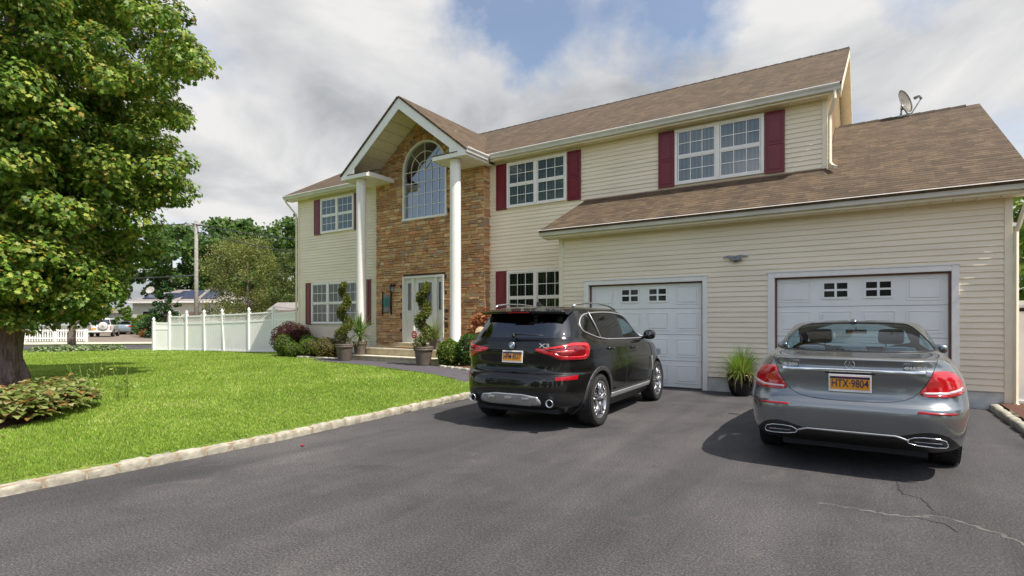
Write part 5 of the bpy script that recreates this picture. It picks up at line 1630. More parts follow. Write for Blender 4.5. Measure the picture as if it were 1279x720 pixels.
# ---- the two cars in the neighbour's drive, built whole but simpler
def far_car(loc, rz, label, kind, paint):
    car = thing('parked_car', loc, label, 'car', rz=rz)
    if kind == 'suv':
        keys = [(.35, -.75, 3.2, .80, 5, 4), (.5, -.9, 3.35, .88, 5, 4), (.8, -.92, 3.4, .90, 5, 4), (.98, -.90, 3.2, .89, 5, 4), (1.04, -.89, 2.3, .86, 5, 5), (1.08, -.88, 2.1, .84, 5, 5), (1.4, -.78, 1.75, .76, 5, 5), (1.62, -.70, 1.45, .70, 5, 5), (1.68, -.6, 1.3, .60, 5, 5)]
        yc, top, WB, WR = 1.1, (0, .5, 1.70), 2.6, .34; rw = [(-.68, 1.08), (.68, 1.08), (.60, 1.55), (-.60, 1.55)]; tl = [(.70, .62), (.88, .62), (.88, 1.0), (.70, 1.0)]; side = [(-.6, 1.08), (2.0, 1.08), (1.5, 1.55), (-.5, 1.55)]
    else:
        keys = [(.25, -.85, 3.4, .80, 5, 4), (.4, -1.05, 3.6, .88, 5, 4), (.66, -1.08, 3.65, .91, 5, 4), (.95, -1.05, 3.2, .88, 4.5, 4), (1.02, -.98, 2.5, .80, 4.5, 5), (1.05, -.5, 2.2, .74, 4.5, 5), (1.10, -.35, 2.1, .72, 4, 5), (1.38, .4, 1.6, .60, 4, 4.5), (1.43, .7, 1.35, .50, 4, 4)]
        yc, top, WB, WR = 1.0, (0, 1.0, 1.45), 2.75, .33; rw = [(-.66, 1.08), (.66, 1.08), (.52, 1.37), (-.52, 1.37)]; tl = [(.58, .78), (.9, .78), (.88, .96), (.58, .93)]; side = [(0, 1.08), (2.0, 1.06), (1.45, 1.36), (.5, 1.36)]
    bm = car_shell(keys, yc, top, K=16, sub=3)
    for F in (RIGHT, LEFT):
        for yw in (0, WB): cut(bm, circ((yw, WR), WR+.05, 16), (0, 1, 0), F, 9)
        cut(bm, side, (0, 1, 0), F, 3)
    RR = lambda c: c.y < .3
    cut(bm, rw, (1, 0, 0), RR, 4)
    RL = lambda c: c.y < -.70
    for s_ in (1, -1): cut(bm, [(s_*p[0], p[1]) for p in tl], (1, 0, 0), RL, 5)
    put('body', take(bm, 0), paint, car, world=False); put('side_window', take(bm, 3), 'privacy_glass', car, world=False); put('rear_window', take(bm, 4), 'privacy_glass', car, world=False)
    put('tail_light', proud(take(bm, 5), .01), 'taillight_red', car, world=False)
    for yw in (0, WB):
        for s_ in (-1, 1):
            b = BM(); lathe(b, [(.2, -.1), (WR-.02, -.11), (WR, -.06), (WR, .06), (WR-.02, .11), (.2, .1)], 24, axis='X', c=(s_*.76, yw, WR)); w = put('wheel', b, 'tyre', car, world=False)
            b = BM(); lathe(b, [(0, s_*.105), (.19, s_*.112), (.2, s_*.09)], 20, axis='X', c=(s_*.76, yw, WR), cap=False); put('rim', b, 'alloy', w, world=False)
    if kind == 'suv':
        b = BM(); lathe(b, [(.0, -.17), (.30, -.17), (.34, -.14), (.345, .0), (0, 0)], 32, axis='Y', c=(.22, -.93, .98)); sc_ = put('spare_wheel_cover', b, 'plaster_white', car, world=False)
        b = BM(); lathe(b, [(.335, -.15), (.352, -.10), (.352, .02)], 32, axis='Y', c=(.22, -.93, .98), cap=False); put('cover_rim', b, 'metal_grey', sc_, world=False)
        b = BM(); box(b, -.85, .85, -1.0, -.88, .42, .56, .03); put('bumper', bm_fix(b), 'plaster_white', car, world=False)
        b = BM(); box(b, -.62, -.30, -.945, -.92, .66, .80, .005); put('licence_plate', bm_fix(b), 'plate_orange', car, world=False)
        b = BM(); 
        for s_ in (-1, 1): tube(b, [(s_*.6, -.4, 1.72), (s_*.6, .3, 1.76), (s_*.6, 1.1, 1.74)], .02, 6)
        put('roof_rail', b, 'black_plastic', car, world=False)
    return car
# ================================================================= PLANTS
GREEN = [(2.5, (.08, .17, .02)), (3, (.14, .25, .03)), (2.9, (.24, .35, .05)), (2.3, (.40, .44, .08)), (.5, (.42, .30, .06)), (.15, (.40, .30, .03))]
DARK = [(3, (.018, .05, .010)), (3, (.03, .08, .013)), (1.5, (.055, .12, .018))]
OLIVE = [(3, (.16, .19, .04)), (2, (.21, .24, .05)), (1, (.27, .23, .07)), (1, (.11, .15, .03))]
def trunk_mesh(paths):
    bm = BM()
    for P, r_ in paths: tube(bm, P, r_, 10)
    return bm
def limb(p0, p1, r0, r1, wob=.15, n=6, rr=random):
    p0, p1 = Vector(p0), Vector(p1); P = []
    for i in range(n+1):
        t = i/n; k = math.sin(t*math.pi)*wob
        P.append(p0.lerp(p1, t)+Vector((rr.uniform(-k, k), rr.uniform(-k, k), rr.uniform(-k, k)*.4)))
    return P, [r0+(r1-r0)*(i/n) for i in range(n+1)]

# ---- big maple at the left
TX, TY = -14.3, 3.50; TZ = gz(TX, TY)
mp = thing('maple_tree', (TX, TY, TZ), 'large leafy maple tree at the left edge standing behind the hosta bed', 'tree')
rr = random.Random(11)
paths = []
tr = [(TX+.0, TY, TZ-.1), (TX, TY, TZ+.15), (TX+.03, TY, TZ+.6), (TX+.06, TY+.03, TZ+1.1), (TX+.05, TY+.05, TZ+1.6)]
bm = BM(); tube(bm, tr, [.38, .31, .28, .27, .30], 20)
for a in range(7):
    an = a*.9; tube(bm, [(TX+.25*math.cos(an), TY+.25*math.sin(an), TZ+.45), (TX+.33*math.cos(an), TY+.33*math.sin(an), TZ+.12), (TX+.36*math.cos(an), TY+.36*math.sin(an), TZ-.06)], [.08, .09, .04], 8)
base = Vector((TX+.05, TY+.05, TZ+1.35))
LIMBS = [((-1.2, -.6, 4.5), .22), ((1.0, .8, 4.2), .24), ((.2, -1.3, 4.0), .2), ((-.3, 1.4, 4.6), .2), ((.0, 0, 6.5), .26), ((2.2, 1.3, 2.6), .13), ((2.0, -1.2, 3.2), .13), ((-1.8, 1.2, 2.8), .13), ((1.3, 2.1, 1.7), .10), ((.6, -2.2, 2.2), .11)]
ends = []
for v, r0 in LIMBS:
    e = base+Vector((v[0]*.8, v[1]*.8, v[2])); P, q = limb(base+Vector((v[0]*.08, v[1]*.08, -.1)), e, r0, r0*.35, .22, 7, rr); tube(bm, P, q, 9)
    for k in range(5):
        t = rr.uniform(.4, 1.0); s0 = P[min(6, int(t*7))]
        d = Vector((rr.uniform(-1, 1), rr.uniform(-1, 1), rr.uniform(-.2, .7))).normalized()*rr.uniform(.5, 1.1)
        P2, q2 = limb(s0, s0+d, r0*.32, .012, .1, 5, rr); tube(bm, P2, q2, 6)
# displaced bark ridges
for v in bm.verts:
    if v.co.z < TZ+1.8:
        a = math.atan2(v.co.y-TY, v.co.x-TX); k = 1+.07*math.sin(a*9+v.co.z*1.5)+.05*math.sin(a*17-v.co.z*3)
        v.co.x = TX+(v.co.x-TX)*k; v.co.y = TY+(v.co.y-TY)*k
put('trunk', bm, 'bark', mp)
def crown_r(z):
    return float(np.interp(z, [1.3, 1.7, 2.2, 3.0, 4.0, 5.5, 7.5, 9, 10.5, 11.5], [.8, 1.3, 1.65, 2.0, 2.25, 2.65, 3.3, 3.2, 2.2, .4]))
rng = np.random.default_rng(3)
cl = []
while len(cl) < 640:
    z = rng.uniform(1.35, 11.2); R_ = crown_r(z)
    a = rng.uniform(0, 2*math.pi); q = math.sqrt(rng.uniform(.10, 1.0))
    lob = 1+.12*math.sin(3*a+z*1.1)+.09*math.sin(5*a-z*2.0)
    if rng.uniform() > (R_/3.4)**1.0+.25: continue
    cl.append((TX+.38+R_*q*lob*math.cos(a), TY+.15+R_*q*lob*math.sin(a), z, rng.uniform(.28, .62)))
pts = []; nn_ = []
for x, y, z, r_ in cl:
    n = int(370*(r_/.5)**2)
    d = rng.normal(size=(n, 3)); d /= np.linalg.norm(d, axis=1)[:, None]; d[:, 2] = d[:, 2]*.62
    q = rng.uniform(.55, 1.0, n)[:, None]
    pts.append(np.array([x, y, z+TZ-.2])+d*q*r_); nn_.append(d)
pts = np.concatenate(pts); nn_ = np.concatenate(nn_); nn_[:, 2] += .7; nn_ /= np.linalg.norm(nn_, axis=1)[:, None]
sel = pts[:, 2] > TZ+1.12+.20*np.sin(pts[:, 0]*3.1+pts[:, 1]*1.7)+.13*np.sin(pts[:, 0]*8+pts[:, 1]*6)
leafcloud('crown', pts[sel], MAPLE, .090, GREEN, parent=mp, up=.62, N_=nn_[sel], rng=rng)
# a few low hanging sprays in front of the street
# ---- generic tree
def tree(name, loc, label, H, R0, zb, pal, nclump, per, leaf, seed, shape=CLUMP, trunk_r=.18, cone=False, airy=1.0, group=None, core=None):
    rg_ = np.random.default_rng(seed); rr = random.Random(seed)
    t = thing(name, loc, label, 'tree', group)
    x0, y0, z0 = loc
    bm = BM(); P, q = limb((x0, y0, z0-.1), (x0+.1, y0, z0+zb+(H-zb)*.75), trunk_r, trunk_r*.2, .12, 7, rr); tube(bm, P, q, 9)
    for k in range(9):
        s0 = P[rr.choice([2, 3, 4, 5])]; a = rr.uniform(0, 6.28); L = R0*rr.uniform(.4, .8)
        P2, q2 = limb(s0, s0+Vector((math.cos(a)*L, math.sin(a)*L, L*.6)), trunk_r*.4, .02, .15, 5, rr); tube(bm, P2, q2, 6)
    put('trunk', bm, 'bark', t)
    pts = []; nn_ = []
    for k in range(nclump):
        a = rg_.uniform(0, 6.283); h = rg_.uniform(0, 1)
        if cone: rad = R0*(1-h)**.9+.08*R0; z = zb+(H-zb)*h; q = math.sqrt(rg_.uniform(.2, 1)); rc = R0*.20*(1.1-h)+.1
        else:
            z = zb+(H-zb)*h; s_ = math.sqrt(max(0, 1-(2*h-1)**2*.92)); lob = 1+.16*math.sin(3*a+seed)+.1*math.sin(5*a+h*7)
            rad = R0*(s_*.9+.1)*lob; q = math.sqrt(rg_.uniform(.12, 1)); rc = R0*rg_.uniform(.13, .27)
        c = np.array([x0+rad*q*math.cos(a), y0+rad*q*math.sin(a), z0+z])
        d = rg_.normal(size=(per, 3)); d /= np.linalg.norm(d, axis=1)[:, None]; d[:, 2] *= .7
        pts.append(c+d*rg_.uniform(.4, 1.0, per)[:, None]*rc*airy); nn_.append(d)
    pts = np.concatenate(pts); nn_ = np.concatenate(nn_); nn_[:, 2] += .5; nn_ /= np.linalg.norm(nn_, axis=1)[:, None]
    leafcloud('crown', pts, shape, leaf, pal, parent=t, up=.5, N_=nn_, rng=rg_)
    return t
tree('street_tree', (-32.2, 10.4, gz(-32, 10)), 'small dark green tree on the lawn edge in front of the white picket fence', 5.6, 1.65, 1.45, [(3, (.02, .055, .012)), (3, (.03, .08, .016)), (1.2, (.06, .12, .02)), (.4, (.15, .19, .03))], 130, 70, .17, 21, MAPLE, .19)
BG = [(2, (.055, .12, .025)), (3, (.085, .16, .032)), (2, (.12, .20, .04)), (1, (.17, .235, .05))]
tree('shade_tree', (-70.0, 40.0, 0), 'broad dark green tree rising behind the utility pole', 14.2, 6.8, 2.5, BG, 210, 70, .42, 31, trunk_r=.4)
tree('shade_tree', (-60.5, 44.5, 0), 'tall rounded green tree behind the olive feathery tree', 14.6, 6.2, 2.5, BG, 200, 70, .42, 32, trunk_r=.4)
tree('shade_tree', (-79.0, 36.5, 0), 'green tree over the left end of the neighbouring house', 13.8, 6.0, 2.2, BG, 170, 70, .42, 33, trunk_r=.4)
tree('shade_tree', (-52.0, 45.0, 0), 'green tree showing beside the left corner of the cream house', 11.0, 4.8, 1.5, BG, 150, 60, .38, 34, trunk_r=.35)
tree('shade_tree', (-82.0, 25.0, 0), 'dark tree behind the parked cars in the paved drive', 12.5, 5.5, 1.8, BG, 170, 70, .40, 35, trunk_r=.4)
tree('shade_tree', (-72.0, 12.0, 0), 'dark tree behind the picket fence seen below the maple', 11.0, 5.0, .9, BG, 170, 60, .38, 36, trunk_r=.4)
tree('shade_tree', (-62.0, 4.0, 0), 'dark tree at the far left seen past the maple trunk', 10.5, 5.0, .9, BG, 150, 60, .38, 37, trunk_r=.4)
tree('shade_tree', (-92.0, 14.0, 0), 'tree far behind the street tree closing the view to the left', 13.0, 6.5, 1, BG, 150, 60, .45, 38, trunk_r=.4)
tree('feathery_tree', (-46.2, 27.6, 0), 'olive green feathery tree with thin leaves behind the white fence', 8.7, 3.5, 1.0, OLIVE, 260, 90, .15, 41, OVAL, .16, airy=1.25)
tree('feathery_tree', (-39.8, 28.0, 0), 'small olive tree next to the left corner of the house', 7.2, 2.2, 1.0, [(3, (.07, .11, .02)), (2, (.10, .14, .03)), (1, (.16, .15, .04))], 130, 80, .15, 42, OVAL, .12, airy=1.25)
tree('spruce_tree', (-49.6, 22.4, 0), 'dark layered conifer in front of the house with solar panels', 4.8, 1.7, .4, [(3, (.02, .06, .015)), (2, (.04, .10, .02)), (1, (.07, .15, .03))], 90, 60, .17, 43, OVAL, .12, cone=True)
tree('arborvitae', (-67.5, 26.4, 0), 'bright green cone-shaped arborvitae beside the white shed', 4.6, 1.25, .1, [(2, (.08, .17, .015)), (3, (.12, .22, .02)), (1, (.18, .28, .03))], 120, 60, .16, 44, OVAL, .12, cone=True)
tree('backyard_tree', (6.5, 26.5, 0), 'green tree beyond the white fence at the right edge', 7.2, 2.8, 1.0, GREEN, 150, 60, .24, 45, trunk_r=.2)

# trees across the street behind the camera and past the right side yard: the windows and the cars mirror them
for i, (x, y, H, R0, lab) in enumerate([
        (-24, -27, 9.5, 5.0, 'leafy tree across the front street, opposite the maple'), (-13, -30, 8.5, 4.6, 'leafy tree across the front street, opposite the lawn'),
        (-2, -29, 9.5, 5.0, 'leafy tree across the front street, opposite the black car'), (9, -28, 8.5, 4.8, 'leafy tree across the front street, opposite the grey car'),
        (20, -24, 9.5, 5.0, 'leafy tree across the front street, past the right end of the drive'), (15.5, -8, 6.5, 3.6, 'leafy tree in the side yard nearest the front street'),
        (16.5, 2, 6.0, 3.4, 'leafy tree in the middle of the right side yard'), (15.5, 11, 6.0, 3.4, 'leafy tree in the right side yard level with the garage')]):
    tree('shade_tree', (x, y, -.1), lab, H, R0, .5, BG, 110, 42, .55, 80+i, trunk_r=.3)
def shrub(name, loc, r, rz, label, pal, n, leaf, seed, core=(.03, .035, .012), zoff=0.0, flat=0.0, group=None, shape=OVAL):
    rg_ = np.random.default_rng(seed); x, y, z = loc
    t = thing(name, loc, label, 'shrub', group)
    bm = BM(); cz = z+zoff+rz*.95
    bmesh.ops.create_icosphere(bm, subdivisions=3, radius=1.0)
    for v in bm.verts:
        p = v.co; k = .84+.05*math.sin(p.x*7+seed)*math.cos(p.y*6)
        v.co = Vector((x+p.x*r*k, y+p.y*r*k, max(z-.02, cz+p.z*rz*k)))
    for f in bm.faces: f.smooth = True
    mname = 'twigs_%.3f_%.3f' % (core[0], core[1])
    if mname not in MATS: plain(mname, core, .95, var=.6, scale=30, bmp=1, bscale=40)
    put('branches', bm, mname, t)
    d = rg_.normal(size=(n, 3)); d /= np.linalg.norm(d, axis=1)[:, None]
    lump = 1+.07*np.sin(d[:, 0]*5+seed)*np.cos(d[:, 1]*6+seed*2)+.05*np.sin(d[:, 2]*9+d[:, 0]*7)
    P = np.array([x, y, cz])+d*np.array([r, r, rz])*(rg_.uniform(.86, 1.05, n)*lump)[:, None]
    P = P[P[:, 2] > z+.02]; dd = (P-np.array([x, y, cz])); dd /= np.linalg.norm(dd, axis=1)[:, None]
    leafcloud('foliage', P, shape, leaf, pal, parent=t, up=.45, N_=dd, rng=rg_)
    return t
YG = [(3, (.10, .19, .015)), (2, (.15, .23, .02)), (1, (.22, .25, .03)), (.8, (.05, .10, .015))]
shrub('barberry_shrub', (-18.2, 12.62, .17), .68, .64, 'clipped dark red rounded shrub at the left corner of the house', [(3, (.085, .018, .016)), (2, (.13, .03, .02)), (1, (.05, .015, .012)), (.7, (.10, .07, .02))], 5200, .055, 51, (.035, .012, .01))
shrub('boxwood', (-17.78, 12.08, .18), .38, .42, 'tall clipped green bush farthest left below the dark red shrub', YG, 2600, .045, 52)
shrub('boxwood', (-17.12, 11.93, .18), .27, .28, 'smallest round green bush of the left bed', YG, 1500, .045, 53)
shrub('boxwood', (-17.05, 12.5, .2), .33, .40, 'green bush behind the smallest round one, under the left shutter', YG, 1700, .045, 54)
shrub('boxwood', (-16.35, 12.15, .2), .42, .36, 'wide low green bush in the middle of the left bed', YG, 2400, .045, 55, (.05, .03, .02))
shrub('boxwood', (-15.5, 12.1, .2), .46, .36, 'wide low yellowish bush next to the left potted topiary', [(2, (.20, .20, .03)), (2, (.14, .19, .02)), (1.3, (.20, .12, .03)), (1, (.10, .05, .02))], 2600, .045, 56, (.05, .03, .02))
shrub('boxwood', (-9.62, 11.55, .22), .34, .38, 'round light green bush right of the potted topiary', YG, 2600, .055, 57, (.04, .03, .02))
shrub('boxwood', (-9.05, 11.75, .22), .40, .46, 'taller dark green bush beside the black car and right column', [(3, (.06, .15, .015)), (2, (.10, .19, .02)), (2, (.03, .07, .012))], 2800, .055, 58, (.035, .02, .015))
shrub('red_leaf_shrub', (-9.15, 12.55, .3), .46, .74, 'orange red leafy shrub before the stone corner behind the black car', [(3, (.34, .09, .03)), (2, (.42, .16, .05)), (1.5, (.22, .05, .025)), (1, (.30, .20, .06))], 2600, .075, 59, (.10, .04, .02), shape=MAPLE)
shrub('garden_shrub', (-61.6, 25.9, 0), 1.1, 1.1, 'yellow green shrub beside the parked silver car across the street', YG, 2200, .16, 60)
shrub('garden_shrub', (-54.0, 23.6, 0), 1.6, .95, 'large green shrub behind the left end of the white fence', BG, 2600, .18, 61)
shrub('garden_shrub', (-52.8, 22.5, 0), .7, .4, 'low orange flowering bush at the edge of the paved drive', [(2, (.5, .12, .03)), (2, (.10, .16, .03))], 900, .12, 62)
shrub('garden_shrub', (-66.5, 29.5, 0), 1.5, 1.2, 'green shrub under the dark tree by the neighbouring house', BG, 2200, .18, 63)

# ---- blades: grasses and strap leaves
def blades(name, base, n, L, w, spread, pal, parent, seed, seg=4, droop=.5, mat='leaf', rbase=.05, up0=.2):
    rg_ = np.random.default_rng(seed); V = []; C = []
    pw = np.array([p[0] for p in pal], float); pw /= pw.sum(); pc = [p[1] for p in pal]
    for i in range(n):
        a = rg_.uniform(0, 6.283); el = rg_.uniform(up0, 1.0); el = math.copysign(abs(el)**.8, el); l = L*rg_.uniform(.6, 1.1)
        out = np.array([math.cos(a), math.sin(a), 0]); side = np.array([-math.sin(a), math.cos(a), 0])
        p = np.array(base)+out*rg_.uniform(0, rbase); ang = math.pi/2*el; col = np.array(pc[rg_.choice(len(pal), p=pw)])*rg_.uniform(.8, 1.2)
        prev = None; dr = droop*rg_.uniform(.4, 1.3)*(1.3-el)
        for k in range(seg+1):
            t = k/seg; ww = w*(1-t**1.6)*.5+.0008; l_, r_ = p-side*ww, p+side*ww
            if prev is not None: V += [prev[0], prev[1], r_, l_]; C.append(col)
            prev = (l_, r_); ang2 = ang-dr*t*2.2; p = p+(out*math.cos(ang2)*spread+np.array([0, 0, 1])*math.sin(ang2))*l/seg
    return mesh_np(name, np.array(V), 4, np.array(C), mat, parent)
def pot(name, loc, r, h, label, mat, style='rim', cat='plant pot'):
    t = thing(name, loc, label, cat)
    bm = BM(); c = (loc[0], loc[1], loc[2])
    if style == 'rim': prof = [(0, 0), (r*.70, 0), (r*.72, .02), (r*.90, h*.76), (r*.91, h*.78), (r*1.0, h*.79), (r*1.02, h*.86), (r*.985, h*.87), (r*1.0, h*.885), (r*1.03, h*.97), (r*1.0, h), (r*.9, h), (r*.88, h*.9), (0, h*.9)]
    else: prof = [(0, 0), (r*.62, 0), (r*.66, .02), (r*.86, h*.3), (r*.98, h*.62), (r*1.0, h*.82), (r*.97, h*.9), (r*1.03, h*.93), (r*1.03, h), (r*.93, h), (r*.9, h*.88), (0, h*.88)]
    lathe(bm, prof, 32, c=c, cap=False); o = put('pot_body', bm, mat, t)
    bm = BM(); lathe(bm, [(0, h*.905), (r*.89, h*.905)], 24, c=c, cap=False); put('soil', bm, 'mulch', t)
    return t
def spiral(loc, H, R0, label, seed, lean=0):
    """evergreen clipped as a corkscrew"""
    x, y, z = loc; rg_ = np.random.default_rng(seed)
    t = thing('spiral_topiary', loc, label, 'topiary')
    bm = BM(); tube(bm, [(x, y, z-.05), (x+.01, y, z+H*.5), (x, y, z+H*.95)], [.03, .022, .01], 7); put('stem', bm, 'bark', t)
    P = []; Nn = []
    turns = 2.6
    for i in range(5200):
        u = rg_.uniform(0, 1); a = u*turns*2*math.pi+seed; rad = R0*(1-.50*u)*.50
        c = np.array([x+rad*math.cos(a), y+rad*math.sin(a), z+.10+u*(H-.22)])
        rc = R0*(.80-.36*u); d = rg_.normal(size=3); d /= np.linalg.norm(d); d[2] *= .75
        P.append(c+d*rc*rg_.uniform(.6, 1.0)); Nn.append(d)
    leafcloud('foliage', np.array(P), OVAL, .05, [(3, (.12, .16, .02)), (2, (.20, .22, .03)), (2, (.07, .11, .015)), (1, (.22, .13, .04))], parent=t, up=.4, N_=np.array(Nn), rng=rg_)
zg = gz(-13.5, 11.2)+.02
pot('flower_pot', (-13.57, 11.25, zg), .27, .52, 'brown rimmed pot holding the left spiral topiary', 'terracotta')
spiral((-13.57, 11.25, zg+.47), 2.02, .27, 'left spiral topiary, in front of the triple window', 2)
pot('flower_pot', (-10.28, 11.22, zg), .27, .52, 'brown rimmed pot holding the right spiral topiary by the steps', 'terracotta')
spiral((-10.28, 11.22, zg+.47), 1.90, .27, 'right spiral topiary, in front of the front door', 4)
pot('flower_pot', (-13.50, 11.80, .409), .22, .42, 'brown pot of the spiky plant on the lower step by the left column', 'terracotta')
yc_ = thing('spiky_plant', (-13.50, 11.80, .79), 'spiky strap-leaved plant potted beside the left column', 'potted plant')
bm = BM(); tube(bm, [(-13.5, 11.8, .78), (-13.51, 11.8, 1.05)], .04, 8); put('stem', bm, 'bark', yc_)
blades('leaves', (-13.51, 11.8, 1.05), 170, .80, .035, .95, [(3, (.13, .22, .05)), (2, (.22, .30, .08)), (1, (.35, .38, .16)), (.7, (.07, .12, .03))], yc_, 71, up0=-.15, droop=.35)
pot('flower_pot', (-10.95, 12.45, .627), .20, .30, 'small pot of the grassy plant on the porch before the door', 'terracotta')
gp = thing('grassy_plant', (-10.95, 12.45, .9), 'thin light green grassy plant on the porch right of the door', 'potted plant')
blades('leaves', (-10.95, 12.45, .88), 190, .72, .016, .85, [(3, (.18, .26, .06)), (2, (.26, .33, .10)), (1, (.4, .38, .18))], gp, 72, up0=.1, droop=.4)
pot('glazed_pot', (-2.14, 11.42, 0), .25, .42, 'glossy black round pot between the two garage doors', 'pot_glaze', 'bowl')
og = thing('ornamental_grass', (-2.14, 11.42, .38), 'bright green ornamental grass with dry tips in the black pot', 'potted plant')
blades('leaves', (-2.14, 11.42, .37), 620, .62, .010, .85, [(4, (.16, .30, .03)), (3, (.24, .38, .05)), (1, (.38, .40, .10))], og, 73, up0=.12, droop=.45, rbase=.14)
blades('dry_leaves', (-2.14, 11.42, .38), 150, .50, .010, 1.0, [(2, (.45, .34, .12)), (1, (.35, .22, .08)), (1, (.3, .33, .08))], og, 74, up0=-.05, droop=1.5, rbase=.18)

# ---- hostas under the maple
HP = [(3, (.22, .28, .06)), (3, (.34, .38, .12)), (1.1, (.36, .20, .06)), (1.6, (.46, .42, .18)), (1, (.12, .19, .04)), (.5, (.24, .10, .04))]
def hosta(loc, r, seed, label, n=70, leaf=.15):
    rg_ = np.random.default_rng(seed); t = thing('hosta_plant', loc, label, 'hosta', 'hostas in the bed under the maple')
    x, y, z = loc; V = []; C = []; pw = np.array([p[0] for p in HP]); pw = pw/pw.sum()
    for i in range(n):
        a = rg_.uniform(0, 6.283); q = rg_.uniform(.1, 1)**.7; out = np.array([math.cos(a), math.sin(a), 0]); side = np.array([-math.sin(a), math.cos(a), 0])
        s = leaf*rg_.uniform(.7, 1.25); base = np.array([x, y, z])+out*r*q*.75+np.array([0, 0, .30*(1-q*.75)+rg_.uniform(-.02, .06)])
        col = np.array(HP[rg_.choice(len(HP), p=pw)][1])*rg_.uniform(.8, 1.2); roll = rg_.uniform(-.4, .4); side = side*math.cos(roll)+np.array([0, 0, 1])*math.sin(roll)
        prev = None; ang = rg_.uniform(.1, .7); p = base
        for k, wd in enumerate((.25, .80, 1.0, .92, .55, .05)):
            hw = s*wd*.42; up_ = np.array([0, 0, .22*hw])
            row = (p-side*hw+up_, p, p+side*hw+up_)
            if prev is not None:
                V += [prev[0], prev[1], row[1], row[0], prev[1], prev[2], row[2], row[1]]; e = col*(1.0 if k < 3 else .9); C += [e, e*.9]
            prev = row; a2 = ang-.24*k*rg_.uniform(.6, 1.3); p = p+(out*math.cos(a2)+np.array([0, 0, 1])*math.sin(a2))*s/4.2
    mesh_np('leaves', np.array(V), 4, np.array(C), 'leaf', t)
    bm = BM()
    for i in range(12):
        a = i*.52; tube(bm, [(x, y, z-.02), (x+.5*r*math.cos(a), y+.5*r*math.sin(a), z+.2)], .007, 4)
    put('stalks', bm, 'mulch', t)
hs = [(-9.5, 3.08), (-8.5, 2.2), (-8.62, 2.42), (-8.95, 2.72), (-9.28, 3.0), (-8.95, 2.25), (-9.35, 2.52), (-9.75, 2.82), (-10.15, 3.1), (-10.5, 3.35), (-8.75, 2.02), (-9.25, 2.1), (-10.9, 3.05), (-10.2, 2.6), (-11.2, 3.5)]
for i, (x, y) in enumerate(hs):
    hosta((x, y, gz(x, y)+.02), .34, 100+i, 'yellowing broad-leaved hosta in the clump at the foot of the maple', 165, .10)
for i, (x, y) in enumerate([(-31.2, 9.0), (-31.0, 9.6), (-30.7, 10.2), (-30.5, 10.8), (-30.4, 11.4), (-31.5, 9.9), (-31.2, 10.7)]):
    t = thing('variegated_plant', (x, y, gz(x, y)), 'pale variegated leafy plant in the low row under the small street tree', 'ground plant', 'variegated plants under the street tree')
    rg_ = np.random.default_rng(200+i); d = rg_.normal(size=(330, 3)); d /= np.linalg.norm(d, axis=1)[:, None]; d[:, 2] = np.abs(d[:, 2])*.45
    leafcloud('leaves', np.array([x, y, gz(x, y)+.02])+d*.52, OVAL, .14, [(2, (.30, .36, .18)), (2, (.12, .20, .05)), (1, (.42, .44, .28))], parent=t, up=.5, rng=rg_)
wp = thing('wild_stems', (-10.2, 3.75, .2), 'thin pale flowering stems rising behind the hostas', 'plant')
rg_ = np.random.default_rng(77); V = []
tips = []
for i in range(22):
    x = rg_.uniform(-11.6, -9.0); y = 3.55+(-9.6-x)*.22+rg_.uniform(-.25, .45); h_ = rg_.uniform(.25, .55); dx, dy = rg_.uniform(-.12, .12, 2)
    bm = BM(); tube(bm, [(x, y, gz(x, y)), (x+dx*.4, y+dy*.4, gz(x, y)+h_*.6), (x+dx, y+dy, gz(x, y)+h_)], .004, 4); put('stem', bm, 'lawn', wp)
    for k in range(9): tips.append((x+dx*(.5+k/28)+rg_.normal()*.03, y+dy+rg_.normal()*.03, gz(x, y)+h_*(.45+.6*k/14)))

leafcloud('leaves', np.array(tips), OVAL, .05, [(2, (.18, .27, .05)), (1, (.32, .36, .08))], parent=wp, up=.3, rng=rg_)

# ---- grass blades over the lawn (denser close to the camera)
rg_ = np.random.default_rng(9); N = 460000
cth, sth = math.cos(R(33.3)), math.sin(R(33.3))
ry_ = 3.7*np.exp(rg_.uniform(0, 1, N)*math.log(26/3.7)); aa = rg_.uniform(-.99, .02, N)
X = ry_*(aa*cth-sth); Yv = ry_*(aa*sth+cth)
kx = np.where(Yv < 4, -6.0, np.where(Yv < 8, -6.0-.38*(Yv-4)/4, -6.38))-.112
ok = (X < kx) & (Yv < 11.6+(-9-X)*.0) & (Yv > -1)
# leave out path, beds
walk = [(-6.35, 9.50), (-6.9, 9.70), (-7.6, 9.9), (-8.6, 10.15), (-9.7, 10.45), (-11, 10.80), (-12.4, 11.07), (-13.8, 11.25), (-15.0, 11.3), (-18.8, 12.2), (-19.6, 12.9)]
wy = np.interp(-X, [-p[0] for p in walk], [p[1] for p in walk]); ok &= ~((X > -19.6) & (Yv > wy-np.where(X > -14.6, .56, .15)))
ok |= (X < -19.6) & (Yv > 11) & (Yv < 14.5+(X+19.6)*.1) & (X > -28)
sdist = (X-SA.x)*sn.x+(Yv-SA.y)*sn.y; ok &= sdist < -.45
hb_ = [(-9.5, 2.95), (-9.0, 2.7), (-8.6, 2.5), (-8.3, 2.0), (-8.8, 1.3), (-10.5, 0.4), (-12.5, 0.6), (-14.4, 2.6), (-14.2, 3.8), (-12.5, 3.8), (-10.6, 3.25)]
idx = np.where(ok)[0]; idx = [i for i in idx if not (Yv[i] < 4.7 and X[i] < -8.3 and pip((X[i], Yv[i]), hb_))]
X, Yv, ry_ = X[idx], Yv[idx], ry_[idx]; n = len(X)
ssf = lambda t: np.clip(t, 0, 1)**2*(3-2*np.clip(t, 0, 1))
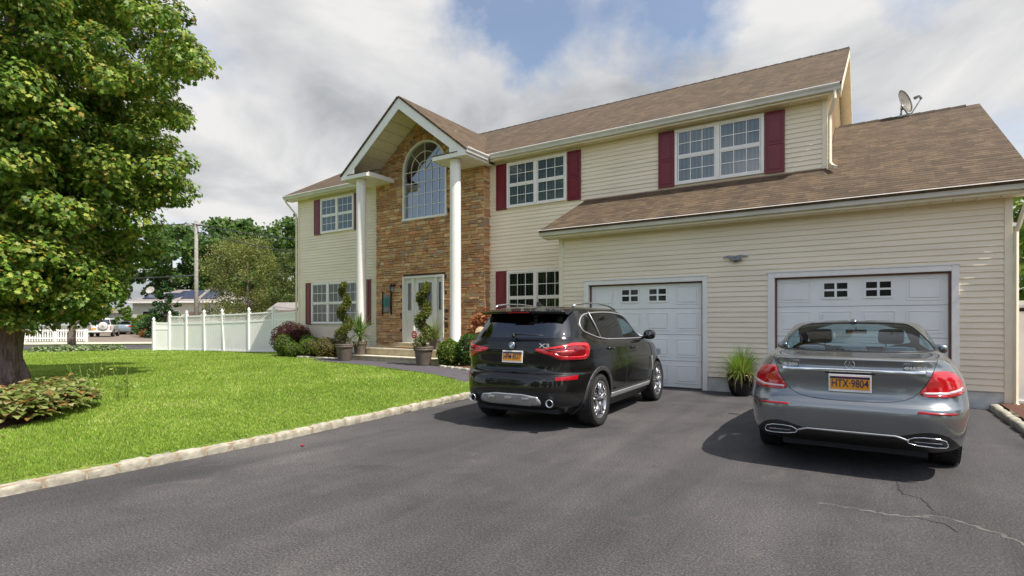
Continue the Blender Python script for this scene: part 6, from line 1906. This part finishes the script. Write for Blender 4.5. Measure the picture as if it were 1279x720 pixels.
Z = .113+.117*ssf((-6.3-X)/2.6)-.16*ssf((-X-15)/9)+.012*np.sin(X*1.3+Yv*.7)*np.cos(Yv*1.1-X*.4)-.004
a = rg_.uniform(0, 6.283, n); hgt = (.020+.0010*ry_)*rg_.uniform(.6, 1.5, n); wd = (.0018+.00052*ry_)*rg_.uniform(.8, 1.3, n)
lean = rg_.uniform(0, .9, n); b_ = rg_.uniform(0, 6.283, n)
B = np.stack([X, Yv, Z], 1); sd_ = np.stack([np.cos(a), np.sin(a), 0*a], 1)*wd[:, None]
tip = B+np.stack([np.cos(b_)*hgt*lean, np.sin(b_)*hgt*lean, hgt], 1)
V = np.stack([B-sd_, B+sd_, tip], 1).reshape(-1, 3)
patch = np.clip(.5+.35*np.sin(X*.9+1.3*np.sin(Yv*.8))*np.cos(Yv*1.1+np.sin(X*1.7))+.3*np.sin(X*3.1+2*np.sin(Yv*2.3))*np.cos(Yv*2.9+X), 0, 1); pr_ = rg_.uniform(0, 1, n)
C = np.where((pr_ < .05+.25*patch**3)[:, None], np.array([.50, .48, .18]), np.where((pr_ < .55)[:, None], np.array([.235, .365, .042]), np.array([.30, .43, .058])))*(rg_.uniform(.7, 1.25, n)*(.88+.24*patch))[:, None]
o = mesh_np('grass', V, 3, C, 'grass_blade'); o['kind'] = 'stuff'
# ================================================================= FENCES, STREET, NEIGHBOURS
def cap(bm, x, y, z, s=.075):
    box(bm, x-s, x+s, y-s, y+s, z, z+.02)
    lathe(bm, [(s*.55, z+.02), (s*.45, z+.05), (s*.95, z+.09), (s*.8, z+.14), (.012, z+.22), (0, z+.225)], 12, c=(x, y, 0))
FP = [(-28.84, 12.52, 1.36), (-28.2, 12.94, 1.66), (-27.21, 13.24, 1.68), (-26.07, 13.5, 1.70), (-24.92, 13.78, 1.74), (-23.49, 14.12, 1.78), (-22.19, 14.5, 1.84)]
fz = lambda x: gz(x, 13)-.02
fence = thing('vinyl_fence', (-25.5, 13.7, .1), 'tall pale vinyl fence with lattice top running left of the house', 'fence')
lean = {4: .09, 3: .03}
for i, (x, y, h_) in enumerate(FP):
    bm = BM(); z0 = fz(x); l_ = -lean.get(i, 0)
    vs = box(bm, x-.06, x+.06, y-.06, y+.06, z0, z0+h_+.04, .006)
    cap(bm, x, y, z0+h_+.04)
    for v in bm.verts: v.co.x += l_*(v.co.z-z0)
    put('post', bm_fix(bm), 'vinyl_post', fence)
def panel(a, b, za, zb_, lattice, name='panel', par=None):
    (x0, y0), (x1, y1) = a, b; par = par or fence
    def P(t, z, o=0.0):
        d = Vector((x1-x0, y1-y0)).normalized(); return (x0+(x1-x0)*t+d.y*o, y0+(y1-y0)*t-d.x*o, z)
    h0, h1 = za, zb_
    def board(bm, t0, t1, l0, h0_, l1, h1_, th):   # low/high at each end
        prism(bm, [P(t0, l0, th/2), P(t1, l1, th/2), P(t1, h1_, th/2), P(t0, h0_, th/2)], (Vector(P(0, 0, -th/2))-Vector(P(0, 0, th/2))))
    g0, g1 = fz(x0), fz(x1); lat = .36 if lattice else .30
    bm = BM(); n = 8
    for k in range(n): board(bm, k/n+.002, (k+1)/n-.002, g0+.10+(g1-g0)*k/n, g0+(h0-lat)+((g1+h1)-(g0+h0))*k/n, g0+.10+(g1-g0)*(k+1)/n, g0+(h0-lat)+((g1+h1)-(g0+h0))*(k+1)/n, .025)
    w = put(name, bm_fix(bm), 'vinyl_fence', par)
    bm = BM()
    board(bm, 0, 1, g0+.04, g0+.12, g1+.04, g1+.12, .05); board(bm, 0, 1, g0+h0-lat-.05, g0+h0-lat+.03, g1+h1-lat-.05, g1+h1-lat+.03, .055); board(bm, 0, 1, g0+h0-.06, g0+h0, g1+h1-.06, g1+h1, .05)
    put('rail', bm_fix(bm), 'vinyl_post', w)
    bm = BM()
    if lattice:
        L = math.hypot(x1-x0, y1-y0); hh = lat-.09; n = int((L+hh)/.085)
        for s_ in (1, -1):
            for k in range(-4, n+1):
                u0 = k*.085; u1 = u0+hh; q0, q1 = 0.0, 1.0
                if s_ < 0: u0, u1 = u1, u0
                # clip to the bay
                lo, hi = (u0, u1)
                def zz(q): return g0+h0-lat+.03+hh*q+((g1+h1)-(g0+h0))*min(1, max(0, (u0+(u1-u0)*q)/L))
                qs = [q for q in (0.0, 1.0)]
                if u0 < 0: qs[0] = -u0/(u1-u0)
                if u0 > L: qs[0] = (L-u0)/(u1-u0)
                if u1 < 0: qs[1] = -u0/(u1-u0)
                if u1 > L: qs[1] = (L-u0)/(u1-u0)
                if not (0 <= qs[0] < qs[1] <= 1): continue
                A_, B_ = P((u0+(u1-u0)*qs[0])/L, zz(qs[0]), s_*.006), P((u0+(u1-u0)*qs[1])/L, zz(qs[1]), s_*.006)
                tube(bm, [A_, B_], .016, 4, flat=(.35, 1.0) if False else (1, .5), smooth=False)
        put('lattice', bm_fix(bm), 'vinyl_post', w)
    else:
        board(bm, 0, 1, g0+h0-lat+.03, g0+h0-.06, g1+h1-lat+.03, g1+h1-.06, .02); put('top_board', bm_fix(bm), 'vinyl_fence', w)
for i in range(6):
    a, b = FP[i], FP[i+1]
    panel(a[:2], b[:2], a[2] if i else 1.36, b[2] if i else 1.36, i > 0, 'panel')
f2 = thing('vinyl_fence', (-20.6, 14.0, .1), 'short return of the pale vinyl fence behind the dark red shrub', 'fence')
for x, y in ((-22.02, 14.5), (-18.95, 13.75)):
    bm = BM(); box(bm, x-.06, x+.06, y-.06, y+.06, fz(x), fz(x)+1.80); cap(bm, x, y, fz(x)+1.8); put('post', bm_fix(bm), 'vinyl_post', f2)
panel((-22.0, 14.48), (-19.0, 13.77), 1.76, 1.74, False, 'panel', f2)
# right of the garage
f3 = thing('vinyl_fence', (4.2, 12.2, 0), 'tall cream vinyl fence at the right edge beside the garage', 'fence')
for x in (4.5, 6.9): bm = BM(); box(bm, x-.06, x+.06, 12.2, 12.32, 0, 1.86, .006); cap(bm, x, 12.26, 1.86); put('post', bm_fix(bm), 'vinyl_post', f3)
for x0, x1 in ((1.925, 4.44), (4.56, 6.84)):
    bm = BM(); box(bm, x0, x1, 12.25, 12.28, .12, 1.74); p_ = put('panel', bm_fix(bm), 'vinyl_post', f3)
    bm = BM(); box(bm, x0, x1, 12.23, 12.30, .05, .14); box(bm, x0, x1, 12.23, 12.30, 1.72, 1.80); put('rail', bm_fix(bm), 'vinyl_post', p_)
bm = BM(); box(bm, 2.06, 2.16, 12.225, 12.245, 1.62, 1.68); tube(bm, [(2.08, 12.22, 1.65), (2.17, 12.20, 1.65)], .012, 6); put('latch', bm_fix(bm), 'iron', f3)
for i, (x, y, r_) in enumerate([(1.98, 11.1, .13), (2.12, 10.85, .11), (2.3, 11.2, .15), (1.95, 10.55, .09)]):
    bm = BM(); bmesh.ops.create_icosphere(bm, subdivisions=3, radius=r_); rr = random.Random(i)
    ph = [rr.uniform(0, 6) for _ in range(6)]
    for v in bm.verts:
        p = v.co/r_; k = 1+.14*math.sin(p.x*3+ph[0])+.12*math.sin(p.y*4+ph[1])+.08*math.sin(p.z*6+ph[2]+p.x*3); v.co = v.co*k; v.co.z *= .75; v.co += Vector((x, y, r_*.55))
    tag(put('rock', bm, 'rock_brown'), ['reddish rock nearest the garage corner downspout', 'smaller reddish rock in front of the downspout rock', 'largest brown rock in the right bed by the fence', 'smallest brown rock behind the right kerb slabs'][i], 'rock')

# red yard sign in the right pot, figurine on the porch
sg = thing('yard_sign', (-10.42, 11.08, zg+.47), 'small red yard sign on a thin white stake in the right topiary pot', 'yard sign')
bm = BM(); tube(bm, [(-10.42, 11.02, zg+.45), (-10.42, 11.02, zg+.75)], .008, 6); put('stake', bm, 'white_trim', sg)
bm = BM(); pts = [(.10*math.cos(R(22.5+45*k)), .115*math.sin(R(22.5+45*k))) for k in range(8)]
prism(bm, [(-10.42+p[0], 11.00, zg+.84+p[1]) for p in pts], (0, .008, 0)); sp_ = put('sign_face', bm_fix(bm), 'red_sign', sg)
bm = BM()
for z, w in ((.885, .045), (.845, .06), (.80, .035)): box(bm, -10.42-w, -10.42+w, 10.994, 10.999, zg+z-.008, zg+z+.008)
put('sign_marking', bm_fix(bm), 'plate_white', sp_)
fg = thing('garden_figurine', (-10.36, 12.2, .627), 'small white animal figurine sitting on the porch by the right column', 'figurine')
bm = BM(); x, y, z = -10.36, 12.2, .627
tube(bm, [(x, y, z), (x, y, z+.06), (x, y-.01, z+.16), (x-.01, y-.03, z+.24), (x-.015, y-.05, z+.28)], [.075, .10, .085, .05, .045], 12)
tube(bm, [(x-.015, y-.02, z+.30), (x-.02, y-.06, z+.315), (x-.03, y-.13, z+.29), (x-.03, y-.16, z+.285)], [.03, .06, .035, .02], 12)
for s_ in (-1, 1):
    tube(bm, [(x-.015+s_*.03, y-.05, z+.35), (x-.015+s_*.035, y-.04, z+.385)], [.018, .006], 6)
    tube(bm, [(x+s_*.045, y-.07, z+.17), (x+s_*.045, y-.09, z+.06), (x+s_*.045, y-.12, z+.012)], [.026, .022, .026], 8)
put('figure', bm, 'plaster_white', fg)
bm = BM()
pts = [(-5.52+.022*math.cos(a)*(1+.3*math.sin(3*a)), 3.97+.016*math.sin(a), .006+.008*math.cos(a)**2) for a in np.linspace(0, 6.28, 13)[:-1]]
prism(bm, pts, (0, 0, .012)); tag(put('fallen_leaf', bm_fix(bm), 'petal_red'), 'single crumpled red leaf on the asphalt near the granite kerb', 'leaf')

# utility pole and wires
up_ = thing('utility_pole', (-43.33, 21.79, 0), 'grey wooden utility pole with one crossarm beyond the fence', 'utility pole')
bm = BM(); tube(bm, [(-43.33, 21.79, -.2), (-43.33, 21.79, 9.2)], [.17, .12], 12); put('pole', bm, 'wood_pole', up_)
dr_ = Vector((.836, .549, 0))
pc = Vector((-43.33, 21.79, 8.85)); bm = BM(); c_ = pc-dr_*.75; d_ = pc+dr_*.65; tube(bm, [c_, d_], .07, 4, smooth=False); tube(bm, [pc-dr_*.3+Vector((0, 0, -.0)), pc+Vector((0, 0, -.55))], .025, 4); put('crossarm', bm, 'wood_pole', up_)
bm = BM()
for t in (-.65, -.3, .3, .58): lathe(bm, [(.02, .05), (.045, .1), (.045, .15), (.02, .19), (0, .19)], 8, c=pc+dr_*t)
put('insulator', bm, 'gull_grey', up_)
def wirecurve(a, b, sag): return [Vector(a).lerp(Vector(b), t)-Vector((0, 0, sag*4*t*(1-t))) for t in np.linspace(0, 1, 14)]
A = pc+Vector((0, 0, .12))
for k, (s, e, sag, lab) in enumerate([
        (A-dr_*.3, Vector((-24.0, 27.5, 6.6)), .5, 'upper overhead wire running from the pole crossarm towards the house roof'),
        (A+Vector((0, 0, -.6)), Vector((-24.0, 27.5, 5.4)), .6, 'lower overhead wire running from the pole towards the house'),
        (A-dr_*.65, Vector((-75.0, 8.0, 10.0)), .5, 'overhead wire running from the crossarm to the left behind the maple'),
        (Vector((-43.33, 21.79, 5.0)), Vector((-75.0, 8.0, 6.0)), .6, 'thick low cable running left from the middle of the pole')]):
    bm = BM(); tube(bm, wirecurve(s, e, sag), .034 if k < 3 else .05, 5); tag(put('overhead_wire', bm, 'wire'), lab, 'wire')

# picket fence across the street
A_, B_ = Vector((-44.6, 15.2)), Vector((-51.5, 8.6)); pf = thing('picket_fence', (-48, 12, .05), 'low white picket fence across the side street', 'fence')
n = 62
d = (B_-A_).normalized()
for k in range(n+1):
    p = A_.lerp(B_, k/n); q = p+d*.075; bm = BM(); post = k % 12 == 0
    w = .065 if post else .035; h_ = 1.0 if post else .90
    c_ = p; a = math.atan2(d.y, d.x); ux, uy = d*w, Vector((-d.y, d.x))*(.05 if post else .012)
    P4 = [c_-ux-uy, c_+ux-uy, c_+ux+uy, c_-ux+uy]
    prism(bm, [(v.x, v.y, .12 if not post else .05) for v in P4], (0, 0, h_-.1)); o4 = put('post' if post else 'picket', bm_fix(bm), 'vinyl_post', pf)
bm = BM()
for z in (.30, .80):
    uy = Vector((-d.y, d.x))*.03; prism(bm, [(A_.x+uy.x, A_.y+uy.y, z), (B_.x+uy.x, B_.y+uy.y, z), (B_.x+uy.x, B_.y+uy.y, z+.07), (A_.x+uy.x, A_.y+uy.y, z+.07)], (-uy.x*.8, -uy.y*.8, 0))
put('rail', bm_fix(bm), 'vinyl_post', pf)

# neighbouring house: hipped roof with solar panels
nh = thing('neighbour_house', (-68, 34, 0), 'low single-storey house with solar panels on its grey hipped roof across the street', 'house')
o0 = Vector((-70.0, 28.2)); ex = Vector((.836, .549)); ey = Vector((-.549, .836))
def W(a, b, z): p = o0+ex*a+ey*b; return (p.x, p.y, z)
bm = BM(); prism(bm, [W(0, 0, 0), W(3.6, 0, 0), W(3.6, 8, 0), W(0, 8, 0)], (0, 0, 3.75)); prism(bm, [W(3.6, -1.2, 0), W(10.8, -1.2, 0), W(10.8, 8, 0), W(3.6, 8, 0)], (0, 0, 3.74)); put('wall', bm_fix(bm), 'house_cream', nh)
bm = BM()
e = .5; zt = 3.72; rz_ = 5.3
base = [W(-e, -e, zt), W(3.6, -e, zt), W(11.3, -1.7, zt), W(11.3, 8.5, zt), W(-e, 8.5, zt)]
def tri(*q): bm.faces.new([bm.verts.new(p) for p in q])
prism(bm, [W(-e, -e, zt-.18), W(3.1, -e, zt-.18), W(3.1, 8.5, zt-.18), W(-e, 8.5, zt-.18)], (0, 0, .18)); prism(bm, [W(3.1, -1.7, zt-.18), W(11.3, -1.7, zt-.18), W(11.3, 8.5, zt-.18), W(3.1, 8.5, zt-.18)], (0, 0, .181))
put('eaves', bm_fix(bm), 'white_trim', nh)
bm = BM()
tri(W(-e, -e, zt+.002), W(11.3, -e, zt+.002), W(8.5, 4, rz_), W(2.8, 4, rz_)); tri(W(-e, -e, zt+.002), W(2.8, 4, rz_), W(-e, 8.5, zt+.002)); tri(W(11.3, -e, zt+.002), W(11.3, 8.5, zt+.002), W(8.5, 4, rz_)); tri(W(-e, 8.5, zt+.002), W(2.8, 4, rz_), W(8.5, 4, rz_), W(11.3, 8.5, zt+.002))
rf = put('roof', bm, 'roof_grey', nh)
bm = BM()
tri(W(5.0, -1.7, zt+.004), W(11.3, -1.7, zt+.004), W(8.15, 1.6, rz_+.1)); tri(W(5.0, -1.7, zt+.004), W(8.15, 1.6, rz_+.1), W(8.15, 4, rz_+.1), W(5.0, 3, zt+.3)); tri(W(11.3, -1.7, zt+.004), W(11.3, 3, zt+.3), W(8.15, 4, rz_+.1), W(8.15, 1.6, rz_+.1))
put('front_roof', bm, 'roof_grey', nh)
for a0, a1, b0, b1 in ((.9, 2.3, .3, 2.0), (2.4, 3.8, .3, 2.4), (3.9, 5.2, .3, 3.2)):
    zf_ = lambda b: zt+.06+(rz_-zt)*(b+e)/4.5
    bm = BM(); prism(bm, [W(a0, b0, zf_(b0)), W(a1, b0, zf_(b0)), W(a1, b1, zf_(b1)), W(a0, b1, zf_(b1))], (0, 0, .05)); put('solar_panel', bm_fix(bm), 'solar_blue', rf)
for a0, a1, b0, b1 in ((6.2, 7.9, -1.2, .7), (8.4, 10.2, -1.2, .7)):
    zf_ = lambda b: zt+.06+(rz_+.1-zt)*(b+1.7)/3.3
    bm = BM(); prism(bm, [W(a0, b0, zf_(b0)), W(a1, b0, zf_(b0)), W(a1, b1, zf_(b1)), W(a0, b1, zf_(b1))], (0, 0, .05)); put('solar_panel', bm_fix(bm), 'solar_blue', rf)
for a0, a1, z0_, z1_, b in ((1.2, 2.4, 1.2, 2.6, 0), (4.6, 6.0, 1.2, 2.6, -1.2)):
    bm = BM(); prism(bm, [W(a0-.08, b-.06, z0_-.08), W(a1+.08, b-.06, z0_-.08), W(a1+.08, b-.06, z1_+.08), W(a0-.08, b-.06, z1_+.08)], (ey.x*.05, ey.y*.05, 0)); w_ = put('window', bm_fix(bm), 'white_trim', nh)
    bm = BM(); prism(bm, [W(a0, b-.075, z0_), W(a1, b-.075, z0_), W(a1, b-.075, z1_), W(a0, b-.075, z1_)], (ey.x*.01, ey.y*.01, 0)); put('pane', bm_fix(bm), 'garage_lite', w_)
bm = BM(); prism(bm, [W(7.2, -1.25, 0), W(8.4, -1.25, 0), W(8.4, -1.25, 2.5), W(7.2, -1.25, 2.5)], (-ey.x*.05, -ey.y*.05, 0)); put('front_door', bm_fix(bm), 'rock_brown', nh)
nd = thing('satellite_dish', W(.6, 2.2, 4.4), 'pale satellite dish above the neighbouring roof edge', 'satellite dish')
bm = BM(); c = Vector(W(.6, 2.2, 5.15)); nr = Vector((.3, -.9, .3)).normalized(); u1 = nr.cross(Vector((0, 0, 1))).normalized(); u2 = u1.cross(nr)
ring = [bm.verts.new(c+u1*.62*math.cos(a)+u2*.42*math.sin(a)+nr*.08) for a in np.linspace(0, 6.283, 25)[:-1]]; cv = bm.verts.new(c)
for k in range(24): bm.faces.new((ring[k], ring[(k+1) % 24], cv))
bmesh.ops.solidify(bm, geom=bm.faces[:], thickness=.02); put('reflector', bm, 'white_trim', nd)
bm = BM(); tube(bm, [c, Vector(W(.6, 2.2, 4.3))], .04, 6); put('mount', bm, 'metal_grey', nd)
# white shed beyond the cars, small white building right of the feathery tree
for loc, wd_, h_, lab in (((-80.0, 30.2, 0), 4.4, 2.75, 'white panelled shed door showing above the parked cars'), ((-36.6, 24.6, 0), 1.5, 2.5, 'small white outbuilding glimpsed above the fence left of the house')):
    sh = thing('shed', loc, lab, 'shed'); c = Vector(loc); e1 = Vector((.836, .549, 0)); e2 = Vector((-.549, .836, 0))
    bm = BM(); prism(bm, [c-e1*wd_/2, c+e1*wd_/2, c+e1*wd_/2+e2*3, c-e1*wd_/2+e2*3], (0, 0, h_-.25)); put('wall', bm_fix(bm), 'plaster_white', sh)
    bm = BM(); prism(bm, [c-e1*(wd_/2+.25)-e2*.3+Vector((0, 0, h_-.25)), c+e1*(wd_/2+.25)-e2*.3+Vector((0, 0, h_-.25)), c+e1*(wd_/2+.25)+e2*1.5+Vector((0, 0, h_+.35)), c-e1*(wd_/2+.25)+e2*1.5+Vector((0, 0, h_+.35))], (0, 0, .08)); put('roof', bm_fix(bm), 'roof_grey', sh)
    bm = BM()
    for k in range(4): prism(bm, [c-e1*wd_*.42-e2*.03+Vector((0, 0, .15+k*.5)), c+e1*wd_*.42-e2*.03+Vector((0, 0, .15+k*.5)), c+e1*wd_*.42-e2*.03+Vector((0, 0, .58+k*.5)), c-e1*wd_*.42-e2*.03+Vector((0, 0, .58+k*.5))], (-e2.x*.03, -e2.y*.03, 0))
    put('door_panel', bm_fix(bm), 'white_trim', sh)
far_car((-57.6, 20.8, .09), R(61), 'white four-wheel drive with a round spare wheel cover parked in the paved drive', 'suv', 'paint_white')
far_car((-66.3, 25.9, .09), R(58), 'silver sedan parked farther up the paved drive beside the shrubs', 'sedan', 'paint_silver')

# ================================================================= SKY, SUN, CAMERA
w = bpy.data.worlds.new('World'); SC.world = w; w.use_nodes = True
nt = w.node_tree; bg = nt.nodes['Background']
ELEV, AZ_ = 57.0, 94.0      # azimuth clockwise from +Y
sky = node(nt, 'ShaderNodeTexSky', sky_type='NISHITA'); sky.sun_disc = False
sky.sun_elevation = R(ELEV); sky.sun_rotation = R(AZ_)
tc = node(nt, 'ShaderNodeTexCoord'); sx = node(nt, 'ShaderNodeSeparateXYZ'); link(nt, tc.outputs['Generated'], sx.inputs[0])
mz = node(nt, 'ShaderNodeMath', operation='ADD'); link(nt, sx.outputs['Z'], mz.inputs[0]); mz.inputs[1].default_value = .22
mz2 = node(nt, 'ShaderNodeMath', operation='MAXIMUM'); link(nt, mz.outputs[0], mz2.inputs[0]); mz2.inputs[1].default_value = .05
dv = []
for ax_ in 'XY':
    m_ = node(nt, 'ShaderNodeMath', operation='DIVIDE'); link(nt, sx.outputs[ax_], m_.inputs[0]); link(nt, mz2.outputs[0], m_.inputs[1]); dv.append(m_)
cb = node(nt, 'ShaderNodeCombineXYZ'); link(nt, dv[0].outputs[0], cb.inputs[0]); link(nt, dv[1].outputs[0], cb.inputs[1]); cb.inputs[2].default_value = 3.7
n1 = noise(nt, cb.outputs[0], 1.15, 7, .52, .25)
# thinner cloud towards the street side of the house
my = node(nt, 'ShaderNodeMath', operation='MULTIPLY_ADD'); link(nt, sx.outputs['Y'], my.inputs[0]); my.inputs[1].default_value = .13; link(nt, n1.outputs[0], my.inputs[2])
cur = my.outputs[0]
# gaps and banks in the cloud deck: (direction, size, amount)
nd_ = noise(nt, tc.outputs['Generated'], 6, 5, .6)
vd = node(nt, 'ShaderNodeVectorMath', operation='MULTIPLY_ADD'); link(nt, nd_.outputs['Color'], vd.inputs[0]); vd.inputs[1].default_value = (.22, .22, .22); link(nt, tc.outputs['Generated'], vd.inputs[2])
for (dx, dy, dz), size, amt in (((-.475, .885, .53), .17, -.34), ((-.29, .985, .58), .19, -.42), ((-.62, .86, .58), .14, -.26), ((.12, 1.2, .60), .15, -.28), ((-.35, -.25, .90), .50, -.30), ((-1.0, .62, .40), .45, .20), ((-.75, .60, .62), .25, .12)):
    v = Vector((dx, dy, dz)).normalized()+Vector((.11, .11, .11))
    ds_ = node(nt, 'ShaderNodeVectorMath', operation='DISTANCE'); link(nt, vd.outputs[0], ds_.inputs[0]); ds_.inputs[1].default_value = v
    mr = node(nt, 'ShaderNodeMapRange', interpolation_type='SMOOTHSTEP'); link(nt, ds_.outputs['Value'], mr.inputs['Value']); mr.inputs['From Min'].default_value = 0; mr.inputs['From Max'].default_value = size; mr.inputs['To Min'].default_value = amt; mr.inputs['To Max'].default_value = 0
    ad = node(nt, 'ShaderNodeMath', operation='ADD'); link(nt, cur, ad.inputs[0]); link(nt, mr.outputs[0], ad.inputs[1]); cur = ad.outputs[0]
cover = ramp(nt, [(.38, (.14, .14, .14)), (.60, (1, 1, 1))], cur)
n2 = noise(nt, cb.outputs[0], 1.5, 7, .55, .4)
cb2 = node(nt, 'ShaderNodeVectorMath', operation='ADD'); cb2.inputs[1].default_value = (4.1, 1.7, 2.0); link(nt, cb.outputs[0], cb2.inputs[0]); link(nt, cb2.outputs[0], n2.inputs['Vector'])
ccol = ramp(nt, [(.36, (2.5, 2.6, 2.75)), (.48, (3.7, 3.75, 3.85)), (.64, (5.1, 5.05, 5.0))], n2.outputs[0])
# unseen clouds behind the camera brightened to add fill light on the house front
dfill = node(nt, 'ShaderNodeVectorMath', operation='DOT_PRODUCT'); link(nt, tc.outputs['Generated'], dfill.inputs[0]); dfill.inputs[1].default_value = (.45, -.80, .40)
gl_ = node(nt, 'ShaderNodeMapRange', interpolation_type='SMOOTHSTEP'); link(nt, dfill.outputs['Value'], gl_.inputs['Value']); gl_.inputs['From Min'].default_value = -.35; gl_.inputs['From Max'].default_value = .75; gl_.inputs['To Min'].default_value = 1.0; gl_.inputs['To Max'].default_value = 2.7
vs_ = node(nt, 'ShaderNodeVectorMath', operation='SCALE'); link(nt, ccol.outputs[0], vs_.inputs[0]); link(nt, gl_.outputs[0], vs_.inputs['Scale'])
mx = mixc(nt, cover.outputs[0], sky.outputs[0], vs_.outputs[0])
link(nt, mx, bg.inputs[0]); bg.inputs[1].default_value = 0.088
L = bpy.data.lights.new('sun', 'SUN'); L.energy = 3.1; L.angle = R(.6); L.color = (1, .955, .88)
lo = bpy.data.objects.new('sun', L); COL.objects.link(lo)
dvec = Vector((math.sin(R(AZ_))*math.cos(R(ELEV)), math.cos(R(AZ_))*math.cos(R(ELEV)), math.sin(R(ELEV))))
lo.rotation_euler = dvec.to_track_quat('Z', 'Y').to_euler(); lo.location = dvec*60
cam = bpy.data.cameras.new('camera'); co = bpy.data.objects.new('camera', cam); COL.objects.link(co); SC.camera = co
co.location = (0, 0, 1.45); co.rotation_euler = (R(90), 0, R(33.3)); cam.sensor_width = 36; cam.lens = 683/1279*36; cam.shift_y = 42/1279
cam.clip_start = .05; cam.clip_end = 2000
SC.view_settings.view_transform = 'Standard'; SC.view_settings.look = 'None'; SC.view_settings.exposure = .95; SC.view_settings.gamma = 1; SC.view_settings.use_curve_mapping = False
SC.cycles.max_bounces = 6; SC.cycles.transparent_max_bounces = 12; SC.cycles.caustics_reflective = False; SC.cycles.caustics_refractive = False
SC.cycles.sample_clamp_indirect = 6
